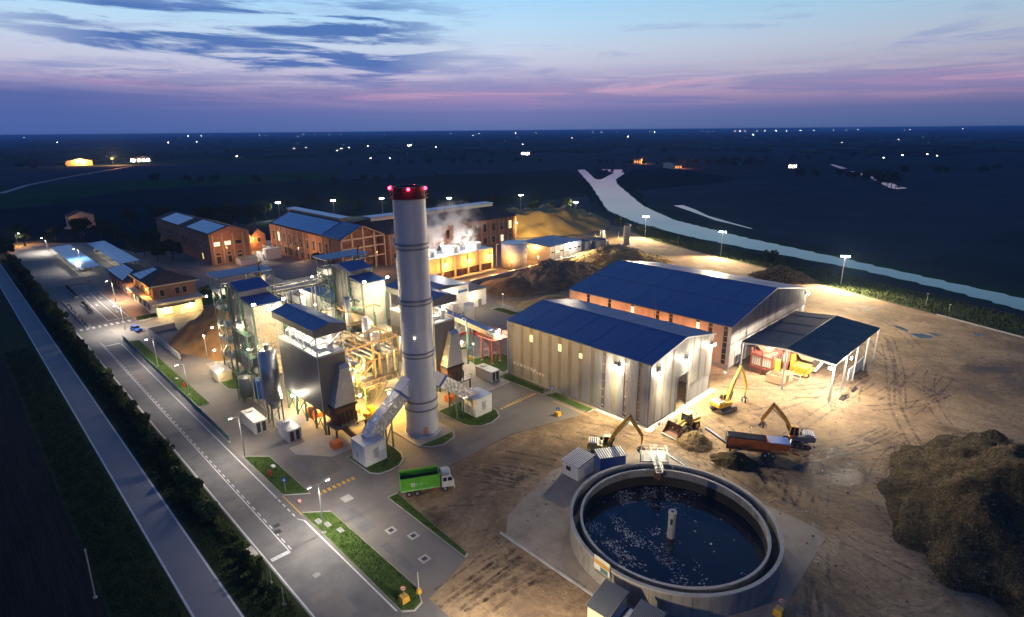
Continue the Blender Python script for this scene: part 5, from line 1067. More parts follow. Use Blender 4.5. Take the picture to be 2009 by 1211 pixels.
    for yy, tgt in ((y0-.2,(-92,52,6)),(y1+.4,(-92,62,6))):  # pair of floods added on the tower top as warm fill for the stack
        MB().bar((-125,yy,20.2),(-124.4,yy,20.6),.14).b(-124.6,-124.1,yy-.4,yy+.4,20.4,20.9).done('flood_head', darksteel, b); MB().b(-124.09,-124.02,yy-.36,yy+.36,20.42,20.85).done('fill_flood_lens', E_white, b); lamp((-122.6,yy,20.7), 1900, (1,.74,.38), b, .25, spot=120, aim=tgt)
    # open steelwork behind the tower top
    fr = MB()
    for x in (-147.2,-142):
        for y in (y1+1.4,y1+6): fr.b(x-.1,x+.1,y-.1,y+.1,14,24)
    for z in (14,17,20,22.6): fr.bar((-147.2,y1+1.4,z),(-147.2,y1+6,z),.14).bar((-142,y1+1.4,z),(-142,y1+6,z),.14).bar((-147.2,y1+6,z),(-142,y1+6,z),.14)
    for z in (14,17,20): fr.bar((-142,y1+1.4,z),(-142,y1+6,z+2.8),.09).bar((-147.2,y1+6,z),(-142,y1+6,z+2.8),.09)
    for x,y in ((-147.2,y1+6),(-142,y1+6)): fr.b(x-.1,x+.1,y-.1,y+.1,0,14)
    fr.done('rear_frame', darksteel, b)
    MB().rail([(-147,y1+1.4,22.7),(-147,y1+6,22.7),(-142,y1+6,22.7),(-142,y1+1.4,22.7)],1.1,.06).done('handrail', greysteel, b); MB().b(-147.2,-142,y1+1.4,y1+6,22.55,22.66).done('platform', greysteel, b)
    MB().cyl(-144.6,y1+3.7,14,22.5,1.1,n=16).done('steam_drum', steel, b); MB().path([(-141,y1+2.4,6),(-141,y1+2.4,25.6),(-141,y1+3.0,26.2)],.25).done('vent_stack', rust, b)
    return b
s1 = boiler_tower()
s2 = clone(s1); s2['label'] = 'farther boiler tower with shining cladding, behind the nearer filter house'; s2.location.y += 27
gy = thing('pipe_bridge', 'long pale pipe bridge linking the two boiler towers', 'bridge', (-145,64,17))
MB().b(-146.2,-143.8,56.8,73,16.6,16.8).done('deck', greysteel, gy); MB().tube((-145.4,56.8,17.5),(-145.4,73,17.5),.45,12).tube((-144.4,56.8,17.4),(-144.4,73,17.4),.3,10).done('pipe', alu, gy)
tb = MB()
for e in (-146.2,-143.8):
    tb.bar((e,56.8,16.7),(e,73,16.7),.15).bar((e,56.8,18.4),(e,73,18.4),.15)
    for k in range(8): tb.bar((e,56.8+k*2.02,16.7),(e,58.8+k*2.02,18.4),.08)
for y in (60,68): tb.b(-146.2,-145.9,y-.15,y+.15,0,16.6).b(-144.1,-143.8,y-.15,y+.15,0,16.6)
tb.done('truss', steel, gy)
# ---- silos and tanks at the foot of line 1
hl_ = thing('heap_fill_lamp', 'added lamp post brightening the sawdust heap, beside the boiler tower stairs', 'lamp post', (-151,41,0)); MB().tube((-151,41,0),(-151,41,8),.1).bar((-151.4,41,8),(-150.6,41,8),.2).done('pole', steel, hl_); MB().b(-151.3,-150.7,40.85,41.15,7.8,7.89).done('lens', E_warm, hl_); lamp((-151.3,40.8,7.5), 900, (1,.72,.40), hl_)  # post and light added to brighten the sawdust heap
sl = thing('additive_silo', 'tall narrow grey silo with a railed top in front of the nearer boiler tower', 'silo', (-108.2,39.9,0))
MB().cyl(-108.2,39.9,5.4,15.4,1.65,n=32).done('shell', steel, sl, True); MB().cyl(-108.2,39.9,3.4,5.38,.5,1.6,n=32).done('cone', steel, sl, True); MB().cyl(-108.2,39.9,15.42,15.9,1.6,1.0,n=32).done('roof', steel, sl)
MB().cyl(-108.2,39.9,15.9,17.0,.45,n=16).done('vent_filter', steel, sl); rr = MB()
for a in range(12): rr.bar((-108.2+1.6*math.cos(a*.5236),39.9+1.6*math.sin(a*.5236),15.4),(-108.2+1.6*math.cos(a*.5236),39.9+1.6*math.sin(a*.5236),16.6),.05)
rr.ring(-108.2,39.9,16.56,16.62,1.57,1.63,24).ring(-108.2,39.9,16.0,16.05,1.57,1.63,24).done('railing', steel, sl)
for a in (.8,2.36,3.93,5.5): MB().bar((-108.2+1.5*math.cos(a),39.9+1.5*math.sin(a),.02),(-108.2+1.5*math.cos(a),39.9+1.5*math.sin(a),5.5),.2).done('leg', greensteel, sl)
MB().bar((-109.2,38.9,.4),(-107.2,40.9,4),.1).bar((-107.2,38.9,.4),(-109.2,38.9,4),.1).done('bracing', greensteel, sl); MB().path([(-109.6,38.4,.4),(-109.6,38.4,15),(-109.2,39,15.6)],.09).done('fill_pipe', steel, sl)
for x,y,r,h,m_,lab in ((-123.4,40.0,1.35,5.4,greysteel,'short grey steel tank below the nearer boiler tower'),(-120.3,42.0,1.25,5.2,bluem,'blue tank standing between two grey silos')):
    q = thing('tank', lab, 'tank', (x,y,0)); MB().cyl(x,y,1.0,h,r,n=28).done('shell', m_, q, True); MB().cyl(x,y,h+.02,h+.5,r,.3,n=28).done('dome', m_, q)
    for a in range(4): MB().bar((x+r*.8*math.cos(a*1.57+.7),y+r*.8*math.sin(a*1.57+.7),.02),(x+r*.8*math.cos(a*1.57+.7),y+r*.8*math.sin(a*1.57+.7),1.2),.16).done('leg', darksteel, q)
    fr = MB()
    for a in range(4): fr.bar((x+(r+.5)*math.cos(a*1.57+.785),y+(r+.5)*math.sin(a*1.57+.785),.02),(x+(r+.5)*math.cos(a*1.57+.785),y+(r+.5)*math.sin(a*1.57+.785),h+.8),.14)
    for a in range(4):
        c0, c1 = a*1.57+.785, (a+1)*1.57+.785; fr.bar((x+(r+.5)*math.cos(c0),y+(r+.5)*math.sin(c0),h+.8),(x+(r+.5)*math.cos(c1),y+(r+.5)*math.sin(c1),h+.8),.12)
    fr.done('frame', greensteel, q)
def clutter(seed, x0, x1, y0, y1, z1, n, parent, mats):
    rnd = random.Random(seed)
    for k in range(n):
        p = Vector((rnd.uniform(x0,x1),rnd.uniform(y0,y1),rnd.uniform(.4,z1))); pts = [p]
        for _ in range(rnd.randint(2,4)):
            ax_ = rnd.choice((0,1,2)); q = pts[-1].copy(); q[ax_] += rnd.choice((-1,1))*rnd.uniform(1.2,4.5)
            q.x = min(max(q.x,x0),x1); q.y = min(max(q.y,y0),y1); q.z = min(max(q.z,.3),z1)
            if (q-pts[-1]).length > .4: pts.append(q)
        if len(pts) > 1: MB().path(pts, rnd.choice((.09,.13,.18,.26)), 7).done('pipe', rnd.choice(mats), parent)
tb_ = thing('turbine_deck', 'crowded lit pipework deck with drums and stairs left of the stack', 'pipework', (-115,62,0))
for x0_,x1_,y0_,y1_,z in ((-124,-101,56,70,4.6),(-130,-118,58,76,8.6)):
    MB().b(x0_,x1_,y0_,y1_,z-.15,z).done('deck', pave, tb_); MB().rail([(x0_,y0_,z),(x1_,y0_,z),(x1_,y1_,z)],1.1,.06,1.6).done('handrail', bale, tb_)
    for x in (x0_+.3,(x0_+x1_)/2,x1_-.3):
        for y in (y0_+.3,y1_-.3): MB().b(x-.14,x+.14,y-.14,y+.14,.02,z-.15).done('column', greensteel, tb_)
for p,q,r in (((-122,62,6.2),(-116,62,6.2),1.5),((-121,67.4,6.4),(-114,67.4,6.4),1.8),((-129,70,10.4),(-122,70,10.4),1.6),((-112,60,6),(-108,60,6),1.1)):
    MB().tube(p,q,r,24).done('drum', bale if r > 1.4 else alu, tb_, False); e = Vector(q); MB().ball(e,r*.98,20,8).done('drum_end', alu, tb_, True)
    MB().ring(0,0,0,0,0,0,3) ; MB().b(p[0]+.8,p[0]+1.2,p[1]-r*.8,p[1]+r*.8,p[2]-r-1.0,p[2]-r*.5).b(q[0]-1.2,q[0]-.8,p[1]-r*.8,p[1]+r*.8,p[2]-r-1.0,p[2]-r*.5).done('saddle', greensteel, tb_)
clutter(5, -124, -101, 56, 72, 9, 64, tb_, [bale, steel, alu, greensteel, steel])
clutter(6, -132, -118, 56, 76, 16, 46, tb_, [bale, steel, greensteel, alu])
clutter(8, -146, -126, 52, 58, 12, 22, tb_, [steel, darksteel, alu, greensteel])
MB().cyl(-126.5,63,8.6,15.2,1.0,n=18).done('column_vessel', steel, tb_, True); MB().cyl(-123.6,66,8.6,17.8,.7,n=16).done('column_vessel', alu, tb_, True); MB().ring(-126.5,63,12.0,12.15,1.0,2.4,20).done('ring_platform', greensteel, tb_)
stairs(MB(), (-100.5,66.8,.1),(-106.4,66.8,4.6)).done('stair_flight', bale, tb_); stairs(MB(), (-110,71.5,4.6),(-117.5,71.5,8.6)).done('stair_flight', bale, tb_); stairs(MB(), (-101,57,.1),(-101,61.6,4.6)).done('stair_flight', steel, tb_)
MB().tube((-112,73,10.5),(-98.5,63.5,5.0),.42,12).done('inclined_pipe', alu, tb_)
for x,y in ((-99,52.6),(-97.6,55.2),(-95.8,53.2),(-94.6,56.0)): MB().b(x-.7,x+.7,y-.6,y+.6,.03,1.9).done('pump_cabinet', yellowm, tb_)
MB().b(-93.8,-90.6,60.6,63.6,.03,3.6).done('white_housing', white, tb_); MB().b(-93.8,-90.6,60.6,63.6,3.62,3.75).done('housing_roof', alu, tb_)
for x,y,z,p,c in ((-106.4,57.2,7.2,1000,(1,.70,.28)),(-117.4,74.6,12.6,1100,(1,.74,.34)),(-124.6,61.2,13.2,1000,(1,.76,.38)),(-95.4,58.4,4.6,2000,(1,.56,.08)),(-112,66,3.6,700,(1,.60,.18)),(-101,54.8,3.4,900,(1,.54,.08)),(-134,55,10,600,(1,.78,.4)),(-104,76,8,800,(1,.72,.32)),(-96.6,66.5,5.5,900,(1,.68,.26))):
    MB().ball((x,y,z),.26).done('work_light', E_white, tb_); lamp((x+.3,y-.35,z+.1), p, c, tb_, .2)
fr3 = thing('pipe_rack', 'open yellowish steel frame full of pipes between the filter houses', 'structure', (-110,62,0))
for x in (-119,-112,-105):
    for y in (55,61,67.5): MB().b(x-.16,x+.16,y-.16,y+.16,.03,12.4).done('column', bale, fr3)
for z in (8.4,12.3):
    for x in (-119,-112,-105): MB().bar((x,55,z),(x,67.5,z),.2,.3).done('beam', bale, fr3)
    for y in (55,61,67.5): MB().bar((-119,y,z),(-105,y,z),.2,.3).done('beam', bale, fr3)
    MB().rail([(-119,55,z+.15),(-105,55,z+.15),(-105,67.5,z+.15)],1.1,.07,1.5).done('handrail', bale, fr3)
MB().b(-119,-112,55,61,8.5,8.62).done('grating', greysteel, fr3); MB().b(-112,-105,61,67.5,8.5,8.62).done('grating', greysteel, fr3)
for k in range(7): MB().path([(-118.4,55.6+k*1.7,9.6),(-106+k*.3,55.6+k*1.7,9.6),(-106+k*.3,55.6+k*1.7,4.8)],.2 if k % 2 else .3,9).done('pipe', (alu,bale,steel)[k % 3], fr3)
for x,y,r,h in ((-116,58,1.2,11.6),(-108.6,64,1.0,11.2),(-114,65,.8,13.5)): MB().cyl(x,y,8.65 if h < 12 else 4.7,h+1.6,r,n=20).done('vessel', alu, fr3, True); MB().ball((x,y,h+1.6),r,16,6,.5).done('vessel_head', alu, fr3, True)
MB().tube((-119.6,53.4,14.2),(-98,53.4,11.0),.7,16).done('gas_duct', foil, fr3); stairs(MB(), (-104.4,56,4.6),(-104.4,60.6,8.5)).done('stair_flight', bale, fr3)
for x,y,z,p in ((-104.2,54,11.6,700),(-111,54,7.4,500)): MB().ball((x,y,z),.2).done('work_light', E_white, fr3); lamp((x+.3,y-.4,z), p, (1,.72,.32), fr3)
rk = thing('steel_rack', 'dark open steelwork with pipes behind the nearer boiler tower', 'structure', (-160,60,0))
for x in (-166,-160,-154):
    for y in (56,62,68): MB().b(x-.15,x+.15,y-.15,y+.15,0,13).done('column', darksteel, rk)
for z in (5,9,13):
    mb = MB()
    for x in (-166,-160,-154): mb.bar((x,56,z),(x,68,z),.18)
    for y in (56,62,68): mb.bar((-166,y,z),(-154,y,z),.18)
    mb.done('beams', darksteel, rk); MB().rail([(-166,56,z),(-154,56,z),(-154,68,z)],1.1,.05).done('handrail', greysteel, rk)
clutter(9, -166, -152, 55, 69, 13, 26, rk, [steel, darksteel, alu, rust]); MB().cyl(-158,60,0,11,1.3,n=18).done('vessel', alu, rk, True)
lamp((-150.6,60,12.4), 600, (1,.84,.52), rk); MB().ball((-151.6,60.3,12),.24).done('work_light', E_white, rk)
# ---- equipment beside line 2
e2 = thing('pipework_frame', 'bright cluttered pipework frame right behind the stack', 'pipework', (-115,84,0))
for x in (-120,-112,-104):
    for y in (80.5,87): MB().b(x-.14,x+.14,y-.14,y+.14,0,11).done('column', greensteel, e2)
for z in (5,9):
    MB().b(-120,-104,80.5,87,z-.12,z).done('deck', greysteel, e2); MB().rail([(-120,87,z),(-104,87,z),(-104,80.5,z)],1.1,.06).done('handrail', bale, e2)
clutter(11, -120, -104, 80, 87, 12, 26, e2, [bale, steel, alu]); stairs(MB(), (-126,107,.1),(-132,107,4.5)).done('stair_flight', alu, e2)
MB().cyl(-130,109.8,0,5.6,1.6,n=20).done('vessel', white, e2, True)
for x,y,z,p in ((-102.6,84,7,420),(-112,88.2,9.5,420),(-124,90,6,300)): MB().ball((x,y,z),.24).done('work_light', E_white, e2); lamp((x+.4,y+.3,z), p, (1,.82,.48), e2)
cv = thing('conveyor', 'sloping covered conveyor on red trestles running past the red car', 'conveyor', (-110,92.4,0))
duct(MB(), [(-125,92.4,9.4),(-125.01,92.4,9.4)], 1, 1) ; MB().hexa([(-126,91.6,8.6),(-101.5,91.6,6.9),(-101.5,93.2,6.9),(-126,93.2,8.6),(-126,91.6,9.9),(-101.5,91.6,8.2),(-101.5,93.2,8.2),(-126,93.2,9.9)]).done('gallery', bale, cv); MB().hexa([(-126,91.4,9.92),(-101.5,91.4,8.22),(-101.5,93.4,8.22),(-126,93.4,9.92),(-126,91.4,10.1),(-101.5,91.4,8.4),(-101.5,93.4,8.4),(-126,93.4,10.1)]).done('roof', blueroof, cv)
for x in (-121,-115,-109): MB().b(x-.15,x+.15,91.7,92.0,0,8).b(x-.15,x+.15,92.9,93.2,0,8).done('trestle', greysteel, cv)
rt_ = thing('transfer_tower', 'red steel transfer tower on four legs at the end of the conveyor', 'tower', (-101.8,92.4,0))
for x in (-103.4,-99.6):
    for y in (91.2,94.0): MB().b(x-.18,x+.18,y-.18,y+.18,.1,6.6).done('leg', redsteel, rt_); MB().cyl(x,y,0,.14,.45,n=12).done('foot', concrete, rt_)
mb = MB()
for x in (-103.4,-99.6): mb.bar((x,91.2,.6),(x,94,3.2),.1).bar((x,94,3.4),(x,91.2,6.2),.1).bar((x,91.2,3.3),(x,94,3.3),.14)
for y in (91.2,94): mb.bar((-103.4,y,.6),(-99.6,y,3.2),.1).bar((-99.6,y,3.4),(-103.4,y,6.2),.1).bar((-103.4,y,3.3),(-99.6,y,3.3),.14)
mb.done('bracing', redsteel, rt_); MB().b(-104.4,-97.6,90.4,95.2,6.6,6.85).done('deck', redsteel, rt_); MB().rail([(-104.4,90.4,6.85),(-97.6,90.4,6.85),(-97.6,95.2,6.85),(-104.4,95.2,6.85)],1.1,.07).done('handrail', redsteel, rt_); MB().b(-102,-99.4,91.6,93.8,6.87,8.0).done('drive_unit', steel, rt_)
MB().ball((-99,93.2,8.6),.25).done('work_light', E_white, rt_); lamp((-98.4,93.6,8.8), 900, (1,.9,.65), rt_)
# ---- small units on the ground
def container(label, x0, x1, y0, y1, h, m_):
    q = thing('container', label, 'container', ((x0+x1)/2,(y0+y1)/2,0), 'equipment containers'); n = int((x1-x0)/.28); 
    corr('x', x0, x1, y0, -1, .05, lambda u: h, .28, .05).done('side', m_, q); corr('x', x0, x1, y1, 1, .05, lambda u: h, .28, .05).done('side', m_, q)
    MB().b(x1-.06,x1,y0,y1,.05,h).done('end_wall', m_, q); MB().b(x0,x0+.06,y0,y1,.05,h).done('end_wall', m_, q); MB().b(x0,x1,y0-.04,y1+.04,h+.01,h+.09).done('roof', m_, q)
    for e in (.28,.72): MB().b(x1+.01,x1+.05,y0+(y1-y0)*e-.35,y0+(y1-y0)*e+.35,.25,h-.2).done('door', darksteel, q)
    MB().b(x0+.8,x0+1.9,y0+.6,y1-.6,h+.1,h+.35).done('roof_unit', alu, q)
container('grey corrugated equipment container beside the fence, left of two', -113.4,-106.4,35.0,37.4,2.5,alu)
container('grey equipment container with dark end doors, right of two below the filter house', -103.8,-98.6,38.1,40.6,2.4,alu)
container('white ribbed container on the asphalt beside the nearer warehouse', -97,-91.4,83.4,85.9,2.5,white)
sh = thing('small_shed', 'small white gabled shed on the grass by the boiler tower stairs', 'shed', (-141,40.4,0)); gabled_walls(sh, -142.5, -137, 38.8, 41.8, 2.3, 3.0, 's', cream); gable_roof(sh, -142.5, -137, 38.8, 41.8, 2.33, 3.03, white, .15); lamp((-136,38,3), 120, (1,.85,.6), sh)
wl_ = thing('heap_wall', 'low concrete wall holding back the brown sawdust heap', 'wall', (-175,37,0)); MB().b(-189,-160,36.8,37.2,0,1.6).done('wall', concrete, wl_); MB().b(-189.4,-189,36.8,44,0,1.6).done('wall_return', concrete, wl_)
lw = thing('low_wall', 'low concrete wall behind the lawn near the rear of the warehouse', 'wall', (-128,126.4,0)); MB().b(-133,-122,126.2,126.6,0,1.3).done('wall', concrete, lw)
fn = thing('fence', 'grey green mesh fence along the right side of the inner road', 'fence', (-148,30.3,0))
for k in range(27): MB().b(-188+k*3,-185.1+k*3,30.26,30.34,.1,1.5).done('mesh_panel', greensteel, fn); MB().b(-188.08+k*3,-187.92+k*3,30.2,30.36,0,1.65).done('post', greysteel, fn)
MB().b(-189,-107,30.1,30.5,0,.22).done('kerb_base', concrete, fn)
# ---- round settling tank
TX, TY, TR, TZ = -33.8, 64.85, 14.4, 3.4
tk = thing('settling_tank', 'huge round concrete settling tank of dark foamy water in the foreground', 'tank', (TX,TY,0))
for k in range(36):
    a0, a1 = 2*math.pi*k/36, 2*math.pi*(k+1)/36-.003
    MB().ring(TX,TY,0,TZ-.25,TR-.35,TR,4,a0,a1).done('wall_panel', tankwall, tk)
MB().ring(TX,TY,TZ-.24,TZ,TR-.4,TR+.08,96).done('outer_rim', concrete, tk); MB().ring(TX,TY,2.0,2.1,TR-1.5,TR-.36,96).done('channel_floor', black, tk)
MB().ring(TX,TY,-1.5,1.85,TR-1.75,TR-1.5,96).done('wetted_wall', slime_m, tk); MB().ring(TX,TY,1.86,TZ-.45,TR-1.74,TR-1.51,96).done('inner_wall', tankwall, tk); MB().ring(TX,TY,TZ-.44,TZ-.3,TR-1.8,TR-1.45,96).done('weir_rim', concrete, tk)
MB().cyl(TX,TY,-.2,.2,TR-1.74,n=96).done('water', tank_m, tk)
MB().cyl(TX,TY,-1,4.1,.55,n=8).done('centre_column', concrete, tk); MB().ring(TX,TY,4.1,4.5,.3,.62,8).done('column_head', concrete, tk)
for a in range(4): MB().ob((TX+.53*math.cos(a*1.57+.4),TY+.53*math.sin(a*1.57+.4)),.06,.3,2.6,3.5,a*1.57+.4).done('column_port', black, tk)
rnd = random.Random(12); fm = MB()
for k in range(2200):
    while True:
        # foam drifts in curved streaks towards the near left part
        a = rnd.gauss(3.9,.95); r = 12.2*math.sqrt(rnd.random()); n_ = noise.noise(Vector((r*math.cos(a)*.35,r*math.sin(a)*.35,3.3)))
        if rnd.random() < .35+1.6*n_: break
    x, y = TX+r*math.cos(a), TY+r*math.sin(a); s = rnd.choice((.025,.03,.04,.05,.07,.13))*rnd.uniform(.6,1.3); n = rnd.randint(5,7); t0_ = rnd.random()*6; ph_ = a+1.57
    pts = [(x+s*rnd.uniform(.5,1.2)*1.8*math.cos(t0_+i*6.283/n)*math.cos(ph_)-s*rnd.uniform(.5,1.1)*math.sin(t0_+i*6.283/n)*math.sin(ph_), y+s*rnd.uniform(.5,1.2)*1.8*math.cos(t0_+i*6.283/n)*math.sin(ph_)+s*rnd.uniform(.5,1.1)*math.sin(t0_+i*6.283/n)*math.cos(ph_)) for i in range(n)]
    fm.prism(pts, .19, .225)
q = fm.done('foam_flecks', foam_m, tk); q['kind'] = 'stuff'
pl = thing('access_platform', 'grey steel platform with stairs and a footbridge on the tank rim', 'platform', (-47,79,0))
pa = math.atan2(79.2-TY,-46.2-TX); ux, uy = math.cos(pa), math.sin(pa); vx, vy = -uy, ux
PP = lambda r, w, z: (TX+ux*r+vx*w, TY+uy*r+vy*w, z)
q = [PP(14.6,-2.2,0),PP(18,-2.2,0),PP(18,2.2,0),PP(14.6,2.2,0)]
MB().hexa([(x,y,3.3) for x,y,_ in q]+[(x,y,3.45) for x,y,_ in q]).done('deck', greysteel, pl)
for r in (14.9,17.7):
    for w in (-2,2): MB().bar(PP(r,w,0),PP(r,w,3.3),.16).done('leg', greysteel, pl)
MB().rail([PP(14.8,2.1,3.45),PP(17.9,2.1,3.45),PP(17.9,-2.1,3.45),PP(14.8,-2.1,3.45)],1.1,.06,1.2).done('handrail', steel, pl)
stairs(MB(), PP(17.2,-2.2,3.4), PP(17.2,-7.2,.1), .9, 14).done('stair_flight', steel, pl)
mb = MB()
for w in (-.5,.5): mb.bar(PP(10.8,w,3.7),PP(16.6,w,3.7),.1,.2).bar(PP(10.8,w,4.6),PP(16.6,w,4.6),.06)
for k in range(8):
    mb.bar(PP(10.8+k*.82,-.5,3.7),PP(10.8+k*.82,.5,3.7),.07)
    for w in (-.5,.5): mb.bar(PP(10.8+k*.82,w,3.7),PP(10.8+k*.82,w,4.6),.05)
mb.done('footbridge', steel, pl); MB().bar(PP(11.4,0,2.4),PP(11.4,0,3.6),1.2,1.0).done('hanging_box', rust, pl)
def hut(name, label, c, sx, sy, h, ang, wall, roofm, n=9, slopeh=.5, win=True):
    q = thing(name, label, 'hut', (c[0],c[1],0)); ca_, sa_ = math.cos(ang), math.sin(ang)
    W_ = lambda x, y: (c[0]+x*ca_-y*sa_, c[1]+x*sa_+y*ca_)
    p = [W_(-sx/2,-sy/2),W_(sx/2,-sy/2),W_(sx/2,sy/2),W_(-sx/2,sy/2)]
    MB().hexa([(x,y,.03) for x,y in p]+[(p[0][0],p[0][1],h),(p[1][0],p[1][1],h),(p[2][0],p[2][1],h+slopeh),(p[3][0],p[3][1],h+slopeh)]).done('walls', wall, q)
    for k in range(n):
        a, b = -sx/2-.2+(sx+.4)*k/n, -sx/2-.2+(sx+.4)*(k+.55)/n; r = [W_(a,-sy/2-.2),W_(b,-sy/2-.2),W_(b,sy/2+.2),W_(a,sy/2+.2)]
        MB().hexa([(r[0][0],r[0][1],h+.03),(r[1][0],r[1][1],h+.03),(r[2][0],r[2][1],h+slopeh+.03),(r[3][0],r[3][1],h+slopeh+.03),(r[0][0],r[0][1],h+.14),(r[1][0],r[1][1],h+.14),(r[2][0],r[2][1],h+slopeh+.14),(r[3][0],r[3][1],h+slopeh+.14)]).done('roof_rib', roofm, q)
    r = [W_(-sx/2-.2,-sy/2-.2),W_(sx/2+.2,-sy/2-.2),W_(sx/2+.2,sy/2+.2),W_(-sx/2-.2,sy/2+.2)]
    MB().hexa([(r[0][0],r[0][1],h+.005),(r[1][0],r[1][1],h+.005),(r[2][0],r[2][1],h+slopeh+.005),(r[3][0],r[3][1],h+slopeh+.005),(r[0][0],r[0][1],h+.04),(r[1][0],r[1][1],h+.04),(r[2][0],r[2][1],h+slopeh+.04),(r[3][0],r[3][1],h+slopeh+.04)]).done('roof_base', darksteel, q)
    if win:
        w0, w1, w2, w3 = W_(-.9,-sy/2-.03), W_(.1,-sy/2-.03), W_(.1,-sy/2+.01), W_(-.9,-sy/2+.01); MB().hexa([(x,y,1.2) for x,y in (w0,w1,w2,w3)]+[(x,y,2.0) for x,y in (w0,w1,w2,w3)]).done('window', glassm, q)
    return q
hut('site_hut', 'white site hut with a striped ribbed roof beside the round tank', (-53.8,68.6), 3.4, 4.2, 2.5, .0, white, white, 10)
hut('blue_hut', 'bright blue container hut with a pale roof behind the white hut', (-51.0,74.0), 4.6, 2.5, 2.6, 1.0, bluem, white, 12, .15, False)
hut('pump_hut', 'dark ribbed roof hut at the bottom edge, nearest the round tank sign', (-31.6,46.6), 2.9, 4.0, 2.7, .08, cream, greysteel, 16, .7, False)
hut('pump_hut', 'second dark ribbed roof hut at the bottom edge, right of the first', (-27.0,47.4), 2.9, 4.0, 2.2, .08, cream, greysteel, 16, .7, False)
hut('meter_box', 'low plain grey hut between the two ribbed roof huts', (-29.2,46.6), 1.5, 2.4, 2.0, .08, alu, alu, 2, .2, False)
sg = thing('sign_board', 'white and yellow notice board on the wall of the round tank', 'sign', (-34.6,49.6,2))
q0 = Vector((TX+14.5*math.cos(4.62),TY+14.5*math.sin(4.62),0)); ang = 4.62+1.5708
def plate(w0, w1, z0, z1, off, m_, nm):
    c = Vector((math.cos(ang),math.sin(ang),0)); n = Vector((math.cos(4.62),math.sin(4.62),0)); p = [q0+c*w0+n*off, q0+c*w1+n*off, q0+c*w1+n*(off-.03), q0+c*w0+n*(off-.03)]
    MB().hexa([(v.x,v.y,z0) for v in p]+[(v.x,v.y,z1) for v in p]).done(nm, m_, sg)
plate(-1.3,1.3,2.4,4.4,.2,white,'board'); plate(-1.28,1.28,3.25,3.85,.22,yellowm,'yellow_band'); plate(-.2,1.0,2.45,3.1,.22,greensteel,'dark_print'); plate(-1.2,1.2,2.0,2.06,.2,darksteel,'bracket')
# ================================================================== MACHINES AND VEHICLES (built facing +X at the origin, then placed)
def wheel(parent, x, y, r, w, hub=None):
    o = MB().tube((x,y-w/2,r),(x,y+w/2,r),r,20).done('wheel', black, parent)
    MB().tube((x,y-w/2-.03,r),(x,y+w/2+.03,r),r*.5,14).done('rim', hub or white, o)
    for sgn in (-1,1): MB().tube((x,y+sgn*(w/2+.031),r),(x,y+sgn*(w/2+.07),r),r*.16,8).done('hub', greysteel, o)
    return o
def tracks(parent, L=4.6, gauge=2.6, w=.6, h=.95):
    for e in (-1,1):
        y = e*gauge/2; n = 10; pts = []
        for k in range(n+1): a = math.pi/2+math.pi*k/n; pts.append((-L/2+h/2+h/2*math.cos(a), h/2+h/2*math.sin(a)))
        for k in range(n+1): a = -math.pi/2+math.pi*k/n; pts.append((L/2-h/2+h/2*math.cos(a), h/2+h/2*math.sin(a)))
        k = len(pts); o = MB().add([(x,y-w/2,z+.02) for x,z in pts]+[(x,y+w/2,z+.02) for x,z in pts], [tuple(range(k)), tuple(range(2*k-1,k-1,-1))]+[(i,k+i,k+(i+1)%k,(i+1)%k) for i in range(k)]).done('track', darksteel, parent)
        for i in range(5): MB().tube((-L/2+.5+i*(L-1)/4,y-w/2-.04,.48),(-L/2+.5+i*(L-1)/4,y+w/2+.04,.48),.26,12).done('road_wheel', greysteel, o)
    MB().b(-1.0,1.0,-gauge/2,gauge/2,.5,1.1).done('track_frame', darksteel, parent)
def tapered(mb, p, q, w0, h0, w1, h1):
    p, q = Vector(p), Vector(q); d = (q-p).normalized(); u = Vector((0,1,0)); n = d.cross(u)
    f = lambda o, w, h: [o-u*w/2-n*h/2, o+u*w/2-n*h/2, o+u*w/2+n*h/2, o-u*w/2+n*h/2]
    return mb.add(f(p,w0,h0)+f(q,w1,h1), [(0,1,2,3),(7,6,5,4),(1,0,4,5),(2,1,5,6),(3,2,6,7),(0,3,7,4)])
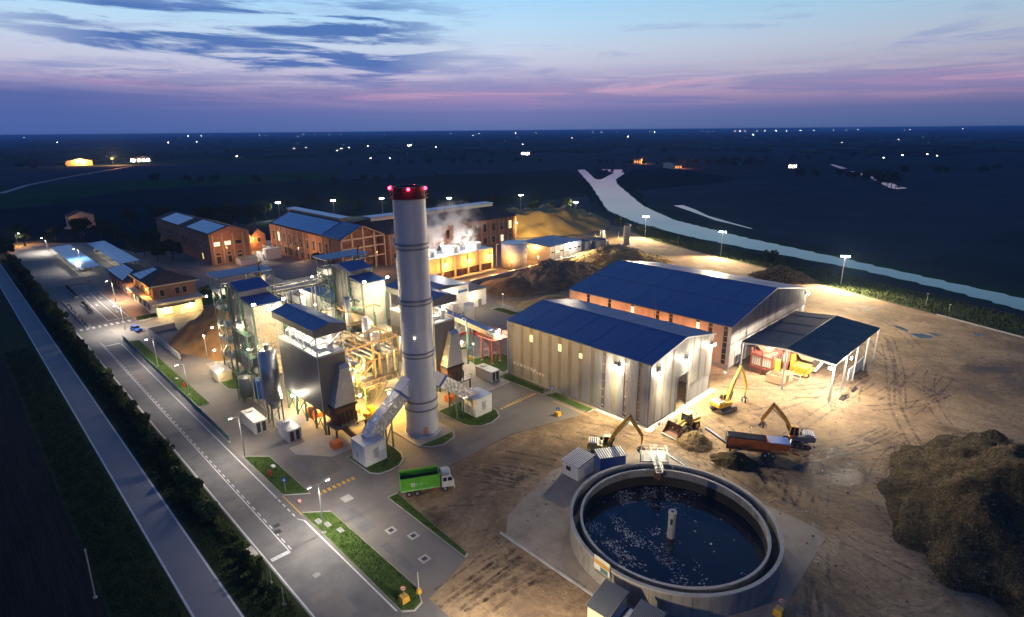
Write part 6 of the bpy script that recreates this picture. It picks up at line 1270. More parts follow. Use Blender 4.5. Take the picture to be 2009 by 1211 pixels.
def handler(label, arm, base='track', body=yellowm, rz_body=0.0, cabup=0):
    """material handler; arm = list of (r, z): boom foot, elbow, stick bend, stick end, grab foot"""
    t = thing('material_handler', label, 'excavator', (0,0,0), 'material handlers working the yard')
    if base == 'track': tracks(t)
    else:
        for x in (-1.5,1.5):
            for y in (-1.15,1.15): wheel(t, x, y, .6, .5)
        MB().b(-2.2,2.2,-.8,.8,.6,1.1).done('chassis', darksteel, t)
        for x in (-2.6,2.6): MB().b(x-.25,x+.25,-1.5,1.5,.15,.45).bar((x,-1.2,.4),(x*.7,-.7,.9),.2).bar((x,1.2,.4),(x*.7,.7,.9),.2).done('outrigger', darksteel, t)
    MB().cyl(0,0,1.05,1.35,.85,n=20).done('turntable', darksteel, t)
    h = MB().add([(-2.7,-1.25,1.4),(1.2,-1.25,1.4),(1.2,1.25,1.4),(-2.7,1.25,1.4),(-2.7,-1.25,2.5),(1.2,-1.25,2.1),(1.2,1.25,2.1),(-2.7,1.25,2.5),(-2.9,-1.2,1.7),(-2.9,1.2,1.7),(-2.9,-1.2,2.35),(-2.9,1.2,2.35)],[(3,2,1,0),(0,1,5,4),(1,2,6,5),(2,3,7,6),(4,5,6,7),(0,4,10,8),(3,9,11,7),(8,10,11,9),(4,7,11,10),(0,8,9,3)]).done('house', body, t)
    MB().b(-2.6,-1.0,-1.0,1.0,2.5,2.72).done('engine_cover', greysteel if body is greysteel else white, t); MB().b(-2.75,-2.1,-1.26,1.26,1.45,2.0).done('counterweight', body, t)
    for k in range(4): MB().b(-2.4+k*.35,-2.2+k*.35,-.8,.8,2.73,2.78).done('grille_bar', darksteel, t)
    MB().tube((-.7,-.6,2.4),(-.7,-.6,3.2),.09).done('exhaust', darksteel, t); MB().tube((-.4,.7,2.5),(-.4,.7,3.1),.22,12).done('air_filter', darksteel, t)
    z0 = 1.6+cabup
    if cabup: MB().b(.2,1.5,.3,1.2,1.5,z0).done('cab_riser', body, t)
    c = MB().add([(.0,.3,z0),(1.6,.3,z0),(1.6,1.25,z0),(.0,1.25,z0),(.1,.35,z0+1.6),(1.35,.35,z0+1.6),(1.35,1.2,z0+1.6),(.1,1.2,z0+1.6)],[(3,2,1,0),(4,5,6,7),(0,1,5,4),(1,2,6,5),(2,3,7,6),(3,0,4,7)]).done('cab', glassm, t)
    MB().b(.05,1.4,.3,1.25,z0+1.61,z0+1.72).done('cab_roof', body, c)
    fr = MB()
    for a, b in (((0,.3,z0),(.1,.35,z0+1.6)),((1.6,.3,z0),(1.35,.35,z0+1.6)),((1.6,1.25,z0),(1.35,1.2,z0+1.6)),((0,1.25,z0),(.1,1.2,z0+1.6)),((.8,1.25,z0),(.75,1.21,z0+1.6))): fr.bar(a,b,.1)
    fr.done('cab_pillars', body, c)
    MB().rail([(-2.6,-1.2,2.5),(-.2,-1.2,2.3)],.6,.04).done('guard_rail', darksteel, t)
    (r0,q0_),(r1,q1),(r2,q2),(r3,q3),(r4,q4) = arm; yb = -.15
    P = lambda r, z: (r, yb, z)
    mid = (r0+(r1-r0)*.5-.15, q0_+(q1-q0_)*.5+.25)
    b1_ = tapered(MB(), P(r0,q0_), P(*mid), .5, .5, .55, .75); tapered(b1_, P(*mid), P(r1,q1), .55, .75, .4, .45); b1_.done('boom', body, t)
    tapered(MB(), P(r1-.2,q1+.1), P(r2,q2), .36, .5, .34, .5).done('stick', body, t); tapered(MB(), P(r2,q2), P(r3,q3), .34, .5, .2, .22).done('stick_tip', body, t)
    MB().tube(P(r1,q1+.02),P(r1+.01,q1+.02),.2) ; MB().tube((r1,yb-.35,q1),(r1,yb+.35,q1),.16,10).done('elbow_pin', darksteel, t)
    for e in (-.38,.38): 
        MB().tube((r0+.4,yb+e,q0_-.3),(mid[0]*.5+r0*.5+.3,yb+e,mid[1]*.5+q0_*.5-.2),.13,8).done('lift_cylinder', darksteel, t)
    MB().tube((mid[0]+.2,yb,mid[1]-.55),(r1+.15,yb,q1-.7),.11,8).done('stick_cylinder', steel, t)
    for e in (-.1,.1): MB().path([(r0+.2,yb+e,q0_+.35),(mid[0],yb+e,mid[1]+.5),(r1,yb+e,q1+.35),(r2+.25,yb+e,q2+.1)],.04,5).done('hose', black, t)
    MB().tube(P(r3,q3),P(r4,q4+1.3),.07).done('hanger', darksteel, t); MB().cyl(r4,yb,q4+.95,q4+1.35,.28,n=12).done('grab_head', rust, t)
    for k in range(5):
        a = k*1.2566+.3; ca_, sa_ = math.cos(a), math.sin(a); g_ = MB(); pr = [(.22,1.1),(.62,.85),(.7,.45),(.42,.08)]
        for (ra,za),(rb,zb) in zip(pr, pr[1:]): g_.bar((r4+ra*ca_,yb+ra*sa_,q4+za),(r4+rb*ca_,yb+rb*sa_,q4+zb),.28,.1)
        g_.done('grab_tine', darksteel, t)
    return t
h1 = handler('yellow material handler with its arm bent over the tank platform', [(.8,2.3),(4.4,8.0),(6.7,4.2),(6.6,2.8),(6.6,1.0)], 'wheel'); place(h1, (-54.3,76.4,0), .622)
h2 = handler('bright yellow tracked material handler with its grab lowered, in front of the open shed', [(.8,2.4),(4.1,9.0),(6.4,4.3),(6.3,2.6),(6.4,.3)], 'track'); place(h2, (-46.8,107.6,.03), 1.319)
h3 = handler('dark bodied material handler reaching over the orange screening drum', [(.9,2.6),(4.6,7.4),(6.3,3.9),(6.1,3.2),(6.0,2.4)], 'track', yellowm, 0, .8); place(h3, (-30.8,103.9,.03), -2.69)
for ch in h3.children:
    if ch.name.split('.')[0] in ('house','counterweight'): ch.data.materials[0] = greysteel
# wheel loader
wl2 = thing('wheel_loader', 'dirty yellow wheel loader with a big raised bucket facing the camera', 'loader', (0,0,0))
for x in (-1.7,1.5):
    for y in (-1.05,1.05): wheel(wl2, x, y, .85, .65, yellowm)
MB().b(-3.2,-.3,-.9,.9,1.0,2.3).done('engine_hood', yellowm, wl2); MB().b(-3.3,-3.1,-.85,.85,1.1,2.1).done('rear_grille', darksteel, wl2); MB().b(-.4,2.2,-.55,.55,.9,1.6).done('front_frame', darksteel, wl2)
c = MB().taper((-.9,.6,-.75,.75),1.9,(-.8,.4,-.65,.65),3.5).done('cab', glassm, wl2); MB().b(-1.0,.6,-.8,.8,3.52,3.66).done('cab_roof', yellowm, c); fr = MB()
for x,y in ((-.9,-.75),(.6,-.75),(.6,.75),(-.9,.75)): fr.bar((x,y,1.9),(x*.88,y*.87,3.5),.12)
fr.done('cab_pillars', darksteel, c)
for e in (-.6,.6): MB().bar((.9,e,2.0),(3.4,e,1.1),.2,.4).done('lift_arm', yellowm, wl2); MB().tube((.8,e*.7,1.2),(2.4,e*.8,1.3),.12).done('lift_cylinder', steel, wl2)
MB().tube((.6,0,2.2),(3.0,0,2.0),.13).done('tilt_link', yellowm, wl2)
bk = [(3.3,.9),(3.2,2.5),(4.0,.35),(4.9,.25)]
MB().add([(3.3,-1.7,2.4),(3.15,-1.7,1.2),(3.6,-1.7,.4),(5.0,-1.7,.25),(3.3,1.7,2.4),(3.15,1.7,1.2),(3.6,1.7,.4),(5.0,1.7,.25)],[(0,4,5,1),(1,5,6,2),(2,6,7,3)]).done('bucket_shell', rust, wl2)
for e in (-1.7,1.7): MB().prism([(0,0)],0,0) if False else MB().add([(3.3,e,2.4),(3.15,e,1.2),(3.6,e,.4),(5.0,e,.25),(3.3,e+.05,2.4),(3.15,e+.05,1.2),(3.6,e+.05,.4),(5.0,e+.05,.25)],[(0,1,2,3),(7,6,5,4),(0,3,7,4)]).done('bucket_side', rust, wl2)
MB().b(4.9,5.2,-1.75,1.75,.18,.3).done('cutting_edge', steel, wl2); MB().tube((-2.4,.4,2.3),(-2.4,.4,3.1),.09).done('exhaust', darksteel, wl2)
for e in (-1,1): MB().b(-2.6,-.9,e*1.05-.4,e*1.05+.4,1.75,1.85).done('mudguard', yellowm, wl2)
place(wl2, (-48.2,94.8,.03), -1.72)
# screening drum
tr = thing('screening_drum', 'long orange drum screen trailer with a folding conveyor and a dark blue hopper', 'machine', (0,0,0))
MB().b(-5.2,5.2,-1.2,1.2,1.0,1.3).done('chassis', orangem, tr); MB().taper((-5.0,1.6,-1.25,1.25),1.5,(-5.0,1.6,-1.3,1.3),3.2).done('drum_housing', orangem, tr)
for k in range(9): MB().b(-4.9+k*.72,-4.8+k*.72,-1.33,1.33,1.6,3.15).done('housing_rib', orangem, tr)
for k in range(5): MB().tube((-4.9,-.9+k*.45,3.3),(1.5,-.9+k*.45,3.3),.16,8).done('drum_bar', darksteel, tr)
MB().b(-5.2,-5.0,-1.35,1.35,1.3,3.6).done('end_frame', darksteel, tr); MB().taper((1.8,5.0,-1.0,1.0),1.6,(1.7,5.3,-1.4,1.4),3.1).done('feed_hopper', orangem, tr); MB().b(1.75,5.2,-1.3,1.3,3.12,3.2).done('hopper_cover', bluem, tr)
MB().b(1.6,1.8,-1.3,1.3,1.3,3.3).done('bulkhead', orangem, tr); MB().add([(5.3,-1.0,3.2),(5.3,.2,3.2),(5.5,-.4,4.0)],[(0,1,2)]).done('hopper_flap', white, tr)
for x in (1.4,2.7):
    for y in (-1.0,1.0): wheel(tr, x, y, .52, .4)
for y in (-.9,.9): MB().b(-4.6,-4.3,y-.12,y+.12,.05,1.0).done('support_leg', darksteel, tr)
MB().bar((5.2,-.5,1.1),(7.2,0,.7),.16).bar((5.2,.5,1.1),(7.2,0,.7),.16).done('drawbar', orangem, tr)
MB().bar((-5.0,0,1.5),(-8.8,.9,3.6),.9,.22).done('tail_conveyor', darksteel, tr); MB().bar((-5.1,0,1.7),(-8.9,.9,3.8),.6,.06).done('conveyor_belt', alu, tr)
MB().bar((-3.4,-1.2,1.2),(-3.6,-5.0,2.6),.8,.2).done('side_conveyor', darksteel, tr)
place(tr, (-34.8,95.6,.02), .535)
# truck
tk2 = thing('skip_truck', 'three axle truck with a white cab and an open bright green container', 'truck', (0,0,0))
MB().b(-4.0,4.0,-.45,.45,.75,1.0).done('chassis', rust, tk2)
for x in (-2.9,-1.6,2.9):
    for y in (-1.02,1.02): wheel(tk2, x, y, .5, .38, steel)
bx0, bx1 = -4.2, 2.1
MB().b(bx0,bx1,-1.27,-1.2,1.25,3.4).b(bx0,bx1,1.2,1.27,1.25,3.4).b(bx0,bx0+.07,-1.2,1.2,1.25,3.4).b(bx1-.07,bx1,-1.2,1.2,1.25,3.4).done('container_walls', greenm, tk2); MB().b(bx0+.07,bx1-.07,-1.2,1.2,1.25,1.35).done('container_floor', darksteel, tk2); MB().b(bx0+.08,bx1-.08,-1.19,1.19,1.36,2.5).done('load', compost, tk2)
for x in (bx0+.15,bx0+.75,bx1-.5,bx1-.1): MB().b(x-.06,x+.06,-1.36,-1.27,1.3,3.35).b(x-.06,x+.06,1.27,1.36,1.3,3.35).done('container_rib', greenm, tk2)
MB().b(bx0,bx1,-1.37,-1.27,3.35,3.5).b(bx0,bx1,1.27,1.37,3.35,3.5).done('top_rail', greenm, tk2); MB().b(bx0,bx1,-1.37,-1.27,1.15,1.3).b(bx0,bx1,1.27,1.37,1.15,1.3).done('bottom_rail', mat('pale_green_paint', (.35,.6,.25), .5), tk2)
MB().b(-2.5,-1.95,-1.30,-1.275,1.9,2.5).done('logo_plate', white, tk2); MB().b(-2.32,-2.12,-1.315,-1.301,2.1,2.3).done('logo_mark', bluem, tk2); pg = mat('pale_print', (.42,.62,.35), .6)
for x,w,z0,z1 in ((-1.7,.34,1.98,2.06),(-1.7,.34,2.16,2.24),(-1.7,.34,2.36,2.44),(-1.05,.1,1.98,2.44),(-.82,.34,1.98,2.06),(-.82,.34,2.34,2.42),(-.1,.16,2.1,2.26)): MB().b(x-w/2,x+w/2,-1.29,-1.275,z0,z1).done('letter_stroke', pg, tk2)
MB().add([(2.4,-1.22,.85),(4.35,-1.22,.85),(4.35,1.22,.85),(2.4,1.22,.85),(2.4,-1.2,2.9),(3.95,-1.15,2.9),(3.95,1.15,2.9),(2.4,1.2,2.9),(4.4,-1.22,1.85),(4.4,1.22,1.85)],[(3,2,1,0),(0,1,8,5,4),(1,2,9,8),(2,3,7,6,9),(3,0,4,7),(4,5,6,7),(8,9,6,5)]).done('cab', white, tk2)
MB().hexa([(4.41,-1.05,1.95),(4.415,1.05,1.95),(4.0,1.0,2.8),(4.0,-1.0,2.8),(4.45,-1.05,1.97),(4.45,1.05,1.97),(4.04,1.0,2.82),(4.04,-1.0,2.82)]).done('windscreen', glassm, tk2)
for e in (-1,1):
    for x0_,x1_ in ((2.6,3.2),(3.35,3.95)): MB().b(x0_,x1_,e*1.235-.01,e*1.235+.01,1.95,2.6).done('side_window', glassm, tk2)
MB().b(2.45,3.7,-1.0,1.0,2.95,3.25).done('roof_rack', steel, tk2); MB().b(4.36,4.5,-1.2,1.2,.45,.85).done('bumper', white, tk2); MB().b(1.0,1.9,-1.15,-.6,.5,.95).done('fuel_tank', redsteel, tk2); MB().bar((2.2,0,1.2),(2.2,0,3.6),.25).done('hook_arm', darksteel, tk2)
for e in (-.9,.9): MB().b(4.5,4.53,e-.15,e+.15,.55,.72).done('headlight', alu, tk2); MB().bar((4.0,e*1.35,2.0),(4.0,e*1.35,2.5),.16,.06).done('mirror', darksteel, tk2)
place(tk2, (-68.1,47.3,.02), 1.05)
# cars
def car(label, paintm, loc, rz, kind=0):
    q = thing('parked_car', label, 'car', (0,0,0)); 
    for x in (-1.3,1.3):
        for y in (-.78,.78): wheel(q, x, y, .32, .22, alu)
    MB().add([(-2.1,-.85,.35),(2.1,-.85,.35),(2.1,.85,.35),(-2.1,.85,.35),(-2.1,-.85,.95),(2.15,-.8,.75),(2.15,.8,.75),(-2.1,.85,.95),(1.0,-.84,.95),(1.0,.84,.95)],[(3,2,1,0),(0,1,5,8,4),(1,2,6,5),(2,3,7,9,6),(3,0,4,7),(4,8,9,7),(8,5,6,9)]).done('body', paintm, q)
    MB().taper((-1.7,.9,-.76,.76),.96,(-1.3,.35,-.62,.62),1.45).done('glasshouse', glassm, q); MB().b(-1.32,.36,-.63,.63,1.452,1.49).done('roof', paintm, q)
    for e in (-.6,.6): MB().b(2.1,2.17,e-.15,e+.15,.55,.68).done('headlight', white, q); MB().b(-2.13,-2.08,e-.15,e+.15,.6,.75).done('tail_light', redm, q)
    return place(q, loc, rz)
car('bright red car parked under the conveyor', redm, (-121.6,100.6,.03), .75); car('second red car partly hidden beside the first under the conveyor', redm, (-118.6,103.4,.03), .75)
car('dark car under the nearer carport', darksteel, (-301,40.6,.03), 1.57); car('pale car parked under the far end of the farther carport', white, (-352,54.6,.03), 1.57)
car('dark blue car at the roadside opposite the sawdust heap', bluem, (-194.5,35.0,.04), .2); car('white car parked beyond the left brick hall', white, (-345,78,.03), .8); car('silver car beside the farmhouse', alu, (-446,56,.03), .4); car('silver car near the left brick hall wall', alu, (-318,78.5,.03), 0)
# machines under the open shed
cr = thing('crusher', 'red framed crusher with a pale louvred box under the open shed', 'machine', (-49,133.5,0))
MB().b(-51.4,-46.6,131.2,133.6,2.0,4.4).done('screen_box', bale, cr); 
for k in range(9): MB().b(-51.2+k*.5,-51.0+k*.5,131.1,131.19,2.3,4.0).done('louvre', white, cr)
for x in (-51.6,-46.6,-49):
    for y in (131.2,136.2): MB().b(x-.14,x+.14,y-.14,y+.14,.03,6.2).done('frame_post', redsteel, cr)
MB().b(-51.8,-46.4,131.0,136.4,4.5,4.75).b(-51.8,-46.4,131.0,131.3,1.5,1.8).done('frame_beam', redsteel, cr); MB().rail([(-51.8,131,4.75),(-46.4,131,4.75),(-46.4,136.4,4.75)],1.1,.07).done('handrail', redsteel, cr)
MB().bar((-51,134,4.9),(-45.4,136,7.6),1.2,.4).done('incline_conveyor', rust, cr); MB().taper((-50,-48.4,133.4,135),4.8,(-51,-47.4,132.4,136),6.4).done('hopper', bale, cr); MB().b(-51.2,-46.9,131.4,135.8,.05,1.4).done('engine_base', rust, cr); MB().b(-46.3,-45.4,132,133.2,.05,4.2).done('control_tower', yellowm, cr)
cr2 = clone(cr); cr2['label'] = 'second red framed crusher deeper inside the open shed'; cr2.location.x += 1.2; cr2.location.y += 6.6
def bin_(label, x0, x1, y0, y1, h, m_):
    q = thing('loading_bin', label, 'bin', ((x0+x1)/2,(y0+y1)/2,0), 'timber yellow bins'); MB().b(x0,x1,y0,y0+.12,.04,h).b(x0,x1,y1-.12,y1,.04,h).b(x0,x0+.12,y0+.12,y1-.12,.04,h).b(x1-.12,x1,y0+.12,y1-.12,.04,h).done('walls', m_, q); MB().b(x0+.12,x1-.12,y0+.12,y1-.12,.05,.2).done('floor', m_, q); MB().b(x0-.06,x1+.06,y0-.06,y0,h-.2,h).done('rim', m_, q)
bin_('long pale open bin just inside the open shed front', -46.6,-42.9,128.3,130.6,1.9,bale); bin_('second pale open bin behind the first inside the open shed', -46.2,-42.4,131.0,133.2,2.0,bale)
sp = thing('spreader', 'cream hopper machine with a white frame on the wet floor under the open shed', 'machine', (-42,138,0))
MB().taper((-43.0,-40.6,139.4,141.4),3.2,(-44,-39.8,138.6,142.6),4.9).done('upper_hopper', bale, sp); MB().taper((-43.0,-40.6,136.0,138.6),1.0,(-43.6,-40.2,135.4,139.0),2.6).done('lower_hopper', yellowm, sp); MB().b(-43.4,-40.4,135.8,142,.5,1.0).done('chassis', yellowm, sp)
for x in (-43.2,-40.4):
    for y in (137,141): wheel(sp, x, y, .45, .3).location.z = 0
mb = MB()
for x in (-44,-41): mb.bar((x,134,.1),(x,134,1.2),.1).bar((x,134,1.2),(x,135.6,1.2),.1)
mb.bar((-44,134,1.2),(-41,134,1.2),.1).bar((-44,134,.4),(-41,134,.4),.1).done('guard_frame', white, sp); MB().bar((-39.6,139,1.2),(-38.6,143,3.8),.5,.25).done('auger', white, sp)
rb = thing('scrap_stack', 'stack of rusty bars and frames at the back of the open shed', 'stack', (-46,148,0)); rnd = random.Random(3)
for k in range(26): MB().bar((-50+rnd.uniform(0,7),143+rnd.uniform(0,8),.2+k*.14),(-50+rnd.uniform(0,8),143+rnd.uniform(0,9),.4+k*.16+rnd.uniform(0,1.5)),.18).done('bar', rnd.choice((rust,rust,bale,redsteel)), rb)
bw = thing('panel_stack', 'row of pale panels leaning along the right side of the open shed', 'stack', (-33,148,0))
for k in range(6): MB().b(-33.4,-33.2,142+k*2.2,144.1+k*2.2,.05,2.6).done('panel', white, bw)
pp = thing('loose_pipes', 'long pale pipes lying on the wet ground in front of the open shed', 'pipes', (-35,125,0))
for k,(a,b) in enumerate((((-38.5,124.5),(-35.0,128.4)),((-38.2,124.1),(-34.6,128.1)),((-33.4,128),(-31,126.6)))): MB().tube((a[0],a[1],.16),(b[0],b[1],.16),.12).done('pipe', bale, pp)
# ================================================================== LAMPS AND SIGNS
def mast(label, x, y, h, P, aim=(0,0), heads=2, group='flood light masts'):
    q = thing('flood_light_mast', label, 'lamp post', (x,y,0), group)
    MB().tube((x,y,0),(x,y,h),.16,10,.09).done('pole', steel, q); d = Vector((aim[0]-x,aim[1]-y,0)).normalized(); n = Vector((-d.y,d.x,0)); c = Vector((x,y,h))
    MB().bar(c-n*1.6, c+n*1.6, .12).done('crossarm', steel, q)
    for e in (-1.2,-.4,.4,1.2):
        p = c+n*e+d*.25; MB().bar(p-n*.3+Vector((0,0,.1)), p+n*.3+Vector((0,0,.1)), .35,.35).done('flood_head', darksteel, q); r_ = p+d*.24; MB().bar(r_-n*.32+Vector((0,0,.05)), r_+n*.32+Vector((0,0,.05)), .12,.42).done('lens', E_white, q)
    lamp((x+d.x*.7,y+d.y*.7,h-.1), P*2.9, (1,.78,.48), q, .3, spot=140, aim=(x+d.x*22,y+d.y*22,0), blend=.6); lamp((x+d.x*.6,y+d.y*.6,h+.3), P*.12, (1,.88,.66), q, .3); return q
mast('flood light mast farthest left behind the brick halls', -390,165,11,5200,(-330,140)); mast('flood light mast second from left behind the brick halls', -373,196,11,5200,(-320,170)); mast('flood light mast just left of the stack top', -359,226,11,5200,(-300,190))
mast('flood light mast just right of the stack top', -323,258,11,5600,(-260,200)); mast('flood light mast above the end of the longest brick hall', -295,301,11.5,6500,(-240,262)); mast('flood light mast behind the huge sawdust hill near the lit trees', -257,317,8,6500,(-240,262))
mast('flood light mast nearest the narrow grey silo, on the river side', -171.4,271.3,11,8000,(-150,225)); mast('flood light mast in the middle of the river side yard edge', -118,250.9,11.4,9000,(-105,205)); mast('tallest looking flood light mast on the river bank at right', -62.1,232.7,11,13000,(-45,190))
def low_lamp(label, x, y, h, P=0, group='small path lamps'):
    q = thing('path_lamp', label, 'lamp post', (x,y,0), group); MB().tube((x,y,0),(x,y,h),.07,8).done('pole', steel, q); MB().b(x-.35,x+.35,y-.14,y+.14,h,h+.12).done('head', alu, q)
    if P: MB().b(x-.3,x+.3,y-.11,y+.11,h-.04,h-.005).done('lens', E_warm, q); lamp((x,y,h-.3), P, (1,.88,.66), q, .15)
    return q
for x,y,lab in ((-204,295,'thin unlit pole farthest up the river bank'),(-145,260,'thin unlit pole on the bank between the first two river masts'),(-95,255.6,'thin unlit pole among bushes on the river bank'),(-33.5,221.5,'thin unlit pole on the bank near the right edge'),(-27.1,220.7,'short unlit pole with a crosspiece near the right edge')): low_lamp(lab, x, y, 4.6 if x < -28 else 2.4)
def street_lamp(label, x, y, h, P, arms=(1,), group='street lamps'):
    q = thing('street_lamp', label, 'lamp post', (x,y,0), group); MB().tube((x,y,0),(x,y,h),.11,10,.07).done('pole', steel, q); MB().b(x-.3,x+.3,y-.3,y+.3,0,.18).done('base', concrete, q)
    for e in arms:
        MB().bar((x,y,h-.05),(x,y+e*1.2,h+.15),.08).done('arm', steel, q); MB().b(x-.18,x+.18,y+e*1.0-.0 if e > 0 else y-1.75,y+1.75 if e > 0 else y-1.0,h+.12,h+.26).done('head', alu, q); MB().b(x-.14,x+.14,*( (y+1.1,y+1.7) if e > 0 else (y-1.7,y-1.1)),h+.07,h+.115).done('lens', E_white, q)
        lamp((x,y+e*1.4,h-.1), P*.62, (1,.9,.76), q, .2, spot=155, blend=.5)
    return q
street_lamp('double headed street lamp on the long grass island', -70.3,30.4,8.2,1500,(-1,1)); street_lamp('double headed street lamp just below the bottom edge, past the grass island', -33.0,31.0,8.2,3000,(-1,1)); lamp((-33,33.4,8.4), 2600, (1,.80,.52), bpy.data.objects['street_lamp.001']); street_lamp('street lamp at the near end of the mesh fence by the lawn', -99.6,30.3,8.2,1700,(-1,)); street_lamp('street lamp in the lawn behind the mesh fence', -135.3,31.7,7.5,1200,(-1,)); street_lamp('street lamp beside the lawn opposite the sawdust heap', -159,31.6,7.5,1200,(-1,)); street_lamp('street lamp at the far end of the mesh fence', -198.8,33,7.5,4200,(-1,))
street_lamp('bright street lamp through the nearer carport', -309,40.5,8.5,3000,(-1,)); street_lamp('street lamp at the far end of the car park', -366,36,7,5500,(-1,)); street_lamp('street lamp beside the lane planters', -236,38.2,7.5,3800,(-1,)); street_lamp('orange tinted street lamp by the farmhouse lane', -393,27,7,500,(1,))
low_lamp('short lit lamp post beside the yellow blocks sign', -103.6,88.5,5.2,260,'short lit lamps'); low_lamp('short lit lamp on the river side path corner near the annex', -134.5,128.5,4,160,'short lit lamps')
low_lamp('short lamp post by the doorway of the nearer warehouse', -51.5,117.3,4.0,0,'short lit lamps')
def road_sign(label, x, y, z, m_, block, shape='round', ang=-.8, base=yellowm):
    q = thing('road_sign', label, 'sign', (x,y,0), 'road signs'); MB().tube((x,y,.1),(x,y,z),.05,8).done('pole', steel, q); n = Vector((math.cos(ang),math.sin(ang),0)); c = Vector((x,y,z-.1))+n*.07
    if shape == 'round': MB().tube(c, c+n*.04, .38, 20).done('plate', redm, q); MB().tube(c+n*.041, c+n*.05, .28, 20).done('plate_face', white, q); s = Vector((-n.y,n.x,0)); MB().bar(c+n*.056-s*.16, c+n*.056+s*.16, .02, .1).done('symbol', black, q)
    else:
        s = Vector((-n.y,n.x,0)); MB().bar(c-s*.38, c+s*.38, .04, .76).done('plate', m_, q); MB().add([tuple(c+n*.03-s*.24+Vector((0,0,-.22))),tuple(c+n*.03+s*.24+Vector((0,0,-.22))),tuple(c+n*.03+Vector((0,0,.24)))],[(0,1,2)]).done('symbol', white, q)
    if block: MB().taper((x-.55,x+.55,y-.55,y+.55),.03,(x-.45,x+.45,y-.45,y+.45),.9).done('ballast_block', base, q)
    return q
road_sign('round speed sign in a yellow ballast block on the grass island tip', -51.2,31.2,2.2,None,True); road_sign('round speed sign in a yellow block at the bottom right of the tank', -17.4,61.8,2.3,None,True); road_sign('blue pedestrian sign standing on the small lawn by the road', -83.9,30.8,2.6,bluem,False,'sq'); road_sign('round red rimmed sign lying low at the plant entrance', -79.2,31.0,.9,None,False); road_sign('blue sign by the steel steps of the nearer warehouse', -76.5,87.6,2.4,bluem,False,'sq'); road_sign('blue and white sign in a yellow block on the lawn near the red tower', -106,89.4,3.4,bluem,True,'sq'); road_sign('small yellow base sign on the dirt at the lawn end by the warehouse', -69.8,81.8,1.6,bluem,True,'sq')
yp = thing('bollard_post', 'thin white post in a round yellow base on the grass island tip', 'bollard', (-51,33.3,0)); MB().cyl(-51,33.3,.1,.7,.4,.25,n=14).done('base', yellowm, yp); MB().tube((-51,33.3,.6),(-51,33.3,3.2),.05).done('post', white, yp)
hy = thing('fire_hydrant', 'red fire hydrant on the small lawn beside the road', 'hydrant', (-90.5,31,0)); MB().cyl(-90.5,31,.1,.95,.2,n=14).done('barrel', redm, hy); MB().ball((-90.5,31,1.0),.24).done('bonnet', redm, hy); MB().tube((-90.5,30.65,.7),(-90.5,31.35,.7),.1).done('outlets', redm, hy)
hy2 = clone(hy); hy2['label'] = 'red fire hydrant on the long lawn behind the mesh fence'; hy2.location = (-140.5,32.2,0)
for s,t,lab in ((-71.5,31.6,'square concrete access cover nearest the double street lamp'),(-73.2,31.0,'square concrete access cover near the tip of the grass island'),(-69.0,32.3,'rectangular concrete access cover in the grass island'),(-92.9,32.6,'pale access cover on the small lawn'),(-147,32.5,'pale access cover on the long lawn')):
    q = thing('access_cover', lab, 'cover', (s,t,0)); MB().b(s-.6,s+.6,t-.35,t+.35,.1,.2).done('frame', concrete, q); MB().b(s-.45,s+.45,t-.22,t+.22,.205,.23).done('lid', greysteel if s > -90 else white, q)
tag(MB().b(-74.9,-72.5,20.1,21.75,.03,.2).done('concrete_slab', concrete), 'square concrete slab in the hedge verge near the stop bar', 'slab')
for x,y,lab in ((-66.1,20.8,'grey marker post at the roadside just past the stop bar'),(-61.4,20.4,'grey marker post at the roadside nearest the bottom edge')):
    q = thing('marker_post', lab, 'post', (x,y,0)); MB().tube((x,y,0),(x,y,2.6),.06).done('pole', steel, q); MB().b(x-.2,x+.2,y-.2,y+.2,0,.12).done('foot', concrete, q)
q = thing('field_pole', 'long pale pole leaning in the dark field at lower left', 'pole', (-80,4.2,0)); MB().tube((-79.5,4.0,0),(-80.2,4.3,6.8),.09).done('shaft', steel, q); MB().cyl(-79.5,4.0,0,.2,.25,n=10).done('foot', concrete, q)
stp = thing('steel_steps', 'grey steel steps with rails at the foot of the nearer warehouse', 'steps', (-76.6,88.6,0)); stairs(MB(), (-78.6,87.4,.1),(-76.2,88.8,1.2), 1.2, 5).done('flight', steel, stp); MB().b(-76.4,-74.6,88.2,89.9,1.1,1.25).done('landing', steel, stp)
pr_ = thing('crowd_barrier', 'white and red pedestrian barrier at the near corner of the warehouse', 'barrier', (-52.6,92,0)); MB().rail([(-52.4,90.6,.03),(-52.4,96,.03)],1.2,.07,.9).done('rails', white, pr_); MB().b(-52.36,-52.3,91.6,92.4,.4,1.1).done('sign_plate', redm, pr_)
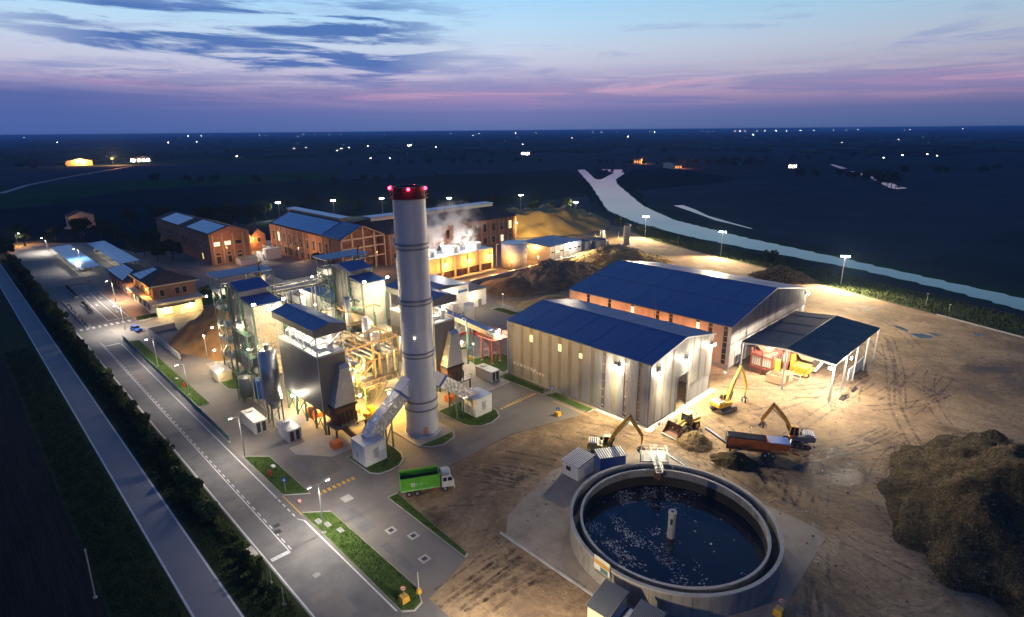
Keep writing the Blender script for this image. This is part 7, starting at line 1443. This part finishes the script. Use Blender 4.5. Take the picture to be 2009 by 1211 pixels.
# ================================================================== VEGETATION
shrub_meshes = []
for k in range(4):
    mb = leafball(30+k, 900, 1.25, 1.9, .20); o = mb.done('shrub', leafm if k % 2 else leafd); shrub_meshes.append(o)
rnd = random.Random(9); x = -346; first = True; i = 0
while x < -62:
    src = shrub_meshes[rnd.randrange(4)]; o = bpy.data.objects.new('shrub', src.data); COL.objects.link(o)
    dens = 1.0 if x > -200 else 1.35
    if x > -84: dens = .6
    sc = dens*rnd.uniform(.75,1.25); o.location = (x,19.9+rnd.uniform(-.5,.5),0); o.scale = (sc,sc,sc*rnd.uniform(.6,1.6)); o.rotation_euler = (0,0,rnd.uniform(0,6.28))
    tag(o, 'leafy green shrub in the long hedge row between the two roads', 'shrub', 'hedge row shrubs'); x += rnd.uniform(1.5,2.2); i += 1
for k,(x,y,s) in enumerate(((-97,256,2.2),(-92,253,1.8),(-101,258,1.6))):
    o = bpy.data.objects.new('bank_bush', shrub_meshes[k].data); COL.objects.link(o); o.location = (x,y,0); o.scale = (s,s,s); tag(o, 'big bush on the river bank near the soil heap', 'bush', 'bank bushes')
for k,(x,y,s) in enumerate(((-205,300,1.5),(-212,304,1.7),(-196,290,1.3),(-183,285,1.4),(-160,274,1.0))):
    o = bpy.data.objects.new('bank_bush', shrub_meshes[k % 4].data); COL.objects.link(o); o.location = (x,y,0); o.scale = (s,s,s); tag(o, 'green bush on the river bank beyond the sawdust hill', 'bush', 'far bank bushes')
for o in shrub_meshes: bpy.data.objects.remove(o)
def tree_proto(seed, r, h, n, size, m_):
    rnd = random.Random(seed); cr = MB(); limbs = MB(); limbs.tube((0,0,0),(0,0,h*.45),h*.035,8,h*.022)
    for b_ in range(8):
        a = b_*2.4+rnd.random(); z0 = h*rnd.uniform(.25,.5); e = Vector((math.cos(a)*r*rnd.uniform(.45,.85), math.sin(a)*r*rnd.uniform(.45,.85), h*rnd.uniform(.5,.9))); limbs.tube((0,0,z0), e, h*.014, 6, h*.004)
        cl = r*rnd.uniform(.32,.5)
        for _ in range(n//9):
            d = Vector((rnd.gauss(0,1),rnd.gauss(0,1),rnd.gauss(0,.8))); d = d.normalized()*cl*rnd.uniform(.35,1.05)**.6; p = e+d
            u = Vector((rnd.gauss(0,1),rnd.gauss(0,1),rnd.gauss(0,.6))).normalized(); v = u.orthogonal().normalized(); s = size*rnd.uniform(.6,1.5); cr.add([p-u*s,p+v*s*.55,p+u*s,p-v*s*.55],[(0,1,2,3)])
    e = Vector((0,0,h*.8))
    for _ in range(n//9):
        d = Vector((rnd.gauss(0,1),rnd.gauss(0,1),rnd.gauss(0,1))).normalized()*r*.45*rnd.uniform(.4,1.05); p = e+d; u = Vector((rnd.gauss(0,1),rnd.gauss(0,1),rnd.gauss(0,.6))).normalized(); v = u.orthogonal().normalized(); s = size*rnd.uniform(.6,1.5); cr.add([p-u*s,p+v*s*.55,p+u*s,p-v*s*.55],[(0,1,2,3)])
    t = thing('tree', 'x', 'tree', (0,0,0)); cr.done('crown', m_, t); limbs.done('trunk', bark, t); return t
protos = [tree_proto(40+k, 3.6, 8.5, 2200, .34, (leafd, leafd, leafl)[k % 3]) for k in range(6)]
used = set()
def tree(label, x, y, s, k, group=None):
    if k in used: o = clone(protos[k])
    else: o = protos[k]; used.add(k)
    place(o, (x,y,0), (x*7.3+y*3.1) % 6.28, label, (s,s,s*(.9+((x*13) % 5)*.06)))
    if group: o['group'] = group
    return o
rnd = random.Random(77)
tree('lit pale green tree standing by the leftmost flood light', -392,156,1.35,2); tree('small lone tree on the lit lawn behind the office', -218,62.1,.5,5); tree('bright green lit tree beside the car park lamp', -384,39,.8,5)
tree('small dark tree before the open gable of the brick hall', -229,111,.75,0); tree('tree left of two lit trees behind the sawdust hill', -279,298,1.0,2); tree('rounder of the lit trees behind the sawdust hill near the flood light', -262,313,1.15,5); tree('middle tree in the lit row behind the sawdust hill', -271,306,1.05,2)
for x,y in ((-330,66),(-322,70),(-315,66),(-338,71),(-308,72),(-346,66),(-330,76),(-300,66),(-294,72)): tree('dark leafy tree in the grove between the carports and the brick hall', x+rnd.uniform(-2,2), y+rnd.uniform(-2,2), rnd.uniform(.85,1.25), rnd.choice((0,1,3,4)), 'grove trees')
for x,y in ((-396,30),(-402,44),(-392,54),(-384,62),(-372,66),(-408,58),(-366,20),(-352,19),(-420,70)): tree('dark tree around the far end of the car park', x, y, rnd.uniform(.8,1.3), rnd.choice((0,1,3,4)), 'car park trees')
for x,y in ((-366,110),(-376,118),(-386,126),(-398,138),(-405,150),(-380,140),(-370,130),(-412,128),(-362,122),(-420,110),(-430,90),(-425,98),(-405,100),(-390,96),(-372,96)): tree('dark tree in the belt behind the brick halls', x+rnd.uniform(-4,4), y+rnd.uniform(-4,4), rnd.uniform(.9,1.4), rnd.choice((0,1,3,4)), 'tree belt behind the halls')
for k in range(26):
    a = k/25; x, y = -300+rnd.uniform(-14,14)-130*a, 330+rnd.uniform(-12,12)-150*a; tree('dark tree in the belt beyond the flood lights', x, y, rnd.uniform(.8,1.2), rnd.choice((0,1,3,4)), 'tree belt beyond the flood lights')
# far hedgerows and woods on the plain
far_tree = []
fieldrows = [(-760,180,-520,420),(-900,500,-700,760),(-1300,700,-1000,1000),(-500,900,-300,1250),(-250,700,-60,1000),(-1500,350,-1700,700),(-2000,900,-1500,1500),(-900,1100,-600,1500),(-300,1500,0,1900),(-1250,120,-1460,160),(-430,860,-600,800),(-420,870,-380,900),(-190,720,-150,670)]
for (x0,y0_,x1_,y1_) in fieldrows:
    n = 13
    for k in range(n):
        f = k/(n-1)+rnd.uniform(-.03,.03); tree('small dark tree in a hedgerow far out on the plain', x0+(x1_-x0)*f+rnd.uniform(-12,12), y0_+(y1_-y0_)*f+rnd.uniform(-12,12), rnd.uniform(.8,1.5), rnd.choice((0,1,3,4)), 'far hedgerow trees')
woods = MB()
for k in range(900):
    r = rnd.uniform(1500,9000)**1; a = rnd.uniform(-.95,.95); d = VIEW*r*math.cos(a)+RIGHT*r*math.sin(a); w = rnd.uniform(25,160); h = rnd.uniform(5,11); ang_ = rnd.uniform(0,6.28)
    n = 7
    for j in range(n):
        px_, py_ = d.x+math.cos(ang_)*w*(j/n-.5)+rnd.uniform(-6,6), d.y+math.sin(ang_)*w*(j/n-.5)+rnd.uniform(-6,6); woods.ball((px_,py_,h*.35), w/n*.8, 7, 4, h*.65/(w/n*.8))
tag(woods.done('far_woods', leafd, None, False), 'dark belts of woodland merging across the far plain', 'woodland', kind='stuff')
# ================================================================== FAR HOUSES
def house(name, label, x, y, sx, sy, h, ang, wall, lit=None, group=None, P=0, col=(1,.4,.1)):
    q = thing(name, label, 'house', (0,0,0), group); gabled_walls(q, -sx/2, sx/2, -sy/2, sy/2, h, h*1.35, 's', wall); gable_roof(q, -sx/2, sx/2, -sy/2, sy/2, h+.05, h*1.36, tiles, .3)
    if lit:
        for k in range(3): MB().b(sx/2+.02,sx/2+.1,-sy*.35+k*sy*.3,-sy*.35+k*sy*.3+sy*.16,h*.2,h*.65).done('lit_window', lit, q); MB().b(-sx*.35+k*sx*.3,-sx*.35+k*sx*.3+sx*.16,-sy/2-.1,-sy/2-.02,h*.2,h*.65).done('lit_window', lit, q)
    place(q, (x,y,0), ang)
    return q
fh = house('farmhouse', 'dim square farmhouse with an orange lit porch beyond the car park', -452,64,12,13,7.5,0,cream,None); lamp((-442,61,4), 70, (1,.42,.1)).parent = None
for o in list(bpy.data.objects):
    if o.type == 'LIGHT' and o.parent is None: o.parent = fh; o.location = (9,-5,3.5)
house('barn', 'long low orange lit building on the distant road, at left', -1372,212,14,40,9,0,cream,E_farO); house('roadside_house', 'pale house with lit front beside the distant road', -1425,326,22,30,9,.2,white,E_far)
house('far_farm', 'orange glowing farm building beyond the fork of the river', -574,872,14,18,8,.5,cream,E_farO); house('far_farm', 'long red orange lit farmstead right of the glowing farm', -462,795,12,44,7,.9,cream,E_farO); house('far_chapel', 'tiny bright chapel with a tower on the plain left of centre', -1765,1244,14,18,14,.4,white,E_far)
house('far_house', 'lone pale lit house on the dark plain near the centre', -988,1023,14,16,8,.4,white,E_far); house('far_house', 'yellow lit house right of the red farmstead', -330,905,9,12,6,.2,cream,E_far)
def farpt(px_, py_):
    d = to_grid(fw)+to_grid(rt2)*((px_-1004.5)/1136.54)-to_grid(up2)*((py_-605.5)/1136.54); t = -CAM_Z/d.z
    return d.x*t, d.y*t
def far_light(px_, py_, m_=None, sz=1.0):
    x, y = farpt(px_, py_); dist = math.hypot(x,y); w = dist*.0011*sz
    q = thing('far_lit_house', 'tiny lit house far out on the plain below the horizon', 'house', (0,0,0), 'tiny far lit houses')
    gabled_walls(q, -w, w, -w*.8, w*.8, w*1.0, w*1.5, 's', cream); MB().b(w+.05,w+.3,-w*.5,w*.5,w*.15,w*.8).b(-w*.6,w*.6,-w*.8-.3,-w*.8-.05,w*.15,w*.8).done('lit_front', m_ or E_far, q)
    place(q, (x,y,0), TH+.6+rnd.uniform(-.5,.5)); return q
pts = [(48,266),(113,280),(227,276),(305,268),(330,280),(370,262),(386,279),(395,261),(465,307),(510,263),(522,261),(563,270),(584,268),(595,261),(617,261),(630,262),(645,261),(668,261),(655,286),(670,292),(662,296),(685,290),(722,287),(738,284),(805,288),(855,289),(727,311),(765,311),(713,262),(755,258),(884,256),(928,266),(940,259),(1005,254),(1012,254),(1025,284),(1052,255),(1122,271),(1120,275),(1163,254),(1180,253),(1212,254),(1232,268),(1248,267),(1275,254),(1284,253),(1340,255),(1378,254),(1390,254),(1400,258),(1442,253),(1452,254),(1460,257),(1477,265),(1485,249),(1500,253),(1522,254),(1543,257),(1570,250),(1596,255),(1636,249),(1652,281),(1660,253),(1684,254),(1734,292),(1734,310),(1763,274),(1774,248),(1785,252),(1820,280),(1819,303),(1838,306),(1833,251),(1889,251),(1770,305),(600,290),(577,292)]
for px_, py_ in pts: far_light(px_, max(py_, 266.5-18*px_/2009+4.2), rnd.choice((E_far,E_far,E_far,E_warm)), rnd.uniform(.3,.6))
lamp((-1310,255,9), 60000, (1,.45,.12)).parent = None
sq = thing('far_street_lamp', 'glowing orange street lamp at the distant road junction', 'lamp post', (-1304,253,0)); MB().tube((-1304,253,0),(-1304,253,12),.3).done('pole', steel, sq); MB().ball((-1304,253,13),1.6).done('globe', E_sod, sq)
for o in list(bpy.data.objects):
    if o.type == 'LIGHT' and o.parent is None: o.parent = sq; o.location = (-4,4,16)
lamp((-1360,215,9), 30000, (1,.4,.1), sq); lamp((-560,872,8), 9000, (1,.35,.06), bpy.data.objects['far_farm']).location = (9,-9,5); lamp((0,0,0), 9000, (1,.25,.05), bpy.data.objects['far_farm.001']).location = (8,-10,5)
lamp((-402,28,6), 2600, (1,.42,.08), sq).location = (-402+1304,28-253,6)
# ================================================================== STEAM
def steam(label, c, s, dens, seed):
    m_ = bpy.data.materials.new('steam'); m_.use_nodes = True; n, l = m_.node_tree.nodes, m_.node_tree.links; n.clear()
    o_ = n.new('ShaderNodeOutputMaterial'); v = n.new('ShaderNodeVolumePrincipled'); v.inputs['Color'].default_value = (.9,.9,.95,1); v.inputs['Anisotropy'].default_value = .2
    t = n.new('ShaderNodeTexCoord'); nz = n.new('ShaderNodeTexNoise'); nz.noise_dimensions = '4D'; nz.inputs['W'].default_value = seed; nz.inputs['Scale'].default_value = .25; nz.inputs['Detail'].default_value = 4; l.new(t.outputs['Object'], nz.inputs['Vector'])
    g = n.new('ShaderNodeTexGradient'); g.gradient_type = 'SPHERICAL'; mp = n.new('ShaderNodeMapping'); mp.inputs['Scale'].default_value = (1/s[0],1/s[1],1/s[2]); l.new(t.outputs['Object'], mp.inputs[0]); l.new(mp.outputs[0], g.inputs[0])
    mr = n.new('ShaderNodeMapRange'); mr.inputs[1].default_value = .48; mr.inputs[2].default_value = .72; l.new(nz.outputs[0], mr.inputs[0])
    a = n.new('ShaderNodeMath'); a.operation = 'MULTIPLY'; l.new(mr.outputs[0], a.inputs[0]); l.new(g.outputs[1], a.inputs[1]); b_ = n.new('ShaderNodeMath'); b_.operation = 'MULTIPLY'; l.new(a.outputs[0], b_.inputs[0]); b_.inputs[1].default_value = dens; l.new(b_.outputs[0], v.inputs['Density']); l.new(v.outputs[0], o_.inputs['Volume'])
    o = MB().b(-s[0],s[0],-s[1],s[1],-s[2],s[2]).done('steam', m_); o.location = c; tag(o, label, 'steam', kind='stuff')
steam('pale steam drifting above the middle and right fan rings', (-183,147,19), (10,17,11), .8, 1.3)
steam('pale steam drifting above the left fan ring behind the stack', (-184,129,17), (8,11,9), .7, 4.1)
# ================================================================== AIR
hm = bpy.data.materials.new('haze'); hm.use_nodes = True; n, l = hm.node_tree.nodes, hm.node_tree.links; n.clear()
o_ = n.new('ShaderNodeOutputMaterial'); v = n.new('ShaderNodeVolumePrincipled'); v.inputs['Color'].default_value = (.30,.56,1.0,1); v.inputs['Density'].default_value = 1.35e-4; v.inputs['Anisotropy'].default_value = 0.0
l.new(v.outputs[0], o_.inputs['Volume'])
hz = MB().b(-44000,44000,-44000,44000,-6,58).done('haze', hm); hz['kind'] = 'stuff'; hz['label'] = 'thin bluish dusk haze over the whole plain'
finish()
